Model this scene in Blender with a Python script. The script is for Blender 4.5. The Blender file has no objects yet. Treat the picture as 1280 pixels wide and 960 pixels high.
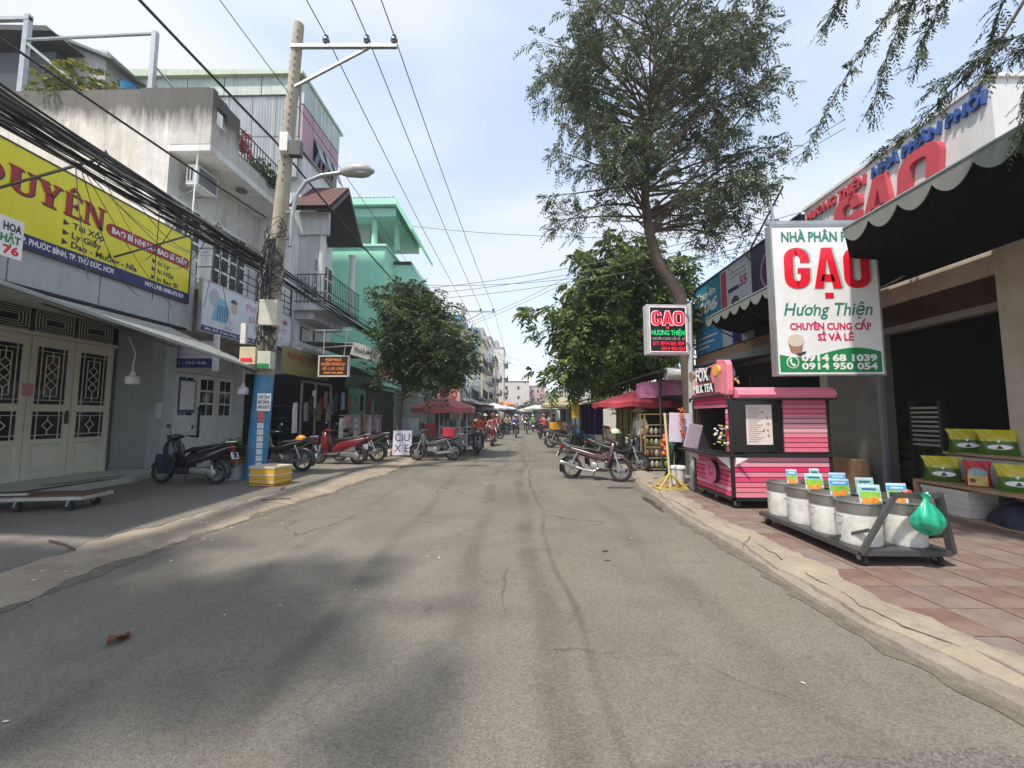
import bpy, bmesh, math, random
import numpy as np
from math import radians, sin, cos, pi
from mathutils import Vector, Matrix, Euler
random.seed(11)
rng = np.random.default_rng(11)
S = bpy.context.scene
COL = S.collection

# ------------------------------------------------------------------ camera
cam_d = bpy.data.cameras.new('camera')
cam_d.sensor_width = 36.0
cam_d.lens = 14.06
cam_d.clip_start = 0.05
cam_d.clip_end = 3000
cam = bpy.data.objects.new('camera', cam_d)
COL.objects.link(cam)
cam.location = (0, 0, 1.6)
cam.rotation_euler = (radians(90 + 4.574), 0, radians(1.146))
S.camera = cam

# ------------------------------------------------------------------ sky and sun
SUN = Vector((-0.34, -0.42, 1.0)).normalized()          # towards the sun
elev = math.asin(SUN.z)
world = bpy.data.worlds.new('World')
S.world = world
world.use_nodes = True
nt = world.node_tree
for n in list(nt.nodes):
    nt.nodes.remove(n)
def wn(t, **k):
    n = nt.nodes.new(t)
    for a, b in k.items():
        setattr(n, a, b)
    return n
sky = wn('ShaderNodeTexSky', sky_type='NISHITA', sun_disc=False, sun_elevation=elev,
         sun_rotation=math.atan2(SUN.x, SUN.y), air_density=1.0, dust_density=1.6, ozone_density=1.2)
geo = wn('ShaderNodeTexCoord')
mp = wn('ShaderNodeMapping')
mp.inputs['Scale'].default_value = (1.0, 1.0, 2.3)
mp.inputs['Location'].default_value = (0.35, 1.1, 0.2)
nz = wn('ShaderNodeTexNoise')
nz.inputs['Scale'].default_value = 1.9
nz.inputs['Detail'].default_value = 5
nz.inputs['Roughness'].default_value = 0.45
nz.inputs['Distortion'].default_value = 0.35
rmp = wn('ShaderNodeValToRGB')
rmp.color_ramp.elements[0].position = 0.38
rmp.color_ramp.elements[0].color = (0.42, 0.42, 0.42, 1)
rmp.color_ramp.elements[1].position = 0.64
rmp.color_ramp.elements[1].color = (1.0, 1.0, 1.0, 1)
mixc = wn('ShaderNodeMix', data_type='RGBA')
mixc.inputs['B'].default_value = (2.5, 2.62, 2.75, 1)
bg = wn('ShaderNodeBackground')
bg.inputs['Strength'].default_value = 0.14
wo = wn('ShaderNodeOutputWorld')
L = nt.links.new
L(geo.outputs['Generated'], mp.inputs['Vector'])
L(mp.outputs['Vector'], nz.inputs['Vector'])
L(nz.outputs['Fac'], rmp.inputs['Fac'])
L(rmp.outputs['Color'], mixc.inputs['Factor'])
L(sky.outputs['Color'], mixc.inputs['A'])
L(mixc.outputs['Result'], bg.inputs['Color'])
L(bg.outputs['Background'], wo.inputs['Surface'])
sun_d = bpy.data.lights.new('sun', 'SUN')
sun_d.energy = 2.1
sun_d.angle = radians(2.5)
sun_d.color = (1.0, 0.92, 0.80)
sun = bpy.data.objects.new('sun', sun_d)
COL.objects.link(sun)
sun.rotation_euler = SUN.to_track_quat('Z', 'Y').to_euler()
S.view_settings.view_transform = 'Standard'
S.view_settings.look = 'None'
S.view_settings.exposure = 1.42
S.view_settings.gamma = 1.0
S.view_settings.use_curve_mapping = False
S.cycles.max_bounces = 6
S.cycles.transparent_max_bounces = 8
S.cycles.volume_bounces = 0

# ------------------------------------------------------------------ materials
MATS = {}
def M(name, col, rough=0.6, metal=0.0, var=0.12, scale=5.0, bump=0.0, bscale=60.0, dirt=0.0, dirtcol=(0.05, 0.045, 0.04),
      streak=0.0, spec=0.5, emit=None, trans=0.0, coat=0.0, dscale=1.7, objvar=0.0):
    """A procedural surface: base colour with uneven noise, soft dirt, vertical streaks, fine relief."""
    if name in MATS:
        return MATS[name]
    m = bpy.data.materials.new(name)
    MATS[name] = m
    m.use_nodes = True
    t = m.node_tree
    N = t.nodes
    K = t.links.new
    p = N['Principled BSDF']
    p.inputs['Roughness'].default_value = rough
    p.inputs['Metallic'].default_value = metal
    p.inputs['Specular IOR Level'].default_value = spec
    if coat:
        p.inputs['Coat Weight'].default_value = coat
        p.inputs['Coat Roughness'].default_value = 0.08
    tc = N.new('ShaderNodeTexCoord')
    n1 = N.new('ShaderNodeTexNoise')
    n1.inputs['Scale'].default_value = scale
    n1.inputs['Detail'].default_value = 6
    n1.inputs['Roughness'].default_value = 0.65
    K(tc.outputs['Object'], n1.inputs['Vector'])
    mr = N.new('ShaderNodeMapRange')
    mr.inputs['From Min'].default_value = 0.25
    mr.inputs['From Max'].default_value = 0.75
    mr.inputs['To Min'].default_value = 1 - var
    mr.inputs['To Max'].default_value = 1 + var
    K(n1.outputs['Fac'], mr.inputs['Value'])
    hv = N.new('ShaderNodeHueSaturation')
    hv.inputs['Color'].default_value = (*col, 1)
    K(mr.outputs['Result'], hv.inputs['Value'])
    out = hv.outputs['Color']
    if objvar:
        oi = N.new('ShaderNodeObjectInfo')
        mo = N.new('ShaderNodeMapRange')
        mo.inputs['To Min'].default_value = 1-objvar
        mo.inputs['To Max'].default_value = 1+objvar
        K(oi.outputs['Random'], mo.inputs['Value'])
        h2_ = N.new('ShaderNodeHueSaturation')
        K(out, h2_.inputs['Color'])
        K(mo.outputs['Result'], h2_.inputs['Value'])
        m5 = N.new('ShaderNodeMapRange')
        m5.inputs['To Min'].default_value = 1.2
        m5.inputs['To Max'].default_value = 0.6
        K(oi.outputs['Random'], m5.inputs['Value'])
        K(m5.outputs['Result'], h2_.inputs['Saturation'])
        out = h2_.outputs['Color']
    def mixin(fac, colr, src):
        mx = N.new('ShaderNodeMix')
        mx.data_type = 'RGBA'
        K(fac, mx.inputs['Factor'])
        K(src, mx.inputs['A'])
        mx.inputs['B'].default_value = (*colr, 1)
        return mx.outputs['Result']
    if dirt:
        n2 = N.new('ShaderNodeTexNoise')
        n2.inputs['Scale'].default_value = dscale
        n2.inputs['Detail'].default_value = 9
        n2.inputs['Roughness'].default_value = 0.7
        K(tc.outputs['Object'], n2.inputs['Vector'])
        m2 = N.new('ShaderNodeMapRange')
        m2.inputs['From Min'].default_value = 0.45
        m2.inputs['From Max'].default_value = 0.75
        m2.inputs['To Max'].default_value = dirt
        K(n2.outputs['Fac'], m2.inputs['Value'])
        out = mixin(m2.outputs['Result'], dirtcol, out)
    if streak:
        mpn = N.new('ShaderNodeMapping')
        mpn.inputs['Scale'].default_value = (3.2, 3.2, 0.28)
        n3 = N.new('ShaderNodeTexNoise')
        n3.inputs['Scale'].default_value = 1.6
        n3.inputs['Detail'].default_value = 8
        n3.inputs['Roughness'].default_value = 0.68
        K(tc.outputs['Object'], mpn.inputs['Vector'])
        K(mpn.outputs['Vector'], n3.inputs['Vector'])
        m3 = N.new('ShaderNodeMapRange')
        m3.inputs['From Min'].default_value = 0.46
        m3.inputs['From Max'].default_value = 0.72
        m3.inputs['To Max'].default_value = streak
        K(n3.outputs['Fac'], m3.inputs['Value'])
        out = mixin(m3.outputs['Result'], (0.045, 0.042, 0.04), out)
    K(out, p.inputs['Base Color'])
    if bump:
        nb = N.new('ShaderNodeTexNoise')
        nb.inputs['Scale'].default_value = bscale
        nb.inputs['Detail'].default_value = 4
        K(tc.outputs['Object'], nb.inputs['Vector'])
        b = N.new('ShaderNodeBump')
        b.inputs['Strength'].default_value = bump
        b.inputs['Distance'].default_value = 0.02
        K(nb.outputs['Fac'], b.inputs['Height'])
        K(b.outputs['Normal'], p.inputs['Normal'])
    if emit:
        K(out, p.inputs['Emission Color'])
        p.inputs['Emission Strength'].default_value = emit
    if trans:
        p.inputs['Transmission Weight'].default_value = trans
    return m

def leaf_mat(name, c1, c2, c3, scale=1.1, transl=0.35):
    if name in MATS:
        return MATS[name]
    m = bpy.data.materials.new(name)
    MATS[name] = m
    m.use_nodes = True
    t = m.node_tree
    N = t.nodes
    K = t.links.new
    p = N['Principled BSDF']
    p.inputs['Roughness'].default_value = 0.55
    p.inputs['Specular IOR Level'].default_value = 0.35
    tc = N.new('ShaderNodeTexCoord')
    n1 = N.new('ShaderNodeTexNoise')
    n1.inputs['Scale'].default_value = scale
    n1.inputs['Detail'].default_value = 3
    K(tc.outputs['Object'], n1.inputs['Vector'])
    g = N.new('ShaderNodeNewGeometry')
    add = N.new('ShaderNodeMath')
    add.operation = 'MULTIPLY_ADD'
    add.inputs[1].default_value = 0.45
    K(g.outputs['Random Per Island'], add.inputs[0])
    K(n1.outputs['Fac'], add.inputs[2])
    r = N.new('ShaderNodeValToRGB')
    e = r.color_ramp.elements
    e[0].position = 0.42
    e[0].color = (*c1, 1)
    e[1].position = 0.98
    e[1].color = (*c3, 1)
    k = e.new(0.72)
    k.color = (*c2, 1)
    K(add.outputs['Value'], r.inputs['Fac'])
    K(r.outputs['Color'], p.inputs['Base Color'])
    tr = N.new('ShaderNodeBsdfTranslucent')
    K(r.outputs['Color'], tr.inputs['Color'])
    mx = N.new('ShaderNodeMixShader')
    mx.inputs['Fac'].default_value = transl
    K(p.outputs['BSDF'], mx.inputs[1])
    K(tr.outputs['BSDF'], mx.inputs[2])
    K(mx.outputs['Shader'], N['Material Output'].inputs['Surface'])
    return m

def paint(name, col, rough=0.45, **k):
    return M(name, col, rough=rough, var=k.pop('var', 0.08), **k)

# ------------------------------------------------------------------ mesh building
class MB:
    def __init__(self):
        self.v = []
        self.f = []
    def add(self, vs, fs):
        o = len(self.v)
        self.v += [tuple(a) for a in vs]
        self.f += [tuple(i + o for i in f) for f in fs]
        return self
    def box(self, a, b):
        x0, y0, z0 = [min(p, q) for p, q in zip(a, b)]
        x1, y1, z1 = [max(p, q) for p, q in zip(a, b)]
        return self.add([(x0,y0,z0),(x1,y0,z0),(x1,y1,z0),(x0,y1,z0),(x0,y0,z1),(x1,y0,z1),(x1,y1,z1),(x0,y1,z1)],
                        [(3,2,1,0),(4,5,6,7),(0,1,5,4),(1,2,6,5),(2,3,7,6),(3,0,4,7)])
    def rbox(self, c, s, rot=(0,0,0)):
        R = Euler(rot).to_matrix()
        c = Vector(c)
        h = [q / 2 for q in s]
        vs = [c + R @ Vector((sx*h[0], sy*h[1], sz*h[2])) for sz in (-1,1) for sx, sy in ((-1,-1),(1,-1),(1,1),(-1,1))]
        return self.add(vs, [(3,2,1,0),(4,5,6,7),(0,1,5,4),(1,2,6,5),(2,3,7,6),(3,0,4,7)])
    def prism(self, poly, vec):
        n = len(poly)
        v = Vector(vec)
        a = [Vector(p) for p in poly]
        b = [p + v for p in a]
        return self.add(a + b, [tuple(range(n))[::-1], tuple(range(n, 2*n))] + [(i, (i+1) % n, n + (i+1) % n, n + i) for i in range(n)])
    def bar(self, a, b, w, h=None):
        """square bar between two points"""
        a, b = Vector(a), Vector(b)
        d = (b - a).normalized()
        u = d.cross(Vector((0,0,1)))
        if u.length < 1e-4:
            u = Vector((1,0,0))
        u.normalize()
        w2 = d.cross(u).normalized()
        h = h or w
        p = [a + u*w/2*i + w2*h/2*j for i, j in ((-1,-1),(1,-1),(1,1),(-1,1))]
        return self.prism(p, b - a)
    def tube(self, pts, r, n=6, caps=True):
        pts = [Vector(p) for p in pts]
        k = len(pts)
        rs = list(r) if isinstance(r, (list, tuple)) else [r]*k
        u = None
        vs = []
        for i, p in enumerate(pts):
            d = (pts[min(i+1, k-1)] - pts[max(i-1, 0)])
            d = d.normalized() if d.length > 1e-9 else Vector((0,0,1))
            if u is None:
                u = d.cross(Vector((0.13,0.31,0.94)))
                if u.length < 0.05:
                    u = d.cross(Vector((1,0,0)))
            u = (u - d*u.dot(d)).normalized()
            w = d.cross(u)
            vs += [p + (u*cos(2*pi*j/n) + w*sin(2*pi*j/n))*rs[i] for j in range(n)]
        fs = [(i*n+j, i*n+(j+1) % n, (i+1)*n+(j+1) % n, (i+1)*n+j) for i in range(k-1) for j in range(n)]
        if caps:
            fs += [tuple(range(n))[::-1], tuple(range((k-1)*n, k*n))]
        return self.add(vs, fs)
    def lathe(self, prof, c=(0,0,0), n=16, axis='z', cap=True):
        c = Vector(c)
        vs = []
        for r, h in prof:
            for j in range(n):
                a = 2*pi*j/n
                q = (r*cos(a), r*sin(a), h)
                q = q if axis == 'z' else (q[0], q[2], q[1]) if axis == 'y' else (q[2], q[0], q[1])
                vs.append(c + Vector(q))
        k = len(prof)
        fs = [(i*n+j, i*n+(j+1) % n, (i+1)*n+(j+1) % n, (i+1)*n+j) for i in range(k-1) for j in range(n)]
        if cap:
            fs += [tuple(range(n))[::-1], tuple(range((k-1)*n, k*n))]
        return self.add(vs, fs)
    def ell(self, c, r, n=12, m=8):
        r = (r, r, r) if isinstance(r, (int, float)) else r
        vs = [(c[0], c[1], c[2]-r[2])]
        for i in range(1, m):
            t = -pi/2 + pi*i/m
            vs += [(c[0]+r[0]*cos(t)*cos(2*pi*j/n), c[1]+r[1]*cos(t)*sin(2*pi*j/n), c[2]+r[2]*sin(t)) for j in range(n)]
        vs.append((c[0], c[1], c[2]+r[2]))
        fs = [(0, 1+(j+1) % n, 1+j) for j in range(n)]
        fs += [(1+i*n+j, 1+i*n+(j+1) % n, 1+(i+1)*n+(j+1) % n, 1+(i+1)*n+j) for i in range(m-2) for j in range(n)]
        l = len(vs)-1
        fs += [(l, l-n+j, l-n+(j+1) % n) for j in range(n)]
        return self.add(vs, fs)
    def loft(self, secs, n=10, pw=2.6):
        """secs: (centre, half width across y, half height along local normal) along a path in the xz plane"""
        k = len(secs)
        vs = []
        for i, (c, hw, hh) in enumerate(secs):
            a = Vector(secs[max(i-1,0)][0])
            b = Vector(secs[min(i+1,k-1)][0])
            d = (b-a).normalized()
            up = Vector((-d.z, 0, d.x))
            for j in range(n):
                t = 2*pi*j/n
                cx, sx = cos(t), sin(t)
                f = (abs(cx)**pw + abs(sx)**pw)**(-1/pw)
                vs.append(Vector(c) + Vector((0,1,0))*hw*cx*f + up*hh*sx*f)
        fs = [(i*n+j, i*n+(j+1) % n, (i+1)*n+(j+1) % n, (i+1)*n+j) for i in range(k-1) for j in range(n)]
        fs += [tuple(range(n))[::-1], tuple(range((k-1)*n, k*n))]
        return self.add(vs, fs)
    def grid(self, fn, nu, nv):
        vs = [fn(i/nu, j/nv) for j in range(nv+1) for i in range(nu+1)]
        w = nu+1
        return self.add(vs, [(j*w+i, j*w+i+1, (j+1)*w+i+1, (j+1)*w+i) for j in range(nv) for i in range(nu)])
    def mesh(self, name, smooth=False, fix=True):
        me = bpy.data.meshes.new(name)
        me.from_pydata(self.v, [], self.f)
        if fix:
            bm = bmesh.new()
            bm.from_mesh(me)
            bmesh.ops.recalc_face_normals(bm, faces=bm.faces)
            bm.to_mesh(me)
            bm.free()
        if smooth:
            me.shade_smooth()
            me.set_sharp_from_angle(angle=radians(smooth if smooth is not True else 42))
        return me
    def build(self, name, mat, parent=None, smooth=False, bevel=0, fix=True, **tagk):
        return put(name, self.mesh(name, smooth, fix), mat, parent, bevel, **tagk)

INV = {}
def put(name, me, mat, parent=None, bevel=0, label=None, cat=None, group=None, kind=None, local=None):
    o = bpy.data.objects.new(name, me)
    COL.objects.link(o)
    if mat is not None:
        if not me.materials:
            me.materials.append(mat)
        elif me.materials[0] is not mat:
            o.material_slots[0].link = 'OBJECT'
            o.material_slots[0].material = mat
    if parent is not None:
        o.parent = parent
        inv = INV.get(parent.name)
        if inv is not None:
            o.matrix_parent_inverse = inv
    if bevel:
        b = o.modifiers.new('bevel', 'BEVEL')
        b.width = bevel
        b.segments = 2
        b.limit_method = 'ANGLE'
    tag(o, label, cat, group, kind)
    return o
def tag(o, label=None, cat=None, group=None, kind=None):
    if label: o['label'] = label
    if cat: o['category'] = cat
    if group: o['group'] = group
    if kind: o['kind'] = kind
    return o
def thing(name, label, cat, loc=(0,0,0), rz=0, group=None, local=False, rot=None, scale=1):
    """Empty at the thing's base. local=False: its parts are given in world coordinates."""
    o = bpy.data.objects.new(name, None)
    o.empty_display_size = 0.1
    COL.objects.link(o)
    o.location = loc
    o.rotation_euler = rot or (0, 0, rz)
    o.scale = (scale,)*3
    if not local:
        INV[o.name] = Matrix.Translation(loc).inverted()
    return tag(o, label, cat, group)

# ------------------------------------------------------------------ lettering
HORN = {'ơ':'o','ờ':'ò','ớ':'ó','ở':'ỏ','ỡ':'õ','ợ':'ọ','Ơ':'O','Ờ':'Ò','Ớ':'Ó','Ở':'Ỏ','Ỡ':'Õ','Ợ':'Ọ',
        'ư':'u','ừ':'ù','ứ':'ú','ử':'ủ','ữ':'ũ','ự':'ụ','Ư':'U','Ừ':'Ù','Ứ':'Ú','Ử':'Ủ','Ữ':'Ũ','Ự':'Ụ'}
TCACHE = {}
def glyphs(s, bold=0.0, res=2, ext=0.0):
    key = (s, bold, res, ext)
    if key in TCACHE:
        return TCACHE[key]
    c = bpy.data.curves.new('t', 'FONT')
    c.body = s
    c.size = 1.0
    c.resolution_u = res
    c.offset = bold
    c.extrude = ext
    o = bpy.data.objects.new('t', c)
    me = bpy.data.meshes.new_from_object(o)
    v = [tuple(p.co) for p in me.vertices]
    f = [tuple(p.vertices) for p in me.polygons]
    bpy.data.objects.remove(o)
    bpy.data.curves.remove(c)
    bpy.data.meshes.remove(me)
    TCACHE[key] = (v, f)
    return v, f
def letters(name, s, mat, parent, org, right, up, h, width=None, bold=0.0, ext=0.0, align='l', shear=0.0, res=2, label=None):
    """Raised lettering: baseline starts at org, runs along `right`, capitals h high; width squeezes it to fit."""
    base = ''.join(HORN.get(ch, 'D' if ch == 'Đ' else 'd' if ch == 'đ' else ch) for ch in s)
    v, f = glyphs(base, bold, res, ext)
    if not v:
        return None
    v = list(v)
    f = list(f)
    def rect(x0, y0, x1, y1):
        o = len(v)
        for z in ((-ext, ext) if ext else (0,)):
            v.extend([(x0,y0,z),(x1,y0,z),(x1,y1,z),(x0,y1,z)])
        f.append((o,o+1,o+2,o+3) if not ext else (o+4,o+5,o+6,o+7))
    for i, ch in enumerate(s):
        if ch in HORN:
            pv = glyphs(base[:i+1], bold, res, ext)[0]
            rx = max(p[0] for p in pv)
            top = 0.69 if ch.isupper() else 0.5
            o = len(v)
            t = 0.035 + bold
            z = ext
            v.extend([(rx-0.06, top-0.12, z), (rx+0.02, top-0.12, z), (rx+0.10+t, top+0.10, z), (rx+0.05, top+0.10, z)])
            f.append((o,o+1,o+2,o+3))
        if ch in 'Đđ':
            pv = glyphs(base[:i+1], bold, res, ext)[0]
            rx = max(p[0] for p in pv)
            w = max(p[0] for p in glyphs('D', bold, res, ext)[0])
            rect(rx-w-0.02, 0.32, rx-w+0.34, 0.39+bold)
    a = np.array(v)
    x0, x1 = a[:,0].min(), a[:,0].max()
    sy = h / 0.70
    sx = sy if width is None else width / (x1-x0)
    a[:,0] -= x0
    a[:,0] += shear * a[:,1]
    if align == 'c': a[:,0] -= (x1-x0)/2
    if align == 'r': a[:,0] -= (x1-x0)
    R = Vector(right).normalized()
    U = Vector(up).normalized()
    Nn = R.cross(U)
    O = Vector(org)
    vs = [O + R*(p[0]*sx) + U*(p[1]*sy) + Nn*(p[2]+ext) for p in a]
    mb = MB().add(vs, f)
    return mb.build(name, mat, parent, fix=False, label=label)
class Board:
    """A flat panel frame of reference: u to the right, v up, lettering laid 4 mm proud."""
    def __init__(s, o, right, up):
        s.o, s.r, s.u = Vector(o), Vector(right).normalized(), Vector(up).normalized()
        s.n = s.r.cross(s.u)
    def p(s, u, v, d=0.0):
        return s.o + s.r*u + s.u*v + s.n*d
    def slab(s, mb, u0, v0, u1, v1, d0, d1):
        return mb.prism([s.p(u0,v0,d0), s.p(u1,v0,d0), s.p(u1,v1,d0), s.p(u0,v1,d0)], s.n*(d1-d0))
    def poly(s, mb, pts, d, t=0.003):
        return mb.prism([s.p(a,b,d) for a, b in pts], s.n*t)
    def text(s, txt, mat, par, u, v, h, d=0.004, name='lettering', **k):
        return letters(name, txt, mat, par, s.p(u, v, d), s.r, s.u, h, **k)
def circ(cu, cv, ru, rv=None, n=20, a0=0, a1=2*pi):
    rv = rv or ru
    return [(cu+ru*cos(a0+(a1-a0)*i/n), cv+rv*sin(a0+(a1-a0)*i/n)) for i in range(n if a1-a0 > 6.28 else n+1)]

def block_letter(ch, w, h, s):
    """heavy condensed capital as a list of 2-D polygons; s = stroke"""
    def rr(x0, y0, x1, y1, r, n=6):
        P = []
        for cx, cy, a in ((x1-r,y1-r,0),(x0+r,y1-r,pi/2),(x0+r,y0+r,pi),(x1-r,y0+r,1.5*pi)):
            P += [(cx+r*cos(a+pi/2*i/n), cy+r*sin(a+pi/2*i/n)) for i in range(n+1)]
        return P
    if ch == 'A':
        return [[(0,0),(s*0.95,0),(w/2,h*0.74),(w/2,h),(w*0.5-s*0.55,h)], [(w,0),(w*0.5+s*0.55,h),(w/2,h),(w/2,h*0.74),(w-s*0.95,0)], [(w*0.24,h*0.17),(w*0.76,h*0.17),(w*0.69,h*0.34),(w*0.31,h*0.34)]]
    R = min(w*0.46, h*0.3)
    o = rr(0,0,w,h,R)
    i = rr(s,s*0.8,w-s,h-s*0.8,max(R-s*0.8,0.12*w))
    n = len(o)
    q = [[o[k],o[(k+1) % n],i[(k+1) % n],i[k]] for k in range(n)]
    if ch == 'O':
        return q
    if ch == 'G':
        q = [p for p in q if not (sum(a[0] for a in p)/4 > w-s*1.02 and h*0.47 < sum(a[1] for a in p)/4 < h*0.63)]
        # the long right edge is cut open: upper and lower part
        q = [p for p in q if not (max(a[1] for a in p)-min(a[1] for a in p) > h*0.2 and min(a[0] for a in p) > w*0.5)]
        q += [[(w-s,h*0.64),(w,h*0.64),(w,h-R),(w-s,h-R)], [(w-s,R),(w,R),(w,h*0.5),(w-s,h*0.5)], [(w*0.52,h*0.38),(w-s*0.98,h*0.38),(w-s*0.98,h*0.5),(w*0.52,h*0.5)]]
        return q
def block_text(board, ch, mat, par, u, v, w, h, s, d, t, name='letter', shear=0.0, grow=0.0):
    mb = MB()
    for P in block_letter(ch, w+2*grow, h+2*grow, s+2*grow):
        board.poly(mb, [(u-grow+a+shear*b, v-grow+b) for a, b in P], d, t)
    return mb.build(name, mat, par)

# ------------------------------------------------------------------ common surfaces
WHITE = paint('white_paint', (0.72,0.72,0.70), dirt=0.25)
SIGNW = paint('white_vinyl', (0.80,0.81,0.82), rough=0.35)
BLACK = paint('black_paint', (0.018,0.018,0.02), rough=0.4)
RUB = M('rubber', (0.022,0.022,0.022), rough=0.85, var=0.2)
STEEL = M('galvanised_steel', (0.42,0.44,0.45), rough=0.42, metal=0.7, var=0.15, dirt=0.3)
CHROME = M('chrome', (0.72,0.72,0.72), rough=0.18, metal=1.0, var=0.05)
DARKM = M('dark_metal', (0.06,0.063,0.066), rough=0.5, metal=0.4, dirt=0.2, dirtcol=(0.14,0.12,0.1))
GREYPL = paint('grey_plastic', (0.2,0.2,0.21), rough=0.5)
CONC = M('weathered_concrete', (0.36,0.35,0.33), rough=0.9, var=0.2, bump=0.3, dirt=0.6)
WOOD = M('plywood', (0.33,0.21,0.11), rough=0.65, var=0.25, scale=9)
GLASS = M('dark_glass', (0.02,0.025,0.03), rough=0.08, spec=0.6, var=0.3)
RED = paint('red_print', (0.72,0.015,0.04))
NAVY = paint('navy_print', (0.02,0.03,0.14))
GREENP = paint('green_print', (0.012,0.24,0.07))
BLUEP = paint('blue_print', (0.02,0.09,0.42))
CABLE = M('cable', (0.02,0.02,0.021), rough=0.6)
CABLEG = M('grey_cable', (0.22,0.22,0.22), rough=0.6)
# ================================================================== THE SETTING
def node_mat(name):
    m = bpy.data.materials.new(name)
    MATS[name] = m
    m.use_nodes = True
    return m, m.node_tree.nodes, m.node_tree.links.new, m.node_tree.nodes['Principled BSDF']
def asphalt(name, base, tracks=True, worn=0.5):
    m, N, K, p = node_mat(name)
    p.inputs['Roughness'].default_value = 0.88
    p.inputs['Specular IOR Level'].default_value = 0.25
    tc = N.new('ShaderNodeTexCoord')
    def noise(scale, detail=6, rough=0.6, vec=None, dist=0.0):
        n = N.new('ShaderNodeTexNoise')
        n.inputs['Scale'].default_value = scale
        n.inputs['Detail'].default_value = detail
        n.inputs['Roughness'].default_value = rough
        n.inputs['Distortion'].default_value = dist
        K(vec or tc.outputs['Object'], n.inputs['Vector'])
        return n.outputs['Fac']
    def rng_(src, a, b, c, d):
        r = N.new('ShaderNodeMapRange')
        for k, q in zip(('From Min','From Max','To Min','To Max'), (a,b,c,d)):
            r.inputs[k].default_value = q
        K(src, r.inputs['Value'])
        return r.outputs['Result']
    def math_(op, a, b):
        n = N.new('ShaderNodeMath')
        n.operation = op
        for i, q in enumerate((a, b)):
            if isinstance(q, (int, float)): n.inputs[i].default_value = q
            else: K(q, n.inputs[i])
        return n.outputs['Value']
    def mix(fac, a, b):
        mx = N.new('ShaderNodeMix')
        mx.data_type = 'RGBA'
        K(fac, mx.inputs['Factor'])
        for k, q in (('A', a), ('B', b)):
            if isinstance(q, tuple): mx.inputs[k].default_value = (*q, 1)
            else: K(q, mx.inputs[k])
        return mx.outputs['Result']
    b = Vector(base)
    col = mix(rng_(noise(0.7, 7, 0.62, dist=0.6), 0.35, 0.68, 0, 1), tuple(b*0.86), tuple(b*1.16))
    # dusty warm patches and darker oily ones with their own shapes
    col = mix(rng_(noise(0.31, 8, 0.7), 0.52, 0.72, 0, 0.55), col, (0.215,0.188,0.148))
    col = mix(rng_(noise(1.7, 8, 0.72, dist=1.0), 0.56, 0.72, 0, 0.6), col, tuple(b*0.55))
    if tracks:
        sep = N.new('ShaderNodeSeparateXYZ')
        K(tc.outputs['Object'], sep.inputs[0])
        mpn = N.new('ShaderNodeMapping')
        mpn.inputs['Scale'].default_value = (0.02, 0.16, 1)
        K(tc.outputs['Object'], mpn.inputs['Vector'])
        wob = rng_(noise(1.0, 2, 0.4, mpn.outputs['Vector']), 0, 1, -0.75, 0.75)
        xw = math_('ADD', sep.outputs['X'], wob)
        brk = rng_(noise(0.8, 4), 0.36, 0.62, 0.2, 1.0)
        for x0, wd, st in ((-1.62,0.13,0.5), (-0.55,0.15,0.58), (0.10,0.16,0.68), (0.36,0.045,0.75), (1.5,0.22,0.3), (-2.7,0.14,0.35)):
            dd = math_('ABSOLUTE', math_('SUBTRACT', xw, x0), 0)
            col = mix(math_('MULTIPLY', rng_(dd, wd*0.3, wd, st, 0.0), brk), col, tuple(b*0.55))
    if tracks:
        # hairline cracks in a few places
        wp = N.new('ShaderNodeMix')
        wp.data_type = 'RGBA'
        wp.inputs['Factor'].default_value = 0.22
        nw = N.new('ShaderNodeTexNoise')
        nw.inputs['Scale'].default_value = 3.0
        nw.inputs['Detail'].default_value = 6
        K(tc.outputs['Object'], nw.inputs['Vector'])
        K(tc.outputs['Object'], wp.inputs['A'])
        K(nw.outputs['Color'], wp.inputs['B'])
        vc = N.new('ShaderNodeTexVoronoi')
        vc.feature = 'DISTANCE_TO_EDGE'
        vc.inputs['Scale'].default_value = 0.75
        K(wp.outputs['Result'], vc.inputs['Vector'])
        msk = rng_(noise(0.45, 4), 0.52, 0.60, 0.0, 0.75)
        col = mix(math_('MULTIPLY', rng_(vc.outputs['Distance'], 0.003, 0.011, 1.0, 0.0), msk), col, tuple(b*0.35))
    # aggregate
    v = N.new('ShaderNodeTexVoronoi')
    v.inputs['Scale'].default_value = 95
    K(tc.outputs['Object'], v.inputs['Vector'])
    sepc = N.new('ShaderNodeSeparateColor')
    K(v.outputs['Color'], sepc.inputs[0])
    hv = N.new('ShaderNodeHueSaturation')
    K(col, hv.inputs['Color'])
    K(rng_(sepc.outputs[0], 0, 1, 1-worn*0.62, 1+worn*0.62), hv.inputs['Value'])
    K(hv.outputs['Color'], p.inputs['Base Color'])
    bm_ = N.new('ShaderNodeBump')
    bm_.inputs['Strength'].default_value = 0.55
    bm_.inputs['Distance'].default_value = 0.008
    K(math_('ADD', v.outputs['Distance'], noise(14, 6)), bm_.inputs['Height'])
    K(bm_.outputs['Normal'], p.inputs['Normal'])
    return m
ROAD = asphalt('road_asphalt', (0.156,0.146,0.124), worn=0.36)
PATCH = asphalt('patch_asphalt', (0.135,0.128,0.115), tracks=False, worn=0.6)
PAVL = asphalt('cement_pavement', (0.178,0.166,0.146), tracks=False, worn=0.18)
APRON = M('pale_concrete', (0.285,0.242,0.185), rough=0.92, var=0.38, scale=3.2, bump=0.9, bscale=14, dirt=0.8, dirtcol=(0.16,0.125,0.095), dscale=1.6)
KERB = M('kerb_concrete', (0.235,0.205,0.17), rough=0.92, var=0.25, scale=3, bump=0.5, bscale=30, dirt=0.6)
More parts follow.
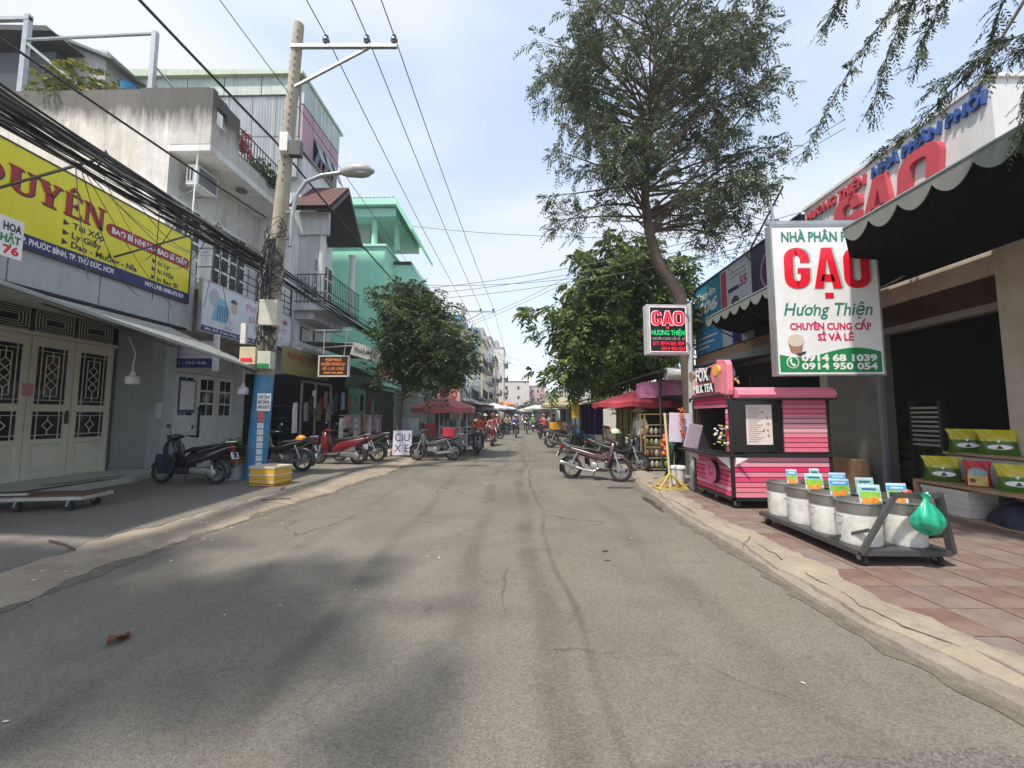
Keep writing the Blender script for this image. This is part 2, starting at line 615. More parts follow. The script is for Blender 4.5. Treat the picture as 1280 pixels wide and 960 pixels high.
SLAB = M('red_paving', (0.175,0.113,0.092), rough=0.9, var=0.4, scale=2.4, bump=0.8, bscale=16, dirt=0.95, dirtcol=(0.175,0.142,0.112), dscale=1.5, objvar=0.09)
EARTH = M('bare_ground', (0.2,0.18,0.15), rough=0.95, var=0.2, scale=0.4)

def lerp(tab, y):
    return float(np.interp(y, [a for a, _ in tab], [b for _, b in tab]))
LK = [(-12,-4.3),(3.4,-4.38),(5.4,-4.42),(6.3,-4.32),(9,-4.0),(12.4,-3.72),(14.7,-3.8),(24,-3.9),(200,-4.2)]
RK = [(-12,2.75),(2.3,2.68),(3.2,2.53),(5,2.54),(6.2,2.5),(9,2.64),(11.4,3.0),(16,3.15),(30,3.3),(200,3.4)]
def jag(y, s, amp):
    return amp*(sin(y*2.3+s)*0.4 + sin(y*5.1+1.7*s)*0.3 + sin(y*11.7+s*3)*0.2 + sin(y*23+s)*0.12)
YS = list(np.concatenate([np.arange(-12,0,0.5), np.arange(0,16,0.07), np.arange(16,40,0.5), np.arange(40,201,8)]))
def strip(name, prof, mat, **k):
    """A sheet along the street; prof(y) gives the (x, z) section."""
    mb = MB()
    secs = [prof(y) for y in YS]
    n = len(secs[0])
    mb.add([(x, y, z) for y, s in zip(YS, secs) for x, z in s],
           [(i*n+j, i*n+j+1, (i+1)*n+j+1, (i+1)*n+j) for i in range(len(YS)-1) for j in range(n-1)])
    return mb.build(name, mat, kind='structure', **k)
g_ = MB().add([(-1500,-400,-0.08),(1500,-400,-0.08),(1500,2500,-0.08),(-1500,2500,-0.08)], [(0,1,2,3)])
g_.build('ground', EARTH, kind='structure')
road = MB().grid(lambda u, v: (-6.0+u*11.0, -14+v*216, 0.0), 4, 40).build('road', ROAD, kind='structure')
def left_ramp(y):
    x = lerp(LK, y)
    return [(x+0.06+jag(y,1,0.16), -0.01), (x+jag(y,1.2,0.15), 0.016+jag(y,7,0.006)), (x-0.22+jag(y,2,0.08), 0.05+jag(y,4,0.02)), (x-0.52+jag(y,3,0.05), 0.088+jag(y,5,0.014)),
            (x-0.8, 0.082+jag(y,9,0.008)), (x-1.05, 0.05)]
strip('concrete_kerb_ramp', left_ramp, APRON)
strip('left_pavement', lambda y: [(lerp(LK,y)-0.62+jag(y,6,0.16), 0.02), (lerp(LK,y)-0.68+jag(y,6,0.16), 0.093), (-6.5, 0.10), (-9, 0.105), (-14, 0.11)], PAVL)
def right_kerb(y):
    x = lerp(RK, y)
    return [(x+jag(y,2,0.02), -0.01), (x+0.015+jag(y,2,0.02), 0.045+jag(y,3,0.01)), (x+0.17, 0.055), (x+0.3, 0.03)]
strip('right_kerb', right_kerb, KERB)
def right_apron(y):
    x = lerp(RK, y)
    e = x+0.10+jag(y,8,0.07)
    return [(e, 0.02), (e+0.012, 0.075+jag(y,5,0.012)), (x+0.24, 0.094+jag(y,1,0.012)), (x+0.34+jag(y,3,0.06), 0.1165), (x+0.44+jag(y,3,0.08)+jag(y*2.7,1,0.05), 0.1155), (x+0.50+jag(y,3,0.08)+jag(y*2.7,1,0.06), 0.108)]
strip('concrete_apron', right_apron, APRON)
rp = strip('right_pavement', lambda y: [(lerp(RK,y)+0.3, 0.03), (lerp(RK,y)+0.34, 0.085), (7.2, 0.115), (14, 0.12)], KERB)
# stamped red slabs by the rice shop, each one lifted a little from the bed
sl = MB()
sl.prism([(-0.196,-0.196,0),(0.196,-0.196,0),(0.196,0.196,0),(-0.196,0.196,0)], (0,0,0.02))
slme = sl.mesh('paving_slab')
for i in range(11):
    for j in range(20):
        x, y = 3.10+i*0.4, 1.5+j*0.4
        o = put('paving_slab', slme, SLAB, rp)
        o.location = (x, y, 0.092+0.0028*i+random.uniform(-0.003,0.002))
        o.rotation_euler = (random.uniform(-0.006,0.006), random.uniform(-0.006,0.006), random.uniform(-0.008,0.008))
# an old patch with its ragged border, wet gutter stain, litter
pts = [(0.36,0.6),(0.33,1.2),(0.34,1.62),(0.37,1.78),(0.45,1.9),(0.55,1.97),(0.75,1.985),(1.0,2.02),(1.2,2.0),(1.45,2.06),(1.7,2.04),(2.0,2.1),(2.35,2.12),(2.4,0.6)]
MB().add([(x,y,0.004) for x, y in pts], [tuple(range(len(pts)))]).build('asphalt_patch', PATCH, kind='structure')
WET = M('wet_stain', (0.05,0.043,0.036), rough=0.45, var=0.3)
def blot(name, cx, cy, rx, ry, z, mat, ph):
    n = 30
    pp = [(cx+rx*(1+0.3*sin(3*a+ph)+0.18*sin(7*a+ph*2))*cos(a), cy+ry*(1+0.25*sin(2*a+ph)+0.15*sin(5*a))*sin(a), z) for a in [2*pi*i/n for i in range(n)]]
    MB().add(pp, [tuple(range(n))]).build(name, mat, kind='stuff', label='dark damp stain on the road surface')
blot('gutter_stain', 2.42, 7.5, 0.07, 0.75, 0.0045, WET, 1.0)
blot('gutter_stain', 2.2, 9.15, 0.3, 0.13, 0.0045, WET, 2.0)
STAIN = M('oil_stain', (0.125,0.118,0.105), rough=0.7, var=0.3)
blot('oil_stain', 1.0, 4.9, 0.035, 0.03, 0.0045, WET, 0.4)
blot('oil_stain', 0.96, 4.6, 0.03, 0.02, 0.0045, WET, 2.4)
# grit washed against both kerbs, and the cracks in the cast concrete apron
GRIT = M('gutter_grit', (0.128,0.113,0.09), rough=0.95, var=0.4, scale=9, bump=0.8, bscale=60)
def gutter(y, s):
    x = lerp(RK, y)+0.01 if s > 0 else lerp(LK, y)+0.05
    w = 0.07+abs(jag(y*2.1, 2+s, 0.10))
    return [(x, 0.005), (x-s*w, 0.005)] if s > 0 else [(x-s*w, 0.005), (x-0.2, 0.005)]
strip('gutter_grit', lambda y: gutter(y, 1), GRIT)
strip('gutter_grit', lambda y: gutter(y, -1), GRIT)
ck = MB()
rc = random.Random(12)
for (y0, y1, off, z) in ((1.6,4.1,0.20,0.094),(4.4,6.0,0.22,0.096),(6.3,8.2,0.2,0.094)):
    y = y0
    o_ = off
    P = []
    while y < y1:
        P.append((lerp(RK,y)+o_, y, z+(o_-off)*0.1-0.001))
        y += rc.uniform(0.05,0.12)
        o_ = max(off-0.1, min(off+0.1, o_+rc.uniform(-0.035,0.035)))
    ck.tube(P, [rc.uniform(0.002,0.006) for _ in P], 5)
for (xa, ya, xb, yb) in ((2.62,4.9,2.86,5.15),):
    ck.tube([(xa+(xb-xa)*i/6, ya+(yb-ya)*i/6+rc.uniform(-0.02,0.02), 0.082+0.006*i) for i in range(7)], 0.0035, 5)
ck.build('apron_cracks', M('crack_dark', (0.075,0.062,0.048), rough=1.0), kind='stuff', label='dark cracks in the concrete apron along the right kerb')
lit = MB()
for k in range(105):
    if k < 88:
        y = random.uniform(2.5, 14)
        x = lerp(LK, y) + random.gauss(0.05, 0.28)
        z = 0.006 if x > lerp(LK,y) else 0.1
    else:
        y = random.uniform(1.8, 11)
        x = random.uniform(-3.6, 2.4)
        z = 0.006
    s = random.uniform(0.006, 0.02)
    a = random.uniform(0, pi)
    lit.prism([(x+s*cos(a)*q-s*0.4*sin(a)*w, y+s*sin(a)*q+s*0.4*cos(a)*w, z) for q, w in ((-1,-1),(1,-1),(1,1),(-1,1))], (0,0,0.003))
lit.build('litter', paint('paper_scraps', (0.6,0.57,0.5), var=0.4, scale=2), kind='stuff', label='scraps of paper and chips along the kerb')
dl = MB()
dl.grid(lambda u, v: (-2.86+0.11*(u-0.5)*(1-(2*v-1)**2*0.9), 2.93+0.16*(v-0.5), 0.012+0.05*abs(u-0.5)+0.02*sin(v*6)), 4, 6)
dl.build('dry_leaf', M('dead_leaf', (0.16,0.06,0.025), rough=0.8), label='brown curled dead leaf lying on the road', cat='leaf')
for (x, y, l, a) in ((-4.35,7.2,0.45,0.3),(-4.9,8.3,0.3,1.9),(-5.3,4.65,0.75,2.7)):
    MB().tube([(x-l/2*cos(a), y-l/2*sin(a), 0.115),(x,y+0.02,0.122),(x+l/2*cos(a), y+l/2*sin(a), 0.115)], 0.011, 5).build(
        'fallen_stick', M('stick_bark', (0.075,0.055,0.04), rough=0.9),
        label={-4.35:'thin dark stick lying on the left kerb ramp', -4.9:'short twig lying on the pavement before the yellow foam boxes', -5.3:'long thin branch lying along the left pavement edge'}[x], cat='stick')
# ================================================================== LEFT SIDE HOUSES
def stained_wall(name, col, ztop, depth=1.6, amount=0.85):
    m = M(name, col, rough=0.92, var=0.16, scale=1.3, bump=0.25, bscale=18, dirt=0.35, dirtcol=(0.2,0.18,0.15), streak=0.35)
    N = m.node_tree.nodes
    K = m.node_tree.links.new
    p = N['Principled BSDF']
    src = p.inputs['Base Color'].links[0].from_socket
    tc = N.new('ShaderNodeTexCoord')
    sp = N.new('ShaderNodeSeparateXYZ')
    K(tc.outputs['Object'], sp.inputs[0])
    a = N.new('ShaderNodeMapRange')
    for k, q in zip(('From Min','From Max','To Min','To Max'), (ztop-depth, ztop, -0.35, 0.55)):
        a.inputs[k].default_value = q
    K(sp.outputs['Z'], a.inputs['Value'])
    mpn = N.new('ShaderNodeMapping')
    mpn.inputs['Scale'].default_value = (2.0, 2.0, 0.35)
    K(tc.outputs['Object'], mpn.inputs['Vector'])
    nn = N.new('ShaderNodeTexNoise')
    nn.inputs['Scale'].default_value = 1.5
    nn.inputs['Detail'].default_value = 9
    nn.inputs['Roughness'].default_value = 0.72
    K(mpn.outputs['Vector'], nn.inputs['Vector'])
    s = N.new('ShaderNodeMath')
    K(a.outputs['Result'], s.inputs[0])
    K(nn.outputs['Fac'], s.inputs[1])
    r = N.new('ShaderNodeMapRange')
    for k, q in zip(('From Min','From Max','To Min','To Max'), (0.34, 0.70, 0.0, amount)):
        r.inputs[k].default_value = q
    K(s.outputs['Value'], r.inputs['Value'])
    mx = N.new('ShaderNodeMix')
    mx.data_type = 'RGBA'
    K(r.outputs['Result'], mx.inputs['Factor'])
    K(src, mx.inputs['A'])
    mx.inputs['B'].default_value = (0.05,0.048,0.045,1)
    K(mx.outputs['Result'], p.inputs['Base Color'])
    return m
CREAM = paint('cream_door_paint', (0.66,0.64,0.52), rough=0.5, dirt=0.25, dirtcol=(0.25,0.22,0.16))
DOORW = paint('white_door_paint', (0.74,0.75,0.72), rough=0.5, dirt=0.2)
GREYW = M('grey_green_tile', (0.17,0.19,0.18), rough=0.35, var=0.1)
PALEW = M('pale_plaster', (0.68,0.68,0.66), rough=0.9, var=0.1, scale=1.5, dirt=0.35, streak=0.3, dirtcol=(0.25,0.24,0.22))
CLAD = paint('grey_cladding', (0.42,0.46,0.48), rough=0.4, streak=0.12)
YEL = paint('yellow_vinyl', (0.80,0.72,0.02), rough=0.38, var=0.08, scale=1.2, bump=0.5, bscale=2.2, streak=0.06)
MAROON = paint('maroon_print', (0.36,0.012,0.025))
INK = paint('dark_ink', (0.03,0.035,0.05))
IRON = M('black_iron', (0.03,0.03,0.033), rough=0.55, metal=0.3)

# ---- shop house with the yellow sign
h1 = thing('shop_house', 'low shop house with cream folding doors under the yellow shop sign', 'house', (-10.6,7.5,0.1))
mb = MB().box((-16,2.5,0.0), (-10.75,10.75,3.95)).box((-16,2.5,3.95), (-9.12,10.78,6.2))
mb.build('wall', PALEW, h1)
MB().prism([(-10.6,10.22,0.1),(-9.72,10.62,0.1),(-9.72,10.74,0.1),(-10.6,10.74,0.1)], (0,0,3.8)).build('side_wall', GREYW, h1)
MB().box((-9.92,10.5,0.1), (-9.55,10.86,3.9)).build('pillar', paint('pillar_paint', (0.36,0.39,0.40), dirt=0.3), h1)
MB().box((-9.62,10.49,0.1),(-9.53,10.87,0.55)).build('pillar_foot', paint('blue_pillar_foot', (0.03,0.16,0.28), dirt=0.3), h1)
MB().box((-9.70,10.475,1.55),(-9.56,10.50,1.95)).box((-9.66,10.455,1.62),(-9.62,10.476,1.66)).build('switch_plate', paint('plate', (0.55,0.57,0.56)), h1)
# raised step with tiled edge
st = MB().prism([(-10.75,3.0,0.08),(-9.0,3.0,0.08),(-8.75,9.0,0.08),(-9.3,10.3,0.08),(-10.75,10.3,0.08)], (0,0,0.15)).build('door_step', paint('step_tiles', (0.42,0.43,0.38), dirt=0.4), h1)
for a, b in (((-9.15,5.0),(-8.98,8.6)), ((-8.98,6.4),(-8.86,8.8)), ((-9.35,7.8),(-9.18,9.2))):
    MB().bar((a[0],a[1],0.232),(b[0],b[1],0.232),0.07,0.01).build('step_strip', BLACK, st)
# folding doors: each leaf a frame with two grilled lights and a lower panel
XD = -10.6
def leaf(y0, y1, tint=None):
    z0, z1 = 0.23, 3.35
    w = y1-y0
    m = MB()
    fr = 0.12
    m.box((XD-0.03,y0,z0),(XD+0.03,y0+fr,z1)).box((XD-0.03,y1-fr,z0),(XD+0.03,y1,z1))
    for a, b in ((z0,z0+0.16),(0.98,1.09),(1.70,1.86),(3.13,z1)):
        m.box((XD-0.028,y0+fr,a),(XD+0.028,y1-fr,b))
    d = m.build('door_leaf', CREAM, h1, bevel=0.004)
    MB().box((XD-0.02,y0+fr,z0+0.16),(XD-0.005,y1-fr,0.98)).box((XD-0.01,y0+fr+0.07,z0+0.24),(XD+0.01,y1-fr-0.07,0.90)).build('door_panel', CREAM, d, bevel=0.006)
    for za, zb in ((1.86,3.13),(1.09,1.70)):
        MB().box((XD-0.02,y0+fr,za),(XD-0.012,y1-fr,zb)).build('pane', GLASS, d)
        g = MB()
        a, b = y0+fr, y1-fr
        cy = (a+b)/2
        x = XD+0.012
        t = 0.014
        hh = zb-za
        ins = 0.09
        for yy in (a+ins, b-ins):
            g.bar((x,yy,za),(x,yy,zb),t)
        for zz in (za+ins, zb-ins):
            g.bar((x,a,zz),(x,b,zz),t)
        if hh > 0.8:
            for yy in (a+ins*2, b-ins*2):
                g.bar((x,yy,za+ins*2),(x,yy,zb-ins*2),t)
            for zz in (za+ins*2, zb-ins*2):
                g.bar((x,a+ins*2,zz),(x,b-ins*2,zz),t)
            cs = [(za+zb)/2+q*0.21 for q in (-1,0,1)]
            r = 0.11
        else:
            cs = [(za+zb)/2]
            r = 0.11
        for cz in cs:
            q = [(x,cy,cz+r),(x,cy+r*0.9,cz),(x,cy,cz-r),(x,cy-r*0.9,cz)]
            for i in range(4):
                g.bar(q[i], q[(i+1)%4], t)
        g.bar((x,cy,zb-ins),(x,cy,cs[-1]+r),t)
        g.bar((x,cy,za+ins),(x,cy,cs[0]-r),t)
        g.build('grille', CREAM, d)
    return d
ys = [3.35,4.2,5.05,5.9,6.75,7.55,8.36,9.22,10.12]
for i in range(8):
    d = leaf(ys[i]+0.008, ys[i+1]-0.008)
    if i == 6:
        MB().box((XD+0.03,9.10,1.42),(XD+0.06,9.16,1.72)).tube([(XD+0.05,9.13,1.6),(XD+0.10,9.13,1.6),(XD+0.10,9.02,1.6)],0.012).build('handle', DARKM, d)
        MB().box((XD+0.031,8.26,2.02),(XD+0.034,8.46,2.3)).build('notice', paint('pink_notice', (0.6,0.25,0.27)), d)
# transom with fretwork
tm = MB().box((XD-0.05,3.35,3.36),(XD+0.05,10.2,3.44)).build('transom', CREAM, h1)
MB().box((XD-0.03,3.35,3.44),(XD-0.01,10.2,3.94)).build('transom_pane', GLASS, tm)
for i in range(8):
    g = MB()
    y0, y1 = ys[i]+0.06, ys[i+1]-0.06
    for k in range(4):
        f = 0.06*k
        if y1-y0 > 2*f+0.1 and 0.46 > 2*f*0.8:
            for a, b in (((y0+f,3.47+f*0.8),(y1-f,3.47+f*0.8)),((y0+f,3.91-f*0.8),(y1-f,3.91-f*0.8)),((y0+f,3.47+f*0.8),(y0+f,3.91-f*0.8)),((y1-f,3.47+f*0.8),(y1-f,3.91-f*0.8))):
                g.bar((XD+0.0,a[0],a[1]),(XD+0.0,b[0],b[1]),0.012)
    g.build('transom_grille', CREAM, tm)
# cladding panels between sign and awning
for a, b in ((3.2,5.0),(5.0,6.66),(6.66,8.2),(8.2,9.9),(9.9,10.42)):
    MB().box((-9.11,a+0.012,3.96),(-9.0,b-0.012,4.64)).build('cladding_panel', CLAD, h1)
MB().box((-9.13,3.2,3.9),(-8.97,10.45,3.955)).build('cladding_rail', BLACK, h1)

# ---- yellow sign
ys1 = thing('shop_sign', 'long yellow packaging shop sign with maroon lettering and navy bottom band', 'sign', (-9.0,7.0,4.66))
b1 = Board((-8.95,3.4,4.64), (0,1,0), (0,0,1))
m_ = MB()
b1.slab(m_, 0, 0, 6.98, 1.76, -0.14, 0)
m_.build('board', YEL, ys1)
m_ = MB()
b1.slab(m_, 0, 0.0, 6.98, 0.25, 0.001, 0.004)
m_.build('navy_band', NAVY, ys1)
m_ = MB()
for u0, v0, u1, v1 in ((-0.03,-0.03,7.01,0.0),(-0.03,1.76,7.01,1.79),(-0.03,0,0,1.76),(6.98,0,7.01,1.76)):
    b1.slab(m_, u0, v0, u1, v1, -0.14, 0.015)
m_.build('frame', DARKM, ys1)
# serif capitals D U Y E N
def serif(ch, u, v, w, h):
    s, t = 0.27*w, 0.07*h      # stem, serif
    R = []
    def r(a, b, c, d): R.append([(u+a,v+b),(u+c,v+b),(u+c,v+d),(u+a,v+d)])
    def pl(*q): R.append([(u+a, v+b) for a, b in q])
    if ch == 'U':
        r(0,h-t,s*1.7,h); r(w-s*1.5,h-t,w,h)
        r(s*0.35,h*0.3,s*1.35,h-t); r(w-s*1.05,h*0.3,w-s*0.5,h-t)
        o = circ(w/2-0.02*w, h*0.3, w*0.40, h*0.3, 10, pi, 2*pi)
        i = circ(w/2+0.03*w, h*0.3, w*0.21, h*0.2, 10, 2*pi, pi)
        R.append([(u+a, v+b) for a, b in o+[(x, y) for x, y in circ(w/2+0.04*w, h*0.3, w*0.2, h*0.21, 10, pi, 2*pi)][::-1]])
    elif ch == 'Y':
        r(0,h-t,s*1.7,h); r(w-s*1.4,h-t,w,h)
        pl((s*0.3,h-t),(s*1.45,h-t),(w/2+s*0.55,h*0.45),(w/2-s*0.5,h*0.42)); pl((w-s*0.9,h-t),(w-s*0.4,h-t),(w/2+s*0.5,h*0.44),(w/2+s*0.1,h*0.47))
        r(w/2-s*0.5,t,w/2+s*0.5,h*0.46); r(w/2-s,0,w/2+s,t)
    elif ch == 'E':
        r(0,0,w*0.95,t); r(0,h-t,w*0.92,h); r(s*0.35,t,s*1.4,h-t); r(s*1.4,h*0.47,w*0.7,h*0.54); r(w*0.86,t,w*0.95,h*0.24); r(w*0.84,h*0.78,w*0.92,h-t); r(w*0.62,h*0.38,w*0.7,h*0.63)
        pl((w*0.2,h*1.08),(w*0.34,h*1.08),(w*0.5,h*1.2),(w*0.66,h*1.08),(w*0.8,h*1.08),(w*0.56,h*1.3),(w*0.44,h*1.3))
    elif ch == 'N':
        r(0,0,s*1.2,t); r(0,h-t,s*1.2,h); r(w-s*1.3,h-t,w,h); r(s*0.4,t,s*0.8,h-t); r(w-s*0.85,0,w-s*0.4,h-t)
        pl((s*0.4,h-t),(s*1.6,h-t),(w-s*0.4,0),(w-s*1.1,0))
    elif ch == 'D':
        r(0,0,w*0.6,t); r(0,h-t,w*0.6,h); r(s*0.35,t,s*1.4,h-t)
        o = circ(w*0.5, h/2, w*0.5, h/2, 12, -pi/2, pi/2)
        R.append([(u+a, v+b) for a, b in o+circ(w*0.45, h/2, w*0.27, h*0.43, 12, -pi/2, pi/2)[::-1]])
    return R
for ch, u, w in (('D',2.42,0.62),('U',3.10,0.44),('Y',3.52,0.40),('E',3.97,0.32),('N',4.31,0.42)):
    for dd, dx, mt, nm in ((0.002,0.028,INK,'letter_shadow'),(0.010,0.0,MAROON,'letter')):
        m_ = MB()
        for R in serif(ch, u+dx, 0.93-dx*0.7, w, 0.46):
            b1.poly(m_, R, dd, 0.006)
        m_.build(nm, mt, ys1, fix=False)
for tx, u, v in (('Nhựa',2.55,0.72),('Ống Hút',2.35,0.52),('Hộp',2.8,0.32),('Túi Xốp',4.15,0.70),('Ly Giấy',4.15,0.50),('Dao - Muỗng - Nĩa',4.15,0.31),('In Ly',6.05,0.68),('In Hộp',6.05,0.48),('In Bao Bì',6.05,0.28)):
    big = u < 6
    hh = 0.125 if big else 0.115
    b1.text(tx, INK, ys1, u, v, hh, bold=0.03)
    if u > 4:
        m_ = MB()
        b1.poly(m_, [(u-0.16,v),(u-0.05,v+0.06),(u-0.16,v+0.125)], 0.002)
        m_.build('bullet', INK, ys1)
m_ = MB()
b1.poly(m_, circ(4.92,1.03,0.14,0.14,8,pi/2,3*pi/2)+circ(6.86,1.03,0.09,0.14,8,-pi/2,pi/2), 0.002, 0.005)
m_.build('red_band', MAROON, ys1)
b1.text('BAO BÌ NHỰA - BAO BÌ GIẤY', SIGNW, ys1, 4.9, 0.965, 0.135, d=0.010, width=1.98, bold=0.03)
b1.text('6, P. PHƯỚC BÌNH, TP. THỦ ĐỨC, HCM', SIGNW, ys1, 3.28, 0.075, 0.11, d=0.008, width=1.72, bold=0.03)
b1.text('HOTLINE: 0988.473.929', SIGNW, ys1, 5.75, 0.075, 0.10, d=0.008, width=1.08, bold=0.03)

# ---- small white hanging sign at the frame edge
sg = thing('hanging_sign', 'small white hanging sign with black, green and red lettering under the yellow sign', 'sign', (-8.0,5.9,4.08))
bb = Board((-8.0,5.2,4.08), (0,1,0), (0,0,1))
m_ = MB(); bb.slab(m_, 0, 0, 0.88, 0.63, -0.03, 0); m_.build('board', SIGNW, sg)
bb.text('HOA', INK, sg, 0.62, 0.42, 0.12, width=0.23, bold=0.04)
bb.text('NHẬT', GREENP, sg, 0.50, 0.23, 0.12, width=0.35, bold=0.04)
bb.text('76', RED, sg, 0.64, 0.05, 0.13, width=0.2, bold=0.04)
m_ = MB(); m_.tube([(-8.02,5.3,4.7),(-8.5,5.3,5.0),(-8.95,5.3,5.1)],0.008); m_.build('hanger', DARKM, sg)

# ---- sheet awning reaching to the pole
aw = thing('sheet_awning', 'long grey ribbed metal awning sheet below the yellow sign', 'awning', (-7.7,7.0,3.0))
def awp(u, v):
    y = 3.6+6.3*v
    zo = 3.25-0.57*((y-4.6)/5.3)
    rib = 0.012*(1 if (int(u*26) % 2) else -1)
    return (-9.0+(2.68)*u, y, 3.88+(zo-3.88)*u+rib)
MB().grid(lambda u, v: awp(round(u*52)/52, v), 52, 12).build('ribbed_sheet', M('awning_sheet', (0.38,0.38,0.36), rough=0.5, metal=0.25, var=0.12, streak=0.25), aw, fix=False)
MB().bar((-6.33,3.6,3.33),(-6.33,9.9,2.66),0.05).build('edge_bar', STEEL, aw)
for y in (4.5,7.2,9.7):
    MB().bar((-8.95,y,3.7),(-6.4,y,2.6+0.55*(9.9-y)/5.3),0.035).build('rafter', DARKM, aw)
def bulb(loc, lab, cord):
    t = thing('bulb_lamp', lab, 'lamp', loc, group='white bulbs hanging under the awning')
    x, y, z = loc
    MB().lathe([(0.015,0.22),(0.04,0.19),(0.045,0.13),(0.11,0.09),(0.125,0.05),(0.125,-0.05),(0.10,-0.075),(0.001,-0.08)], loc, 14).build('bulb', paint('bulb_glass', (0.75,0.77,0.8), rough=0.25), t, smooth=True)
    MB().tube([(x,y,z+0.2)]+[(x+a,y+b,z+c) for a, b, c in cord], 0.010, 6).build('cord', SIGNW, t)
bulb((-8.43,8.5,2.36), 'white bulb lamp hanging before the cream folding doors', [(-0.01,0,0.35),(0.02,0.01,0.6),(-0.2,0.05,0.98)])
bulb((-6.86,9.75,2.2), 'white bulb lamp hanging beside the blue pole base', [(0,0,0.3),(0.02,0,0.62)])

# ---- old concrete house with balcony
OLDW = stained_wall('old_side_wall', (0.56,0.53,0.47), 11.3, 1.5, 0.85)
OLDF = stained_wall('old_front_wall', (0.66,0.65,0.63), 11.2, 1.2, 0.6)
h2 = thing('balcony_house', 'stained old concrete house with projecting terrace and iron balcony railing', 'house', (-10.2,12.8,0.1))
MB().box((-17.5,10.98,0.0),(-10.66,14.9,4.2)).box((-17.5,11.0,4.2),(-10.22,14.9,11.0)).build('wall', OLDF, h2)
MB().box((-17.5,10.9,4.0),(-11.2,10.99,11.26)).build('side_wall', OLDW, h2)
MB().box((-11.2,10.88,4.0),(-10.2,10.99,11.28)).build('side_wall', stained_wall('lime_wash', (0.60,0.58,0.55), 11.3, 2.0, 0.9), h2)
terr = MB().box((-10.3,10.87,9.3),(-9.0,14.88,9.5)).build('terrace_slab', PALEW, h2)
PARA = stained_wall('parapet_wall', (0.50,0.48,0.45), 11.3, 1.7, 0.9)
m_ = MB().box((-10.2,10.86,9.5),(-9.14,10.985,11.26)).box((-9.14,10.862,9.5),(-9.0,11.05,11.24)).box((-9.14,11.45,9.5),(-9.0,12.0,11.1)).box((-9.14,11.05,9.5),(-9.0,11.45,10.25)).box((-9.14,11.05,10.8),(-9.0,11.45,11.15)).box((-9.14,12.0,9.5),(-9.0,14.85,9.95))
m_.build('parapet', PARA, h2)
rl = MB()
for k in range(20):
    y = 12.05+k*0.147
    rl.bar((-9.05,y,9.95),(-9.05,y,10.9),0.018)
for z in (10.0,10.35,10.9):
    rl.bar((-9.05,12.0,z),(-9.05,14.85,z),0.03)
rl.build('terrace_railing', IRON, h2)
MB().lathe([(0.0,0.0),(0.16,0.0),(0.18,-0.05),(0.10,-0.08),(0.0,-0.085)], (-9.5,12.9,9.29), 14).build('ceiling_lamp', M('lamp_opal', (0.12,0.11,0.1)), h2)
# first floor: balcony slab, railing, shuttered window and door
MB().box((-10.3,10.95,5.2),(-8.78,14.85,5.4)).build('balcony_slab', PALEW, h2)
rl = MB()
for k in range(5):
    rl.bar((-8.75,10.95+k*0.97,5.3),(-8.75,10.95+k*0.97,6.42),0.045)
for k in range(10):
    rl.bar((-8.75,11.2+k*0.4,5.4),(-8.75,11.2+k*0.4,6.3),0.016)
for z in (5.62,5.85,6.08,6.4):
    rl.bar((-8.75,10.93,z),(-8.75,14.85,z),0.026)
rl.bar((-8.75,10.95,6.4),(-10.2,10.95,6.4),0.026).bar((-8.75,10.95,5.85),(-10.2,10.95,5.85),0.026)
rl.build('balcony_railing', IRON, h2)
def shutter_window(par, x, y0, y1, z0, z1, nl, rows=3):
    w = MB().box((x,y0-0.06,z0-0.06),(x+0.06,y1+0.06,z1+0.06)).build('window', DOORW, par)
    cw = (y1-y0)/nl
    for i in range(nl):
        for r in range(rows):
            a, b = y0+i*cw+0.05, y0+(i+1)*cw-0.05
            c, d = z0+(z1-z0)*r/rows+0.04, z0+(z1-z0)*(r+1)/rows-0.04
            MB().box((x+0.061,a,c),(x+0.066,b,d)).build('pane', GLASS, w)
    return w
shutter_window(h2, -10.22, 11.15, 12.1, 5.45, 8.0, 3, 5)
shutter_window(h2, -10.22, 12.6, 14.2, 5.45, 8.0, 4, 5)
ac = thing('air_conditioner', 'white outdoor air conditioner unit on brackets below the terrace', 'air conditioner', (-9.75,11.6,8.5))
MB().box((-9.95,11.2,8.48),(-9.6,12.0,9.1)).build('casing', WHITE, ac, bevel=0.01)
MB().box((-9.60,11.26,8.54),(-9.59,11.94,9.04)).build('fan_grille', DARKM, ac)
g = MB()
for k in range(11):
    g.box((-9.592,11.25,8.56+k*0.045),(-9.58,11.95,8.572+k*0.045))
g.build('grille_wires', STEEL, ac)
MB().box((-9.9,11.195,8.6),(-9.85,11.2,9.0)).box((-9.8,11.195,8.6),(-9.75,11.2,9.0)).build('side_vents', DARKM, ac)
MB().bar((-10.22,11.3,8.46),(-9.55,11.3,8.46),0.04).bar((-10.22,11.9,8.46),(-9.55,11.9,8.46),0.04).bar((-10.22,11.3,8.1),(-9.6,11.3,8.45),0.03).build('bracket', STEEL, ac)
MB().tube([(-9.45,11.0,9.5),(-9.44,10.95,8.5),(-9.46,10.95,7.4),(-9.6,10.95,6.5)],0.02).build('drain_pipe', SIGNW, h2)
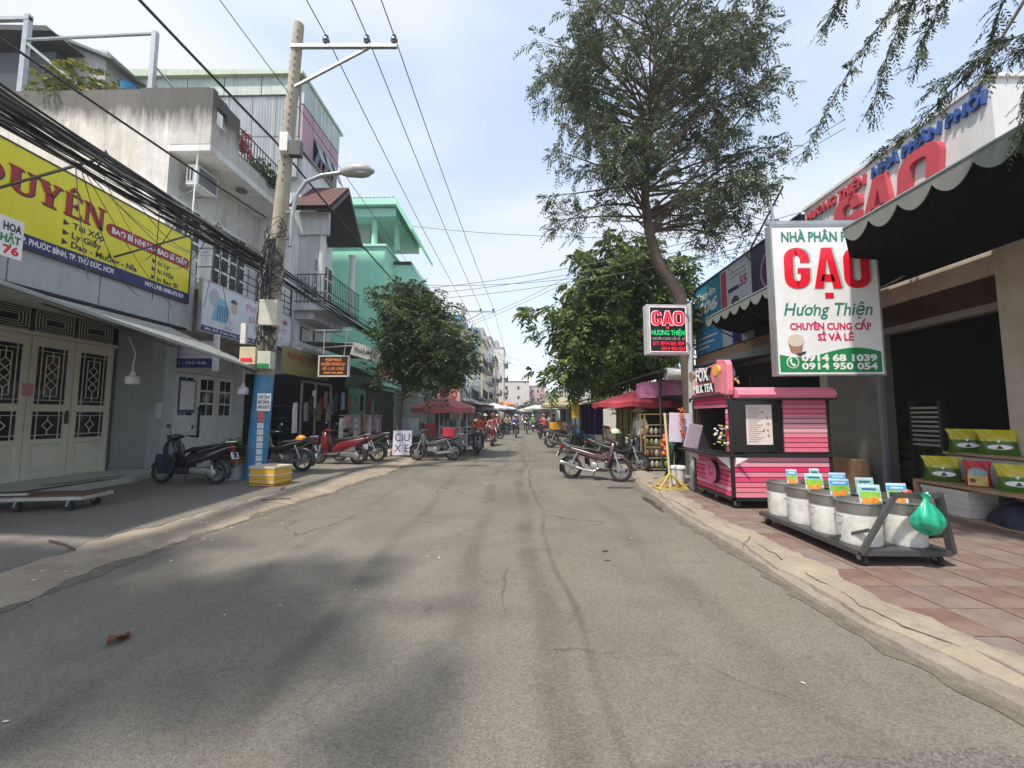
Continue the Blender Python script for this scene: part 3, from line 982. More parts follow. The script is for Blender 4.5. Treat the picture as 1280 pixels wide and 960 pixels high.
# ground floor: white doors with small panes
XE = -10.6
yd = [11.2,12.0,12.85,13.7,14.5]
for i in range(4):
    y0, y1 = yd[i]+0.01, yd[i+1]-0.01
    d = MB().box((XE-0.03,y0,0.15),(XE+0.03,y1,2.95)).build('door_leaf', DOORW, h2)
    for c in range(2):
        for r in range(3):
            a = y0+0.12+c*(y1-y0-0.24)/2+0.02
            MB().box((XE+0.03,a,1.62+r*0.42),(XE+0.034,a+(y1-y0-0.24)/2-0.04,1.98+r*0.42)).build('pane', GLASS, d)
    for za, zb in ((0.3,0.95),(1.05,1.45)):
        q = MB()
        for s in ((y0+0.12,za,y1-0.12,za+0.03),(y0+0.12,zb-0.03,y1-0.12,zb),(y0+0.12,za,y0+0.15,zb),(y1-0.15,za,y1-0.12,zb)):
            q.box((XE+0.03,s[0],s[1]),(XE+0.042,s[2],s[3]))
        q.build('moulding', DOORW, d)
    MB().box((XE+0.03,(y0+y1)/2-0.3,1.5),(XE+0.034,(y0+y1)/2+0.3,1.56)).build('rail', DOORW, d)
MB().box((XE-0.04,10.95,2.97),(XE+0.05,14.6,3.1)).box((XE-0.04,14.52,0.1),(XE+0.2,14.88,4.2)).build('door_frame', PALEW, h2)
MB().box((XE+0.036,12.15,1.7),(XE+0.05,12.8,2.75)).build('notice_board', paint('notice_blue', (0.05,0.1,0.2)), h2)
MB().box((XE+0.051,12.2,1.8),(XE+0.056,12.75,2.7)).build('notice_sheet', SIGNW, h2)
MB().box((XE+0.06,12.92,0.9),(XE+0.10,12.97,1.9)).build('door_bolt', IRON, h2)

# ---- clinic banner
cb = thing('clinic_sign', 'pale clinic signboard with blue coated figure on the balcony front', 'sign', (-8.7,12.7,3.9))
bb = Board((-8.66,10.52,3.93), (0,1,0), (0,0,1))
m_ = MB(); bb.slab(m_, 0, 0, 4.2, 1.4, -0.08, 0); m_.build('board', paint('pale_vinyl', (0.66,0.71,0.78), rough=0.4), cb)
m_ = MB(); bb.slab(m_, 0, 0.0, 4.2, 0.16, 0.001, 0.004); m_.build('blue_band', NAVY, cb)
LB = paint('figure_blue', (0.22,0.50,0.66)); LB2 = paint('figure_dark_blue', (0.05,0.2,0.36)); SK = paint('figure_skin', (0.62,0.47,0.42)); GP = paint('figure_grey', (0.45,0.5,0.56))
def blob(pts, d, mat, nm='print'):
    q = MB(); bb.poly(q, pts, d, 0.001); q.build(nm, mat, cb)
blob(circ(0.42,1.02,0.2,0.26), 0.001, GP)
blob([(0.35,0.38),(0.9,0.36),(1.05,0.75),(0.86,1.02),(0.62,1.08),(0.48,0.85)], 0.002, LB)
for k in range(5):
    blob([(0.52+k*0.1,0.4),(0.56+k*0.1,0.4),(0.62+k*0.08,0.85),(0.57+k*0.08,0.85)], 0.004, LB2)
blob(circ(1.22,0.92,0.13,0.2), 0.002, SK)
blob(circ(1.2,1.05,0.15,0.12,12,0,pi)+[(1.06,0.98),(1.3,0.98)][:0], 0.004, paint('figure_hair', (0.06,0.06,0.08)))
blob([(1.0,0.55),(1.5,0.5),(1.52,0.75),(1.3,0.8),(1.1,0.72)], 0.0015, paint('figure_coat', (0.7,0.74,0.8)))
blob([(0.8,0.2),(1.2,0.2),(1.1,0.34),(0.9,0.34)], 0.002, GP)
RP = paint('rose_print', (0.55,0.2,0.33))
bb.text('PHÒNG KHÁM', RP, cb, 1.75, 0.98, 0.24, width=2.2, bold=0.01)
bb.text('BÁC SĨ CK1 NHẬT', RP, cb, 1.9, 0.64, 0.22, width=2.1, bold=0.01)
bb.text('NỘI - NHI', RP, cb, 2.5, 0.38, 0.15, width=1.2)
bb.text('286, Đỗ Xuân Hợp, P. Phước Bình, TP. Thủ Đức', SIGNW, cb, 0.1, 0.05, 0.075, width=3.2, d=0.006, bold=0.01)
m_ = MB()
for u0, v0, u1, v1 in ((-0.04,-0.04,4.24,0),(-0.04,1.4,4.24,1.44),(-0.04,0,0,1.4),(4.2,0,4.24,1.4)):
    bb.slab(m_, u0, v0, u1, v1, -0.08, 0.012)
m_.build('frame', STEEL, cb)
# second smaller clinic board below, facing the street's near end
cs = thing('clinic_board', 'smaller clinic board with navy bottom half hanging above the white doors', 'sign', (-9.3,11.2,2.9))
b2 = Board((-9.98,10.95,2.95), (1,0,0), (0,0,1))
m_ = MB(); b2.slab(m_, 0, 0, 1.35, 0.75, -0.06, 0); m_.build('board', paint('dull_vinyl', (0.50,0.52,0.56)), cs)
m_ = MB(); b2.slab(m_, 0, 0, 1.35, 0.26, 0.001, 0.004); m_.build('navy_band', NAVY, cs)
b2.text('PHÒNG KHÁM', RP, cs, 0.08, 0.5, 0.12, width=1.0); b2.text('BÁC SĨ CK1 - NỘI NHI', RP, cs, 0.08, 0.34, 0.08, width=1.1)
b2.text('Thứ 2 - Chủ nhật', SIGNW, cs, 0.1, 0.1, 0.08, width=1.1, d=0.006)
m_ = MB(); b2.slab(m_, 1.36, -0.1, 1.5, 0.95, -0.07, 0.0); m_.build('side_post', PALEW, cs)

# ---- roof things on the old house: steel frame, plants, dark shed
fr = thing('roof_frame', 'galvanised steel pipe frame standing on the old house roof', 'frame', (-14,12,11.0))
MB().box((-16.47,11.95,11.0),(-16.3,12.08,14.95)).build('post', STEEL, fr)
MB().box((-12.1,11.95,11.0),(-11.95,12.08,14.25)).build('post', STEEL, fr)
MB().tube([(-16.4,12,14.05),(-12.0,12,14.18)],0.05).build('rail', STEEL, fr)
MB().bar((-20,12,14.8),(-16.3,12,14.8),0.12).build('rail', STEEL, fr)
MB().bar((-16.3,12,13.9),(-14.2,12,12.2),0.08).bar((-12.0,12,13.1),(-11.2,13.6,11.9),0.05).bar((-12.0,12,12.5),(-11.2,13.6,11.3),0.05).build('brace', STEEL, fr)
sh = thing('roof_shed', 'dark corrugated roof shed behind the steel pipe frame', 'shed', (-18,14,11))
MB().box((-24,13.0,11.0),(-16.6,17,14.6)).build('wall', M('shed_sheet', (0.03,0.04,0.045), rough=0.5, var=0.2), sh)
MB().prism([(-24,12.5,15.4),(-16.4,12.5,15.1),(-16.2,12.5,14.9),(-24,12.5,15.2)], (0,5,0.2)).build('roof', M('shed_roof', (0.035,0.04,0.043), rough=0.5), sh)
MB().prism([(-16.6,13.6,13.2),(-15.4,13.6,13.2),(-15.4,13.6,15.2),(-17.0,13.6,15.5)], (0,3,0)).build('lift_box', M('shed_pale', (0.4,0.42,0.42), streak=0.3), sh)
MB().prism([(-17.0,13.3,15.6),(-14.9,13.3,14.7),(-14.9,13.3,14.6),(-17.0,13.3,15.5)], (0,3.6,0.15)).build('lift_roof', M('shed_roof2', (0.12,0.15,0.14)), sh)
# ---- tall house with corrugated top floor, red tiled canopy and clothes shop below
GREYP = M('grey_plaster', (0.50,0.51,0.52), rough=0.9, var=0.12, scale=1.2, streak=0.35, dirt=0.3)
SHEET = M('pale_sheet', (0.50,0.53,0.54), rough=0.5, metal=0.2, var=0.1, streak=0.3)
SHEETG = M('green_sheet', (0.42,0.50,0.46), rough=0.5, var=0.1, streak=0.4)
PINK = M('faded_pink_board', (0.42,0.27,0.34), rough=0.7, var=0.2, streak=0.3)
TILE = M('red_roof_tile', (0.085,0.034,0.030), rough=0.8, var=0.35, scale=7)
h3 = thing('corrugated_house', 'tall house with corrugated sheet top floor and red tiled balcony canopy', 'house', (-8.6,17,0.1))
m_ = MB().box((-16.5,14.95,4.2),(-8.62,17.7,12.1)).box((-8.8,14.95,3.9),(-8.4,19.2,4.2)).box((-10.8,14.9,3.2),(-8.35,15.1,4.2))
m_.build('wall', M('white_side_plaster', (0.68,0.69,0.70), rough=0.9, var=0.1, streak=0.3), h3)
MB().box((-16.5,15.1,0.0),(-10.8,19.2,4.2)).box((-10.8,14.95,0.0),(-10.7,19.2,3.9)).box((-16.5,19.2,0.0),(-8.4,19.4,4.2)).build('shop_back_wall', M('dark_interior', (0.025,0.023,0.022), rough=0.8), h3)  # near black walls: the shade inside the shop is put into their colour
MB().box((-16.3,14.8,12.1),(-8.66,17.85,14.95)).build('top_floor', SHEET, h3)
# ribbed sheets on the near face, in panels
for i in range(8):
    x0 = -16.2+i*0.94
    for z0, z1 in ((10.9,12.55),(12.58,14.25)):
        q = MB()
        n = 16
        q.grid(lambda u, v: (x0+0.92*u, 14.70+0.05*((round(u*n) % 2)), z0+(z1-z0)*v), n, 1)
        q.build('sheet_panel', SHEET, h3, fix=False)
for i in range(5):
    MB().box((-16.2+i*1.5,14.66,14.28),(-14.74+i*1.5,14.72,15.05)).build('fascia_panel', SHEETG, h3)
MB().prism([(-16.6,14.5,15.35),(-8.5,14.5,15.15),(-8.5,14.5,15.02),(-16.6,14.5,15.02)], (0,3.6,0)).build('roof_edge', M('pale_green_edge', (0.42,0.52,0.38), streak=0.3), h3)
for i in range(4):
    a, b = 14.75+i*0.78, 14.75+(i+1)*0.78-0.04
    MB().box((-8.66,a,13.95),(-8.55,b,15.0)).build('fascia_panel', SHEETG, h3)
    MB().box((-8.66,a,13.15 if i else 12.0),(-8.57,b,13.9)).build('pink_board', PINK, h3)
    if i:
        MB().box((-8.66,a,12.0),(-8.58,a+0.1,13.15)).build('pink_board', PINK, h3)
        w = MB().box((-8.62,a+0.12,12.05),(-8.58,b-0.05,13.1)).build('window', GLASS, h3)
        MB().prism([(-8.57,a+0.15,13.1),(-8.57,b-0.1,13.1),(-8.25,b-0.1,12.2),(-8.25,a+0.15,12.2)], (0.015,0,0.02)).build('open_casement', M('casement_glass', (0.1,0.12,0.14), rough=0.15), w)
MB().box((-8.72,14.7,12.0),(-8.5,17.9,12.06)).build('ledge', CONC, h3)
# balcony with canopy
MB().box((-8.65,14.7,5.6),(-7.2,17.6,5.85)).box((-8.65,14.9,5.3),(-7.9,17.4,5.6)).build('balcony_slab', GREYP, h3)
MB().box((-8.62,14.95,5.85),(-8.3,15.6,9.3)).build('wall_pier', GREYP, h3)
rl = MB()
for k in range(19):
    y = 14.8+k*0.15
    rl.bar((-7.25,y,5.85),(-7.25,y,7.0),0.018)
for z in (5.95,6.3,7.0):
    rl.bar((-7.25,14.75,z),(-7.25,17.55,z),0.03).bar((-7.25,14.75,z),(-8.6,14.75,z),0.03)
for k in range(9):
    rl.bar((-7.3-k*0.15,14.75,5.85),(-7.3-k*0.15,14.75,7.0),0.018)
rl.build('balcony_railing', IRON, h3)
for x, y in ((-7.7,15.0),(-7.5,17.3)):
    MB().lathe([(0.16,5.85),(0.13,6.0),(0.12,8.6),(0.18,8.75)], (x,y,0), 12).build('column', paint('white_column', (0.62,0.63,0.63)), h3, smooth=True)
# gabled canopy roof, its gable end toward the street
RY, RZ, NY, NZ, FY, FZ, XO = 15.8, 11.0, 14.3, 9.45, 17.4, 9.25, -7.1
cn = MB().prism([(-8.7,NY,NZ),(XO,NY,NZ),(XO,RY,RZ),(-8.7,RY,RZ)], (0,0.02,0.05)).build('canopy_roof', TILE, h3)
MB().prism([(-8.7,RY,RZ),(XO,RY,RZ),(XO,FY,FZ),(-8.7,FY,FZ)], (0,0.02,0.05)).build('canopy_slope', TILE, h3)
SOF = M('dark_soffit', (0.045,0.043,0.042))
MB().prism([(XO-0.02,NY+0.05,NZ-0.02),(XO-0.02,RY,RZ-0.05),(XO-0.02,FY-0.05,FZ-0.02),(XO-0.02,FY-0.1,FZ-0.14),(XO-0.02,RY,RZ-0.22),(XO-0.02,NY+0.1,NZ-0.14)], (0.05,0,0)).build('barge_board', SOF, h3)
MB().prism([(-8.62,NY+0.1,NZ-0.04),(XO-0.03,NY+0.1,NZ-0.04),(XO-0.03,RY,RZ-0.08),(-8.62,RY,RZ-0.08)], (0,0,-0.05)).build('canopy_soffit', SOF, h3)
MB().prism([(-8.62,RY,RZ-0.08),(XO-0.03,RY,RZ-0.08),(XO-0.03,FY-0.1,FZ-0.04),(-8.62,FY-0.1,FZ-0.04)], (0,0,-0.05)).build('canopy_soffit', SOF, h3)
MB().box((-8.6,14.8,8.6),(-7.4,14.95,9.5)).build('canopy_beam', GREYP, h3)
for j in range(6):
    f = (j+0.35)/6
    y, z = NY+(RY-NY)*f, NZ+(RZ-NZ)*f
    for i in range(8):
        MB().rbox((-8.6+i*0.2,y,z+0.07),(0.185,0.40,0.03),(radians(46),0,0)).build('roof_tile', TILE, cn)
shutter_window(h3, -8.6, 15.9, 17.6, 5.9, 8.2, 4, 4)
for y in (15.3,16.3):
    w = MB().box((-8.61,y,4.55),(-8.55,y+0.5,5.1)).build('window', GLASS, h3)
# clothes shop: recessed dark opening, glazed door frame, fascia sign
MB().box((-10.7,15.1,0.11),(-8.4,19.2,0.14)).build('shop_floor', M('shop_tiles', (0.2,0.19,0.17), rough=0.4), h3)
f = MB()
for y in (15.15,16.2,17.5):
    f.box((-8.42,y,0.1),(-8.36,y+0.08,3.0))
f.box((-8.42,15.15,2.9),(-8.36,17.58,3.0)).build('shop_frame', STEEL, h3)
fs = thing('fascia_sign', 'faded olive clothes shop sign above the glazed shopfront beside the pole', 'sign', (-8.3,15.5,3.1))
bb = Board((-8.3,13.75,3.1), (0,1,0), (0,0,1))
m_ = MB(); bb.slab(m_, 0, 0, 3.4, 0.98, -0.06, 0); m_.build('board', M('olive_vinyl', (0.30,0.27,0.10), rough=0.6, var=0.2), fs)
bb.text('PHÁP PHỤC HUYỀN TRANG', MAROON, fs, 0.25, 0.55, 0.25, width=2.9, bold=0.03); bb.text('CHUYÊN ĐỒ LAM', M('olive_light', (0.5,0.44,0.15)), fs, 1.0, 0.2, 0.17, width=1.7, bold=0.02)
bw = thing('garment_rack', 'tall rack of dark folded garments inside the clothes shop', 'rack', (-10.0,16.3,0.14))
for z in (0.5,1.0,1.5,2.0):
    MB().box((-10.6,15.2,z),(-9.9,17.5,z+0.04)).build('shelf', DARKM, bw)
for y in (15.2,16.3,17.4):
    MB().box((-10.6,y,0.14),(-10.5,y+0.06,2.4)).build('post', DARKM, bw)
GC = [('grey',(0.25,0.25,0.26)),('dark red',(0.25,0.03,0.04)),('cream',(0.5,0.45,0.36)),('white',(0.62,0.62,0.62)),('black',(0.03,0.03,0.035)),('pink',(0.5,0.25,0.27)),('brown',(0.2,0.12,0.07)),('blue grey',(0.2,0.26,0.32))]
ORD = ['first','second','third','fourth','fifth','sixth','seventh','eighth','ninth','tenth','eleventh','twelfth','thirteenth','fourteenth']
def garment(x, y, z, h, w, ci, where, rz=0.0, grp='garments for sale at the clothes shop'):
    nm, c = GC[ci % len(GC)]
    q = MB()
    def fn(u, v):
        t = (v-0.5)
        a = pi*2*u
        ww = w*(0.5+0.5*(0.55 if v > 0.86 else 1)*(1-0.15*v))
        return (x+(0.05+0.02*sin(5*a+v*3))*sin(a)*0.9, y+ww*0.5*cos(a), z+h*v-(0.06*abs(cos(a)) if v > 0.8 else 0))
    q.grid(fn, 14, 8)
    o = q.build('garment', M('cloth_'+nm.replace(' ','_'), c, rough=0.9, var=0.25, scale=8), smooth=True, label=f'{nm} garment {where}', cat='garment', group=grp)
    return o
for i in range(8):
    garment(-8.25+0.05*(i % 2), 15.3+i*0.29, 1.4+0.25*(i % 3), 0.75, 0.3, [0,4,3,6,1,0,2,7][i], f'hanging {ORD[i]} from the pole in the shop doorway')
garment(-8.0, 14.1, 1.0, 1.1, 0.3, 3, 'hanging beside the utility pole behind the black motorbike')
# green striped roller awning and display tables in front
ga = thing('striped_awning', 'dark green striped canvas awning over the clothes displays', 'awning', (-7.4,17.6,3.0))
def gaw(u, v):
    return (-8.35+1.45*u, 15.6+4.2*v, 4.05-0.75*u**1.3+0.015*sin(v*90))
MB().grid(gaw, 6, 60).build('canvas', M('green_canvas', (0.012,0.05,0.035), rough=0.8, var=0.2), ga, fix=False)
MB().grid(lambda u, v: (-6.9, 15.6+4.2*v, 3.30-0.55*u*(1+0.12*sin(v*70))+0.0), 2, 60).build('valance', M('green_canvas', (0.012,0.05,0.035)), ga, fix=False)
MB().bar((-8.3,15.0,4.15),(-6.2,15.0,4.3),0.05).bar((-6.2,15.0,4.3),(-6.2,19.5,4.2),0.05).bar((-8.3,17.5,4.1),(-6.2,17.5,4.25),0.05).build('frame', STEEL, ga)
cr = MB().grid(lambda u, v: (-8.4+2.3*u, 14.95+4.4*v, 4.45-0.1*u+0.03*sin(v*100)), 2, 80).build('roofing_sheet', M('grey_roof_sheet', (0.22,0.22,0.22), rough=0.6, streak=0.3), ga, fix=False)
# signs in front: dark hanging lightbox and white tilted board
hs = thing('hanging_sign', 'dark brown hanging sign with orange lettering and white frame', 'sign', (-5.9,12.5,2.86))
b2 = Board((-6.38,12.5,2.87), (1,0,0), (0,0,1))
m_ = MB(); b2.slab(m_, 0, 0, 0.92, 0.62, -0.10, 0); m_.build('board', paint('brown_board', (0.05,0.012,0.01)), hs)
m_ = MB()
for u0, v0, u1, v1 in ((-0.03,-0.03,0.95,0.01),(-0.03,0.61,0.95,0.65),(-0.03,0.01,0.01,0.61),(0.91,0.01,0.95,0.61)):
    b2.slab(m_, u0, v0, u1, v1, -0.11, 0.012)
m_.build('frame', paint('off_white', (0.6,0.56,0.5)), hs)
OR = paint('orange_print', (0.78,0.26,0.04))
for tx, v, w, h in (('PHÁP PHỤC',0.47,0.52,0.085),('HUYỀN TRANG Q.9',0.33,0.78,0.09),('SỐ 1, KP. CHỢ',0.19,0.7,0.075),('0909 744 6985',0.06,0.62,0.07)):
    b2.text(tx, OR, hs, 0.46, v, h, width=w, align='c', bold=0.03)
MB().tube([(-6.25,12.5,3.5),(-6.3,12.6,4.35)],0.018).tube([(-5.6,12.5,3.5),(-5.55,12.6,4.35)],0.018).tube([(-6.6,12.6,4.35),(-5.4,12.6,4.35)],0.02).tube([(-6.2,12.6,4.35),(-6.2,15.0,4.35)],0.02).build('hanger', STEEL, hs)
ws = thing('white_shop_board', 'white tilted shop board over the green striped awning', 'sign', (-5.8,14.6,3.6))
b2 = Board((-6.25,14.5,3.95), (0.93,0.25,-0.28), (0.22,0.0,0.95))
m_ = MB(); b2.slab(m_, 0, -0.08, 1.05, 0.40, -0.05, 0); m_.build('board', paint('greyed_vinyl', (0.55,0.55,0.5), dirt=0.2), ws)
b2.text('PHÁP PHỤC', INK, ws, 0.12, 0.04, 0.2, width=0.8, bold=0.02)
MB().bar((-6.2,14.52,4.4),(-6.2,15.2,4.4),0.03).bar((-5.4,14.75,4.0),(-6.2,15.4,4.2),0.03).build('bracket', STEEL, ws)
rs = thing('red_shop_sign', 'red shop sign with white lower edge right of the green awning', 'sign', (-6.9,20.8,3.5))
b2 = Board((-6.9,19.2,3.62), (0,1,0), (0,0,1))
m_ = MB(); b2.slab(m_, 0, 0, 3.3, 0.75, -0.06, 0); m_.build('board', paint('red_vinyl', (0.5,0.02,0.03)), rs)
b2.text('ÁO LAM', paint('pale_pink', (0.75,0.5,0.5)), rs, 0.5, 0.25, 0.35, width=2.2, bold=0.02)
m_ = MB(); b2.slab(m_, 0, -0.14, 3.3, 0, -0.06, 0.01); m_.build('edge', WHITE, rs)
# display tables and hanging stock in front of the shop
for i, (x, y) in enumerate(((-7.7,16.4),(-7.4,17.8),(-7.2,19.2))):
    t = thing('display_table', ['dark display table nearest the red scooters','middle dark display table below the green awning','far dark display table below the red sign'][i], 'table', (x,y,0.1), group='display tables before the clothes shop')
    MB().box((x-0.4,y-0.6,0.75),(x+0.4,y+0.6,0.8)).build('top', DARKM, t)
    MB().box((x-0.38,y-0.58,0.1),(x+0.38,y+0.58,0.74)).build('base', M('table_skirt', (0.05,0.05,0.055)), t)
cc = 0
for i in range(14):
    y = 15.6+i*0.33
    garment(-7.0+0.012*(i % 3), y, 0.75+0.06*(i % 4), 0.8, 0.34, [3,2,5,0,3,2,6,5,2,3,7,5,2,0][i], f'hanging {ORD[i]} from the pole in the low front row')
    if i % 2 == 0:
        garment(-7.3, y+0.1, 1.75+0.05*(i % 3), 0.75, 0.3, [4,7,6,0,4,1,7][i//2], f'hanging {ORD[i//2]} from the pole high under the green awning')
MB().tube([(-7.0,15.4,1.62),(-7.0,20.3,1.62)],0.02).build('hanging_rail', STEEL, label='thin steel rail carrying the low row of garments', cat='rail')

# ---- mint green house
MINT = M('mint_paint', (0.36,0.80,0.60), rough=0.85, var=0.06, scale=1.0, streak=0.12)
MINTL = M('mint_trim', (0.42,0.78,0.66), rough=0.8, var=0.05)
h4 = thing('mint_green_house', 'mint green house with rooftop pavilion on columns', 'house', (-8.5,22,0.1))
MB().box((-13,20.3,3.2),(-7.1,25,10.5)).box((-13,20.3,0),(-7.9,25,3.2)).build('wall', MINT, h4)
MB().box((-7.9,20.32,0.1),(-7.86,24.8,3.05)).build('opening_shade_panel', M('dark_interior', (0.025,0.023,0.022)), h4)  # flat dark sheet on the wall, painted as the shade of an open shop
MB().box((-10.2,20.2,10.5),(-7.0,25,10.62)).build('parapet', MINTL, h4)
MB().box((-13,21.0,10.6),(-8.2,25,12.2)).build('roof_room', M('roof_room_grey', (0.42,0.45,0.42), var=0.1), h4)  # pale grey green, duller than the mint walls
for x in (-9.35,-7.75,-6.75):
    MB().lathe([(0.16,10.6),(0.15,12.0),(0.2,12.1)], (x,20.5 if x < -7 else 21.2,0), 12).build('column', MINTL, h4, smooth=True)
MB().box((-12,20.1,12.05),(-6.5,25,12.5)).build('beam', MINTL, h4)
MB().prism([(-12,19.8,12.55),(-6.4,19.8,12.55),(-5.9,21,11.5),(-5.9,25,11.5),(-6.4,25,12.6),(-12,25,12.6)][:2]+[(-6.4,25.2,12.55),(-12,25.2,12.55)], (0,0,0.35)).build('roof', MINTL, h4)
MB().prism([(-6.4,19.8,12.9),(-5.6,20.0,11.35),(-5.65,20.0,11.2),(-6.4,19.8,12.5)], (0,5,0)).build('roof_skirt', MINT, h4)
q = MB()
for k in range(28):
    q.lathe([(0.09,0),(0.09,0.3)], (-12+k*0.2,19.85,12.9), 6, axis='y')
q.build('ridge_tiles', TILE, h4)
MB().box((-7.2,22.0,8.4),(-5.9,26,8.7)).build('balcony_roof', MINTL, h4)
MB().prism([(-7.2,21.8,10.1),(-6.0,21.8,10.1),(-5.4,21.8,8.7),(-7.2,21.8,9.2)], (0,4,0)).build('gable', MINTL, h4)
MB().prism([(-7.2,21.7,10.25),(-6.1,21.7,10.25),(-6.1,21.7,10.1),(-7.2,21.7,10.1)], (0,4.2,0)).build('tile_strip', TILE, h4)
for y in (21,23):
    shutter_window(h4, -7.1, y, y+1.2, 4.2, 6.2, 2, 3)

# ---- houses farther along the street (each with storeys, windows, balconies)
def far_house(x0, x1, y0, y1, h, col, label, side, floors, trim=None, roof=None, sign=None):
    t = thing('town_house', label, 'house', ((x0+x1)/2,(y0+y1)/2,0))
    nm = 'plaster_%d' % int(1000*(col[0]+3*col[1]+7*col[2]))
    mt = M(nm, col, rough=0.9, var=0.1, scale=0.8, streak=0.3, dirt=0.25, dirtcol=(0.2,0.19,0.18))
    MB().box((x0,y0,0),(x1,y1,h)).build('wall', mt, t)
    MB().box((x0-0.12,y0-0.12,h),(x1+0.12,y1+0.12,h+0.35)).build('parapet', trim or CONC, t)
    fx = x1 if side < 0 else x0
    s = 1 if side < 0 else -1
    fh = h/floors
    MB().box((fx,y0+0.25,0.1),(fx+s*0.03,y1-0.25,fh*0.85)).build('opening_shade_panel', M('dark_interior', (0.025,0.023,0.022), rough=0.8), t)  # thin dark panel; its colour stands in for the shaded shop interior
    for f in range(1, floors):
        z = f*fh
        MB().box((fx,y0+0.1,z-0.1),(fx+s*0.9,y1-0.1,z+0.06)).build('balcony_slab', trim or CONC, t)
        r = MB()
        for k in range(int((y1-y0)/0.3)):
            r.box((fx+s*0.85,y0+0.15+k*0.3,z+0.06),(fx+s*0.88,y0+0.18+k*0.3,z+0.95))
        r.box((fx+s*0.84,y0+0.1,z+0.93),(fx+s*0.89,y1-0.1,z+0.98)).build('railing', IRON, t)
        n = max(1, int((y1-y0)/1.7))
        for k in range(n):
            a = y0+(y1-y0)*(k+0.22)/n
            b = y0+(y1-y0)*(k+0.78)/n
            w = MB().box((fx,a,z+0.15),(fx+s*0.05,b,z+fh*0.8)).build('window', DOORW, t)
            for c in range(2):
                MB().box((fx+s*0.05,a+(b-a)*c/2+0.06,z+0.25),(fx+s*0.056,a+(b-a)*(c+1)/2-0.06,z+fh*0.75)).build('pane', GLASS, w)
        # windows on the end wall facing down the street
        for k in range(2):
            a = x0+(x1-x0)*(0.35+0.32*k) if side < 0 else x0+(x1-x0)*(0.1+0.32*k)
            w = MB().box((a,y0-0.05,z+0.6),(a+0.9,y0,z+1.9)).build('window', DOORW, t)
            MB().box((a+0.08,y0-0.056,z+0.68),(a+0.82,y0-0.05,z+1.82)).build('pane', GLASS, w)
    if roof:
        MB().box((x0+0.5,y0+1,h+0.3),(x1-1.5,y1-1,h+2.2)).build('roof_room', roof, t)
        MB().lathe([(0.5,0),(0.5,1.1),(0.05,1.3)], ((x0+x1)/2,y0+1.0,h+0.36), 12).build('water_tank', STEEL, t)
    return t
BLUEROOM = M('blue_sheet', (0.06,0.24,0.38), rough=0.6, streak=0.2)
far_house(-12,-5.6,26,32,7.2,(0.45,0.44,0.42),'grey two storey house just past the mint green house',-1,2)
far_house(-12,-5.0,34,40,9,(0.50,0.50,0.44),'cream house behind the red parasol cart',-1,3)
far_house(-13,-4.8,42,49,10.5,(0.42,0.5,0.46),'pale green house in the left market row',-1,3,roof=BLUEROOM)
far_house(-13,-4.9,52,60,11.5,(0.60,0.50,0.28),'ochre house above the left market awnings',-1,3)
far_house(-13,-5.2,62,70,13.5,(0.52,0.53,0.55),'grey white house with blue roof room',-1,4,roof=BLUEROOM)
far_house(-14,-5.4,73,83,16,(0.6,0.58,0.55),'tall white house in the middle of the left row',-1,4,roof=CONC)
far_house(-14,-5.2,87,97,13,(0.58,0.44,0.36),'peach house toward the end of the street',-1,4)
far_house(-13,-4.2,102,114,19,(0.62,0.6,0.56),'tall cream house near the street end',-1,5,roof=CONC)
far_house(-9,3.0,128,140,12.5,(0.6,0.57,0.55),'white house with red canopy closing the street',-1,4,trim=M('red_trim',(0.35,0.08,0.08)))
far_house(3.4,8.5,134,142,11.5,(0.55,0.36,0.36),'pink house closing the street',1,4)
far_house(9.0,16,120,134,8.5,(0.6,0.6,0.6),'low white house far down the right side',1,3)
far_house(5.2,12,70,84,5.5,(0.5,0.5,0.48),'low grey house behind the right market stalls',1,2)
far_house(5.6,13,44,56,6.0,(0.48,0.45,0.4),'low beige house behind the leafy tree',1,2)
# ================================================================== POLES, LAMP, CABLES
POLEC = M('pole_concrete', (0.36,0.32,0.25), rough=0.9, var=0.18, scale=3, bump=0.3, bscale=40, streak=0.25)
up = thing('utility_pole', 'leaning concrete utility pole with blue painted base and crossarm', 'utility pole', (-6.42,9.7,0.1))
PB, PT = Vector((-6.42,9.7,0.05)), Vector((-5.93,9.85,12.1))
def pp(z): return PB + (PT-PB)*((z-0.05)/12.05)
MB().tube([pp(0.05),pp(2.6)], [0.235,0.21], 18).build('painted_base', M('blue_pole_paint', (0.035,0.22,0.42), rough=0.6, var=0.2, dirt=0.45, dirtcol=(0.3,0.3,0.28)), up, smooth=True)
MB().tube([pp(2.6),pp(12.1)], [0.208,0.125], 18).build('shaft', POLEC, up, smooth=True)
q = MB()
for k in range(22):
    z = 7.6+k*0.2
    c = pp(z)
    r = 0.208-0.083*(z-2.6)/9.5
    q.box((c.x+r*0.25,c.y-r*0.99-0.004,z),(c.x+r*0.25+0.035,c.y-r*0.9,z+0.05)).box((c.x-r*0.6,c.y-r*0.82,z+0.1),(c.x-r*0.6+0.035,c.y-r*0.7,z+0.15))
q.build('step_holes', M('hole_dark', (0.05,0.045,0.04)), up)
MB().bar((-6.05,9.72,11.35),(-3.22,9.72,11.3),0.09).build('crossarm', STEEL, up)
MB().bar((-5.98,9.75,10.2),(-4.0,9.74,11.28),0.06).build('brace', STEEL, up)
INS = [(-5.11,9.72,11.38),(-4.02,9.72,11.36),(-3.3,9.72,11.35)]
for p in INS:
    MB().lathe([(0.02,-0.12),(0.02,0.0),(0.075,0.02),(0.075,0.05),(0.05,0.06),(0.09,0.09),(0.09,0.15),(0.05,0.2),(0.06,0.24),(0.02,0.27)], p, 12).build('insulator', M('insulator_glaze', (0.10,0.10,0.105), rough=0.2), up, smooth=True)
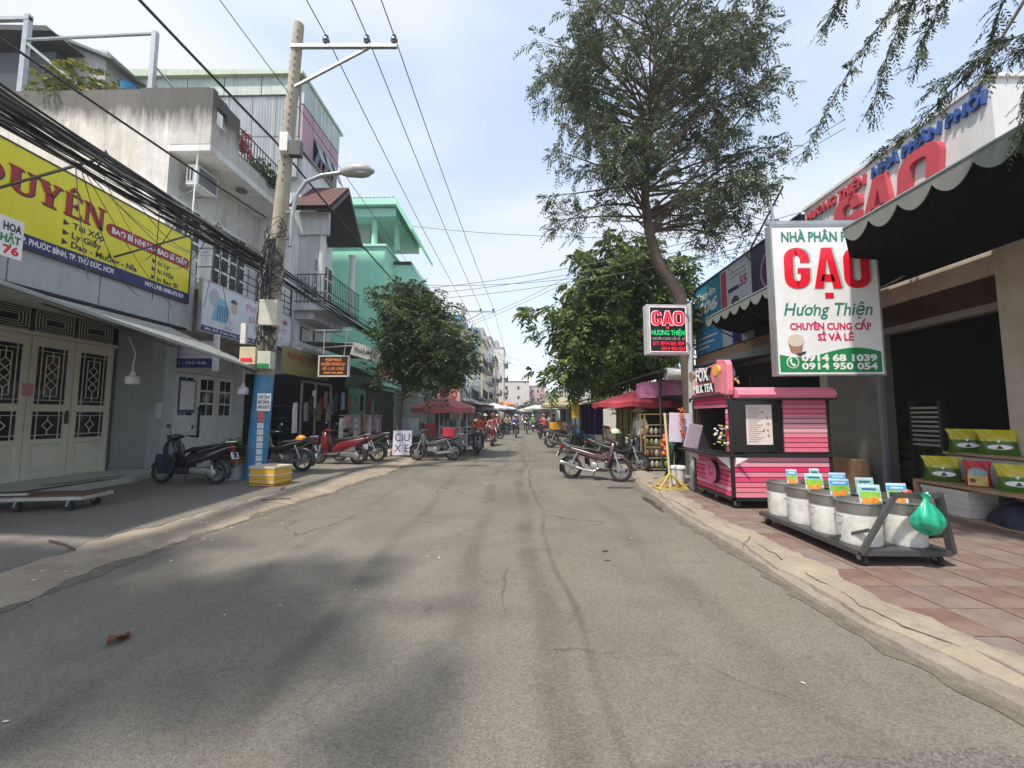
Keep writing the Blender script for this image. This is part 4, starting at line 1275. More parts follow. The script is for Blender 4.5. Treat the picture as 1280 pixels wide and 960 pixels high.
def cbox(c, s, nm, mat, rz=0.1):
    MB().rbox(c, s, (0,0,rz)).build(nm, mat, up, bevel=0.008)
BOXM = M('meter_box', (0.58,0.56,0.46), rough=0.5, dirt=0.3)
cbox((-6.07,9.45,4.09), (0.42,0.25,0.62), 'meter_box', BOXM)
cbox((-6.48,9.4,3.03), (0.36,0.25,0.42), 'meter_box', M('meter_box_tan', (0.62,0.50,0.32), dirt=0.2))
cbox((-6.1,9.42,2.93), (0.30,0.22,0.42), 'meter_box', M('meter_box_pale', (0.55,0.56,0.46), dirt=0.2))
cbox((-6.1,9.30,2.79), (0.26,0.02,0.12), 'meter_label', GREENP)
cbox((-6.48,9.265,2.93), (0.26,0.01,0.08), 'meter_label', RED)
cbox((-6.73,9.5,3.6), (0.12,0.1,0.5), 'junction_box', WHITE)
cbox((-6.0,9.6,8.55), (0.2,0.2,0.5), 'junction_box', WHITE)
cbox((-5.72,9.6,8.4), (0.3,0.16,0.4), 'junction_box', DARKM)
# notices pasted on the pole
b2 = Board((-6.28,9.44,1.72), (0.93,0.36,0), (0,0,1))
m_ = MB(); b2.slab(m_, 0, 0, 0.28, 0.42, 0, 0.008); m_.build('notice', SIGNW, up)
for tx, v in (('CHO THUÊ',0.30),('MẶT BẰNG',0.18),('0909 26 85 75',0.06)):
    b2.text(tx, INK, up, 0.02, v, 0.07, width=0.24, d=0.012, bold=0.03)
q = MB()
for k in range(9):
    b2.slab(q, 0.02, -1.5+k*0.155, 0.15, -1.37+k*0.155, -0.03, -0.018)
q.build('sticker_strip', paint('sticker_white', (0.6,0.64,0.68), var=0.3, scale=20), up)
q = MB()
b2.slab(q, 0.02, -0.26, 0.15, -0.02, -0.018, -0.012); q.build('red_sticker', paint('red_sticker', (0.5,0.09,0.1), var=0.5, scale=25), up)
# street lamp on curved arm
sl_ = thing('street_lamp', 'grey street lamp on a curved arm fixed to the utility pole', 'street lamp', (-6.0,9.7,6.1))
MB().tube([(-5.85,9.75,5.9),(-5.83,9.75,6.7),(-5.74,9.75,7.25),(-5.5,9.75,7.62),(-5.1,9.75,7.78),(-4.5,9.75,7.86)], 0.05, 10).build('arm', STEEL, sl_, smooth=True)
MB().tube([(-6.15,9.74,6.1),(-5.8,9.75,6.1)],0.03).tube([(-6.12,9.74,6.8),(-5.8,9.75,6.8)],0.03).build('bracket', STEEL, sl_)
MB().tube([(-4.62,9.75,7.86),(-4.45,9.75,7.87),(-4.2,9.75,7.9),(-3.9,9.75,7.9),(-3.75,9.75,7.88)], [0.06,0.13,0.17,0.13,0.05], 14).build('lamp_head', M('lamp_casing', (0.30,0.29,0.28), rough=0.5), sl_, smooth=True)
MB().ell((-4.1,9.75,7.80),(0.28,0.13,0.07)).build('lens', M('lamp_lens', (0.3,0.3,0.27), rough=0.3), sl_, smooth=True)
# the next poles down the street
for i, (x, y, h) in enumerate(((-4.3,29,9.7),(-3.9,62,10.2))):
    t = thing('utility_pole', ['concrete utility pole with crossarm behind the left street tree','far concrete utility pole above the market awnings'][i], 'utility pole', (x,y,0))
    MB().tube([(x,y,0),(x+0.1,y,h)], [0.2,0.13], 12).build('shaft', POLEC, t, smooth=True)
    MB().bar((x,y-0.1,h-0.4),(x+2.5,y-0.1,h-0.45),0.09).build('crossarm', STEEL, t)
    MB().bar((x+0.1,y-0.1,h-1.3),(x+1.5,y-0.1,h-0.5),0.06).build('brace', STEEL, t)
    for k in (0.35,1.4,2.35):
        MB().lathe([(0.02,-0.1),(0.08,0.02),(0.08,0.12),(0.03,0.2)], (x+k,y-0.1,h-0.38), 8).build('insulator', MATS['insulator_glaze'], t)
def wire(a, b, sag, r, name='overhead_wire', mat=CABLE, label=None, n=18, grp='overhead wires'):
    a, b = Vector(a), Vector(b)
    pts = [a.lerp(b, i/n) - Vector((0,0,4*sag*(i/n)*(1-i/n))) for i in range(n+1)]
    return MB().tube(pts, r, 5).build(name, mat, label=label, cat='wire', group=grp)
nm3 = ['left','middle','right']
for k, p in enumerate(INS):
    p = (p[0],p[1],p[2]+0.24)
    far = (-3.95+[0,1.05,2.0][k], 28.9, 9.55)
    wire(p, far, 0.25, 0.014, label=f'{nm3[k]} power line running from the crossarm to the far pole')
    wire(p, (p[0]-0.55,-12,11.9), 0.15, 0.014, label=f'{nm3[k]} power line passing overhead toward the camera')
    wire(far, (-3.55+[0,1.05,2.0][k],61.9,10.0), 0.5, 0.014, label=f'{nm3[k]} power line beyond the far pole')
wire(pp(10.0), (-4.2,29,8.0), 0.4, 0.010, label='thin line from the pole neck past the street lamp')
wire((-7.9,0.5,12.6), pp(10.0), 0.1, 0.010, label='thin line coming down to the pole neck')
wire((-7.9,-6,10.2), (-6.2,9.55,8.55), 0.2, 0.030, label='thick twisted cable coming to the pole below the crossarm')
wire((-6.2,9.55,8.55), (-4.3,28.9,6.9), 0.5, 0.028, label='thick twisted cable leaving the pole past the street lamp')
wire((-9.3,-4,8.3), (-6.35,9.5,6.55), 0.25, 0.022, label='black cable above the yellow sign sloping to the pole')
# cross-street wires
CW = [((-6.1,21.5,12.2),(14.0,17,9.6)),((-5.8,22,9.0),(9.0,14.5,7.8)),((-6.0,17.5,7.2),(9.5,11.4,7.9)),((-6.0,17.6,7.0),(9.5,11.3,7.6)),((-6.0,17.7,6.8),(9.5,11.2,7.2)),((-4.3,28.9,8.2),(11.0,13.0,11.6)),((-4.3,28.9,8.0),(11.0,13.0,11.3)),
      ((-4.2,29,7.2),(8.0,44,6.0)),((-4.2,29,6.9),(8.0,47,5.4)),((-4.0,62,9.0),(9.0,60,7.8))]
for i, (a, b) in enumerate(CW):
    wire(a, b, 0.5, 0.011, mat=CABLEG if i in (2,3,4) else CABLE, label=['highest wire crossing the street from the mint green roof','wire crossing the street from the mint green balcony','upper grey wire of three crossing before the leafy tree','middle grey wire of three crossing before the leafy tree','lower grey wire of three crossing before the leafy tree','upper wire from the far pole rising toward the feathery tree','lower wire from the far pole rising toward the feathery tree','upper thin wire crossing the market beyond the far pole','lower thin wire crossing the market beyond the far pole','farthest thin wire crossing above the market parasols'][i], grp='wires crossing the street')
# the thick telecom bundle along the left shops: one tangle
bun = thing('cable_bundle', 'thick tangled bundle of black telecom cables in front of the yellow sign', 'cables', (-6.6,5,5.2))
rnd = random.Random(5)
for k in range(46):
    s1, s2 = rnd.uniform(-0.16,0.16), rnd.uniform(-0.16,0.2)
    z0 = 6.0+rnd.gauss(0,0.26)
    a = Vector((-6.75+s1, -6, z0+0.3))
    b = Vector((-6.35+s1*0.6, 9.45, 5.32+s2*1.3))
    sag = rnd.uniform(0.05,0.35)
    n = 26
    ph = rnd.uniform(0,6)
    pts = [a.lerp(b,i/n)+Vector((0.03*sin(i*0.9+ph),0,0.03*sin(i*1.1+ph*2)-4*sag*(i/n)*(1-i/n))) for i in range(n+1)]
    MB().tube(pts, rnd.choice((0.005,0.006,0.008,0.010,0.020) if k > 5 else (0.016,0.026)), 5).build('cable', CABLE if k % 6 else CABLEG, bun)
for k in range(16):      # onward bundle past the pole
    s1 = rnd.uniform(-0.1,0.1)
    a = Vector((-6.25+s1, 9.75, 5.3+rnd.uniform(-0.15,0.25)))
    b = Vector((-4.4+s1, 28.9, 5.2+rnd.uniform(-0.3,0.3)))
    sag = rnd.uniform(0.3,0.8)
    n = 22
    pts = [a.lerp(b,i/n)-Vector((0,0,4*sag*(i/n)*(1-i/n))) for i in range(n+1)]
    MB().tube(pts, rnd.choice((0.010,0.014,0.022)), 5).build('cable', CABLE, bun)
for k in range(14):      # drops from the bundle into the houses
    y = rnd.uniform(5.2,9.0)
    a = Vector((-6.6, y, 5.3+rnd.uniform(-0.1,0.2)))
    b = Vector((-8.9 if k % 3 else -10.1, rnd.uniform(8.6,14), rnd.choice((4.4,5.6,6.6,7.2))))
    n = 12
    sag = rnd.uniform(0.1,0.6)
    pts = [a.lerp(b,i/n)-Vector((0,0,4*sag*(i/n)*(1-i/n))) for i in range(n+1)]
    MB().tube(pts, 0.007, 4).build('drop_wire', CABLE if k % 4 else CABLEG, bun)
# coils and slack loops strapped round the pole
for k in range(34):
    z = rnd.uniform(3.3,6.1)
    c = pp(z)
    rr = rnd.uniform(0.19,0.30)
    a0 = rnd.uniform(0,6)
    pts = [c+Vector((rr*cos(a0+t*0.55)*(1+0.15*sin(t)), -abs(rr*sin(a0+t*0.55))*1.0-0.05, (t-5)*0.11*rnd.uniform(0.7,1.3))) for t in range(11)]
    MB().tube(pts, rnd.choice((0.008,0.012,0.016)), 5).build('slack_loop', CABLE if k % 5 else CABLEG, bun)
for k in range(9):
    z = 2.7+0.35*k
    x = -6.2+0.12*sin(k*2.1)
    MB().tube([pp(6.0)+Vector((0.1*sin(k),-0.24,0)), (x,9.40,(6.0+z)/2), (x+0.05,9.42,z)], 0.018, 5).build('riser_cable', CABLE, bun)
# small bracket stands carrying the bundle
for y, lab in ((6.0,'near'),(8.4,'far')):
    t = thing('cable_bracket', f'{lab} thin metal bracket carrying the cable bundle in front of the yellow sign', 'bracket', (-8.9,y,6.4))
    MB().bar((-8.95,y,5.1),(-6.7,y,5.75),0.03).build('arm', DARKM, t)
    MB().tube([(-6.8,y,5.55),(-6.65,y-0.02,5.85),(-6.5,y,5.6)],0.015).build('hook', DARKM, t)
# ================================================================== RIGHT SIDE SHOPS
BEIGE = M('beige_plaster', (0.50,0.45,0.36), rough=0.9, var=0.12, dirt=0.35, dirtcol=(0.22,0.19,0.15), streak=0.2)
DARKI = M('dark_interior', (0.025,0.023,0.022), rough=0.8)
rs1 = thing('rice_shop', 'open fronted rice shop with tall white sign parapet and beige pillar', 'shop', (7.5,7.5,0.1))
MB().box((7.05,4.9,0.05),(7.45,5.93,4.2)).build('pillar', BEIGE, rs1)
MB().box((7.1,9.35,0.05),(7.5,9.58,4.6)).build('pillar', BEIGE, rs1)
MB().box((7.12,8.05,0.1),(7.4,9.35,4.2)).build('wall_panel', M('shaded_panel', (0.20,0.19,0.165), rough=0.8, var=0.15, dirt=0.4), rs1)  # darkened colour carries the shade on this wall beside the cart
MB().box((7.1,4.9,3.72),(7.42,9.4,4.75)).build('beam', BEIGE, rs1)
MB().box((7.16,5.93,3.3),(7.25,8.05,3.72)).build('dark_panel', M('maroon_panel', (0.05,0.025,0.02), var=0.4, scale=3), rs1)
MB().box((7.12,5.93,3.18),(7.3,8.05,3.3)).build('lintel', M('grey_lintel', (0.22,0.21,0.19)), rs1)
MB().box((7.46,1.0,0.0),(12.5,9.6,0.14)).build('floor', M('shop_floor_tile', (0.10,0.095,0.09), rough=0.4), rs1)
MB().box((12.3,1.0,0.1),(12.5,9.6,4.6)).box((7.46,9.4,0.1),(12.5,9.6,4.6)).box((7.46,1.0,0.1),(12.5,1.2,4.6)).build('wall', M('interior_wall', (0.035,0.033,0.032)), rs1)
MB().box((7.4,0.9,4.6),(12.6,9.62,4.8)).build('roof', CONC, rs1)
MB().box((7.08,7.98,0.1),(7.16,8.06,3.3)).build('door_post', M('door_post_grey', (0.25,0.26,0.27)), rs1)
# stacked louvred crates deep inside the shop
ld = thing('slatted_crate_stack', 'pale green slatted folding grille inside the rice shop doorway', 'grille', (7.8,7.9,0.14))
for k in range(9):
    MB().box((7.5,7.35,1.05+k*0.085),(7.62,7.85,1.09+k*0.085)).build('slat', M('grille_slat', (0.33,0.36,0.28)), ld)
MB().box((7.5,7.3,0.14),(7.6,7.35,1.9)).box((7.5,7.85,0.14),(7.6,7.9,1.9)).build('frame', DARKM, ld)
# stacked stock deep inside the shop
for i in range(3):
    for j in range(4):
        sx_, sy_ = 8.75, 7.55+i*0.72
        MB().loft([((-0.26,0,0),0.05,0.05),((-0.2,0,0),0.36,0.12),((0.2,0,0),0.36,0.12),((0.26,0,0),0.05,0.05)], 14, 3.2).build('rice_sack', M('stock_sack_%d' % ((i+j) % 3), [(0.32,0.30,0.24),(0.2,0.25,0.12),(0.34,0.24,0.12)][(i+j) % 3], rough=0.8, var=0.25), smooth=True,
            label=f'{["pale","green","tan"][(i+j) % 3]} rice sack inside the shop, {ORD[i]} stack from the doorway, {ORD[j]} from the floor', cat='sack', group='rice sacks stacked inside the shop').location = (sx_, sy_, 0.27+j*0.235)
# parapet sign
pf = thing('parapet_sign', 'large white parapet sign with raised red and blue letters above the awning', 'sign', (7.1,7.6,4.8))
MB().box((6.98,5.70,4.76),(7.5,9.57,6.6)).build('board', M('white_sign_sheet', (0.62,0.62,0.62), rough=0.6, var=0.06, streak=0.12), pf)
MB().box((6.94,5.66,6.6),(7.54,9.61,6.66)).build('cap', WHITE, pf)
b2 = Board((6.976,9.55,4.76), (0,-1,0), (0,0,1))
LR = paint('letter_red', (0.50,0.07,0.09), rough=0.5); LBL = paint('letter_blue', (0.04,0.10,0.33), rough=0.5)
b2.text('HƯƠNG THIỆN', LR, pf, 0.10, 1.50, 0.19, width=1.62, ext=0.03, bold=0.03, shear=0.15)
b2.text('NHÀ PHÂN PHỐI', LBL, pf, 1.88, 1.50, 0.19, width=1.92, ext=0.03, bold=0.03, shear=0.15)
for ch, u, w in (('G',0.90,0.66),('A',1.62,0.70),('O',2.38,0.74)):
    block_text(b2, ch, LR, pf, u, 0.58, w, 0.86, 0.22, 0.0, 0.10, shear=0.12)
m_ = MB(); b2.slab(m_, 2.0, 0.25, 2.16, 0.40, 0.0, 0.1); m_.build('letter_dot', LR, pf)
def cloth_awning(name, label, xo, zo, y0, y1, xi, zi, yi0, yi1, n, capcol, loc):
    t = thing(name, label, 'awning', loc)
    CV = M('black_canvas', (0.006,0.0065,0.011), rough=0.95, var=0.15, spec=0.15)
    N_ = 10
    def fn(u, v):
        ya, yb = y0+(y1-y0)*v, yi0+(yi1-yi0)*v
        return (xo+(xi-xo)*u, ya+(yb-ya)*u, zo+(zi-zo)*u-0.10*sin(pi*u)+0.012*sin(v*n*pi*2)*(1-u))
    MB().grid(fn, N_, n*4).build('canvas', CV, t, fix=False)
    w = (y1-y0)/n
    for k in range(n):
        a = y0+k*w
        prof = [(a,zo+0.02)]
        prof += [(a+w*i/10, zo-0.05-0.17*sin(pi*i/10)**0.8) for i in range(11)]
        prof += [(a+w,zo+0.02)]
        MB().prism([(xo-0.012,y,z) for y, z in prof], (0.008,0,0)).build('valance', M('valance_cloth', capcol, rough=0.8, var=0.1), t)
        MB().prism([(xo-0.003,y,z-0.02) for y, z in prof], (0.006,0,0)).build('valance_lining', CV, t)
    MB().tube([(xo+0.01,y0,zo+0.02),(xo+0.01,y1,zo+0.02)],0.035).build('front_bar', M('bar_grey', (0.17,0.19,0.19)), t)
    for f in (0.12,0.55,0.97):
        y = y0+(y1-y0)*f
        yi = yi0+(yi1-yi0)*f
        MB().tube([(xo+0.05,y,zo-0.02),((xo+xi)/2,(y+yi)/2+0.3,zo-0.10),(xi,yi,zi-0.35)],0.02).build('arm', DARKM, t)
    return t
cloth_awning('canvas_awning', 'black canvas awning with scalloped grey valance over the rice shop', 4.6, 4.22, 1.1, 5.58, 7.08, 4.08, 1.1, 8.3, 11, (0.19,0.20,0.19), (5.8,4,4.2))
cloth_awning('canvas_awning', 'black canvas awning with scalloped valance below the purple and white signboard', 5.0, 4.17, 6.9, 10.7, 7.05, 4.2, 7.6, 12.6, 9, (0.22,0.23,0.22), (6,9.5,4.2))  # near end extended out of view behind the rice sign to shade the wall
# ---- big hanging Gao sign
gs = thing('rice_sign', 'tall white hanging rice sign with big red letters and green bottom band', 'sign', (4.85,6.3,2.25))
b2 = Board((4.03,6.28,2.25), (1,0,0), (0,0,1))
W_, H_ = 1.62, 2.38
m_ = MB(); b2.slab(m_, 0, 0, W_, H_, -0.12, 0); m_.build('board', SIGNW, gs)
m_ = MB()
for u0, v0, u1, v1 in ((-0.025,-0.025,W_+0.025,0),(-0.025,H_,W_+0.025,H_+0.025),(-0.025,0,0,H_),(W_,0,W_+0.025,H_)):
    b2.slab(m_, u0, v0, u1, v1, -0.125, 0.01)
m_.build('frame', STEEL, gs)
gw = [(0.03,0.03),(W_-0.03,0.03)]+[(W_-0.03-(W_-0.06)*i/16, 0.34+0.075*sin(2*pi*(1-i/16)*0.9+3.6)) for i in range(17)]
m_ = MB(); b2.poly(m_, gw, 0.001, 0.002); m_.build('green_band', GREENP, gs)
TEAL = paint('teal_print', (0.03,0.22,0.17)); LRED = paint('bright_red_print', (0.80,0.008,0.03)); TSH = paint('teal_shadow', (0.25,0.55,0.5))
b2.text('NHÀ PHÂN PHỐI', TEAL, gs, W_/2, 2.13, 0.155, width=1.32, align='c', bold=0.03)
for ch, u, w in (('G',0.17,0.40),('A',0.63,0.43),('O',1.10,0.41)):
    block_text(b2, ch, TSH, gs, u+0.035, 1.37, w, 0.66, 0.145, 0.001, 0.002, name='letter_shadow')
    block_text(b2, ch, LRED, gs, u, 1.36, w, 0.66, 0.145, 0.005, 0.003)
m_ = MB(); b2.poly(m_, [(0.785,1.20),(0.92,1.20),(0.92,1.29),(0.785,1.29)], 0.004, 0.003); m_.build('letter_dot', LRED, gs)
b2.text('Hương Thiện', TEAL, gs, W_/2, 0.93, 0.20, width=1.36, align='c', shear=0.25, bold=0.012)
b2.text('CHUYÊN CUNG CẤP', paint('rose_red_print', (0.62,0.02,0.10)), gs, W_/2+0.03, 0.70, 0.105, width=1.26, align='c', bold=0.04)
b2.text('SỈ VÀ LẺ', MATS['rose_red_print'], gs, W_/2+0.1, 0.53, 0.105, width=0.56, align='c', bold=0.04)
b2.text('0914 68 1039', SIGNW, gs, 0.36, 0.205, 0.10, width=1.16, d=0.008, bold=0.05)
b2.text('0914 950 054', SIGNW, gs, 0.36, 0.075, 0.10, width=1.16, d=0.008, bold=0.035)
# telephone roundel and the basket of rice
m_ = MB(); b2.poly(m_, circ(0.225,0.185,0.095,0.095,24), 0.004, 0.002); m_.build('telephone_ring', SIGNW, gs)
m_ = MB(); b2.poly(m_, circ(0.225,0.185,0.08,0.08,24), 0.0065, 0.002); m_.build('telephone_disc', GREENP, gs)
m_ = MB(); b2.poly(m_, [(0.18,0.24),(0.205,0.25),(0.215,0.215),(0.20,0.20),(0.225,0.16),(0.245,0.165),(0.27,0.145),(0.25,0.12),(0.22,0.125),(0.185,0.17),(0.172,0.21)], 0.009, 0.002); m_.build('telephone_handset', SIGNW, gs)
m_ = MB(); b2.poly(m_, [(0.17,0.50),(0.40,0.50),(0.38,0.36),(0.30,0.31),(0.20,0.35)], 0.004, 0.002); m_.build('basket_print', paint('basket_brown', (0.36,0.2,0.13), var=0.3, scale=30), gs)
m_ = MB(); b2.poly(m_, circ(0.29,0.53,0.13,0.10,16), 0.0065, 0.002); m_.build('rice_print', paint('rice_cream', (0.66,0.58,0.47), var=0.2, scale=40), gs)
m_ = MB(); b2.poly(m_, [(0.28,0.32),(0.44,0.36),(0.42,0.31),(0.33,0.28)], 0.0065, 0.002); m_.build('bowl_print', paint('bowl_dark', (0.06,0.05,0.045)), gs)
MB().bar((4.1,6.34,4.64),(4.1,6.34,5.0),0.03).bar((5.5,6.36,4.6),(7.1,6.9,4.8),0.04).bar((4.0,6.36,4.72),(5.7,6.36,4.72),0.06).build('hanger', STEEL, gs)
MB().bar((5.68,6.36,2.3),(5.68,6.36,4.6),0.05).bar((5.68,6.4,3.6),(7.1,7.2,4.2),0.03).build('support', STEEL, gs)
# ---- illuminated Gao lightbox on its own pole
lb = thing('lightbox_sign', 'black rice lightbox sign with red neon letters on a thin grey pole', 'sign', (3.5,8.3,0.1))
MB().tube([(3.50,8.32,0.1),(3.56,8.32,3.95)],0.05,10).build('pole', M('pole_grey', (0.40,0.45,0.45), rough=0.5, dirt=0.2), lb, smooth=True)
b2 = Board((2.62,8.18,2.86), (1,0.08,0), (0,0,1))
m_ = MB(); b2.slab(m_, 0, 0, 0.88, 1.05, -0.20, 0); m_.build('casing', M('box_grey', (0.42,0.44,0.45), rough=0.5, dirt=0.2), lb, bevel=0.01)
m_ = MB(); b2.slab(m_, 0.05, 0.05, 0.83, 1.00, 0.0, 0.006); m_.build('face', paint('black_face', (0.012,0.012,0.014), rough=0.3), lb)
NEON = M('neon_white', (0.75,0.55,0.58), rough=0.4, emit=0.25)
NR = M('neon_red', (0.62,0.01,0.03), rough=0.4, emit=0.35); NG = M('neon_green', (0.02,0.5,0.14), rough=0.4, emit=0.35)
m_ = MB()
for u0, v0, u1, v1 in ((0.05,0.05,0.83,0.065),(0.05,0.985,0.83,1.0),(0.05,0.065,0.065,0.985),(0.815,0.065,0.83,0.985)):
    b2.slab(m_, u0, v0, u1, v1, 0.006, 0.012)
m_.build('rim', NEON, lb)
for ch, u, w in (('G',0.10,0.20),('A',0.32,0.23),('O',0.56,0.22)):
    block_text(b2, ch, NEON, lb, u, 0.61, w, 0.295, 0.062, 0.008, 0.003, name='letter_outline', grow=0.012)
    block_text(b2, ch, NR, lb, u, 0.61, w, 0.295, 0.062, 0.012, 0.003)
m_ = MB(); b2.poly(m_, circ(0.435,0.56,0.03), 0.008, 0.004); m_.build('letter_dot', NR, lb)
b2.text('HƯƠNG THIỆN', NG, lb, 0.44, 0.405, 0.10, width=0.70, align='c', bold=0.02, d=0.010)
b2.text('CHUYÊN CUNG CẤP SỈ - LẺ', M('neon_dim', (0.5,0.42,0.36)), lb, 0.44, 0.305, 0.05, width=0.70, align='c', bold=0.01, d=0.010)
b2.text('ĐT: 0914 681 039', NR, lb, 0.44, 0.195, 0.075, width=0.66, align='c', bold=0.03, d=0.010)
b2.text('0914 950 054', NR, lb, 0.54, 0.085, 0.075, width=0.50, align='c', bold=0.03, d=0.010)
MB().bar((3.5,8.25,3.7),(3.42,8.25,3.7),0.05).bar((3.5,8.25,3.1),(3.42,8.25,3.1),0.05).build('bracket', STEEL, lb)

# ---- milk tea cart
PK = M('pink_cart_paint', (0.70,0.125,0.215), rough=0.45, var=0.08, scale=3, dirt=0.16, dirtcol=(0.42,0.14,0.16), dscale=3, objvar=0.02)
PKL = M('pink_cart_light', (0.74,0.21,0.29), rough=0.4, var=0.05)
ct = thing('milk_tea_cart', 'pink slatted milk tea cart with black frame and upright name board', 'food cart', (4.4,7.8,0.11))
cx0, cx1, cy0, cy1 = 3.63, 5.33, 7.08, 8.55
MB().box((cx0+0.05,cy0+0.05,0.30),(cx1-0.05,cy1-0.05,1.0)).build('body_core', BLACK, ct)
MB().box((4.55,cy0+0.04,1.0),(cx1-0.04,cy1-0.04,1.98)).box((cx0+0.1,cy1-0.1,1.0),(4.6,cy1-0.04,1.98)).build('cabin_wall', M('cart_inside', (0.03,0.025,0.028)), ct)
def slats_y(x0, x1, y, z0, z1, n):      # boards on the face toward the camera
    h = (z1-z0)/n
    for k in range(n):
        MB().prism([(x0,y,z0+k*h+0.006),(x0,y-0.016,z0+k*h+0.010),(x0,y-0.012,z0+(k+1)*h-0.004),(x0,y+0.01,z0+(k+1)*h-0.003)], (x1-x0,0,0)).build('slat', PK, ct)
def slats_x(y0, y1, x, z0, z1, n):
    h = (z1-z0)/n
    for k in range(n):
        MB().prism([(x,y0,z0+k*h+0.006),(x-0.016,y0,z0+k*h+0.010),(x-0.012,y0,z0+(k+1)*h-0.004),(x+0.01,y0,z0+(k+1)*h-0.003)], (0,y1-y0,0)).build('slat', PK, ct)
slats_y(cx0+0.05, cx1-0.04, cy0+0.03, 0.30, 0.99, 8)
slats_y(4.56, cx1-0.04, cy0+0.03, 1.07, 1.98, 11)
slats_x(cy0+0.05, cy1-0.03, cx0+0.03, 0.30, 0.99, 8)
slats_x(cy0+0.02, cy1, cx0+0.02, 1.84, 2.06, 3)
slats_x(cy0+0.05, cy0+0.17, cx0+0.03, 1.07, 1.82, 8)
q = MB()
for x, y in ((cx0,cy0),(cx1-0.04,cy0),(cx0,cy1-0.04),(cx1-0.04,cy1-0.04)):
    q.box((x,y,0.26),(x+0.05,y+0.05,2.0))
q.box((cx0,cy0,0.25),(cx1,cy0+0.05,0.30)).box((cx0,cy0+0.05,0.25),(cx0+0.05,cy1,0.30)).box((cx1-0.05,cy0+0.05,0.25),(cx1,cy1,0.30)).box((cx0+0.05,cy1-0.05,0.25),(cx1-0.05,cy1,0.30))
q.build('frame', BLACK, ct)
MB().box((cx0-0.30,cy0-0.02,1.0),(cx0+0.25,cy1+0.1,1.03)).box((cx0+0.25,cy0-0.03,1.0),(cx1,cy0+0.2,1.05)).build('counter', BLACK, ct)
for y in (cy0+0.05,cy1-0.2):
    MB().prism([(cx0,y,0.99),(cx0-0.22,y,0.99),(cx0,y,0.80)], (0,0.02,0)).build('shelf_bracket', WHITE, ct)
MB().prism([(cx0+0.07,cy0-0.005,0.985),(cx0+0.2,cy0-0.16,0.985),(cx0+0.07,cy0-0.005,0.86)], (0.015,0,0)).build('shelf_bracket', WHITE, ct)
MB().box((cx0+0.06,cy0+0.05,1.07),(4.55,cy0+0.07,1.98)).build('black_window', paint('black_gloss', (0.012,0.012,0.013), rough=0.15), ct)
pm = MB().box((3.93,cy0+0.03,1.20),(4.37,cy0+0.045,1.89)).build('menu_poster', paint('menu_pink', (0.72,0.62,0.58)), ct)
q = MB()
for k in range(17):
    q.box((3.96,cy0+0.026,1.25+k*0.036),(3.96+0.16+0.05*((k*7) % 3),cy0+0.0295,1.26+k*0.036))
q.build('menu_lines', paint('menu_ink', (0.4,0.3,0.29)), pm)
for u, v in ((4.21,1.76),(4.28,1.66),(4.30,1.56),(4.22,1.45),(4.29,1.45),(4.30,1.36)):
    MB().lathe([(0.02,0),(0.016,0.003)], (u,cy0+0.026,v), 8, axis='y').build('menu_picture', paint('menu_pic', (0.42,0.2,0.12), var=0.5, scale=30), pm)
MB().prism([(cx0+0.1,cy0-0.10,2.0),(cx0+0.1,cy0-0.13,2.06),(cx0+0.1,cy0-0.10,2.14),(cx0+0.1,cy0,2.19),(cx0+0.1,cy1,2.24),(cx0+0.1,cy1,2.0)], (cx1-cx0-0.04,0,0)).build('roof', PKL, ct, bevel=0.01)
MB().box((cx0+0.1,cy0-0.11,1.975),(cx1+0.07,cy0+0.02,2.0)).build('roof_trim', BLACK, ct)
# name board over the serving side
pts = [(cy1+0.02,2.06),(cy0,2.06),(cy0-0.02,2.15),(cy0-0.02,2.6),(cy0+0.04,2.68),(cy0+0.34,2.72),(cy0+0.36,2.66),(cy1-0.2,2.60),(cy1-0.02,2.56),(cy1+0.02,2.5)]
MB().prism([(cx0-0.02,y,z) for y, z in pts], (0.10,0,0)).build('name_board', PKL, ct, bevel=0.01)
MB().tube([(cx0-0.04,cy1+0.03,1.98),(cx0-0.04,cy1+0.01,2.05),(cx0-0.04,cy0+0.08,2.07),(cx0-0.04,cy0-0.01,2.03),(cx0-0.04,cy0-0.03,1.9)],0.022).build('board_trim', BLACK, ct)
b2 = Board((cx0-0.02,cy1,2.06), (0,-1,0), (0,0,1))
for dd, mt, e in ((0.0,BLACK,0.035),(0.071,SIGNW,0.003)):
    b2.text('FOX', mt, ct, 0.42, 0.31, 0.23, width=0.52, d=dd, ext=e, bold=0.03)
    b2.text('MILK TEA', mt, ct, 0.30, 0.09, 0.15, width=0.80, d=dd, ext=e, bold=0.03)
for u, cap, cup in ((0.16,(0.3,0.2,0.15),(0.62,0.45,0.42)),(1.19,(0.75,0.42,0.05),(0.5,0.2,0.2))):
    MB().prism([b2.p(u-0.055,0.06,0.0),b2.p(u+0.055,0.06,0.0),b2.p(u+0.09,0.40,0.0),b2.p(u-0.09,0.40,0.0)], b2.n*0.05).build('cup_cutout', paint('cup_%d' % int(u*100), cup), ct)
    m_ = MB(); b2.poly(m_, circ(u,0.46,0.11,0.10,14), 0.01, 0.05); m_.build('cup_topping', paint('topping_%d' % int(u*100), cap, var=0.4, scale=30), ct)
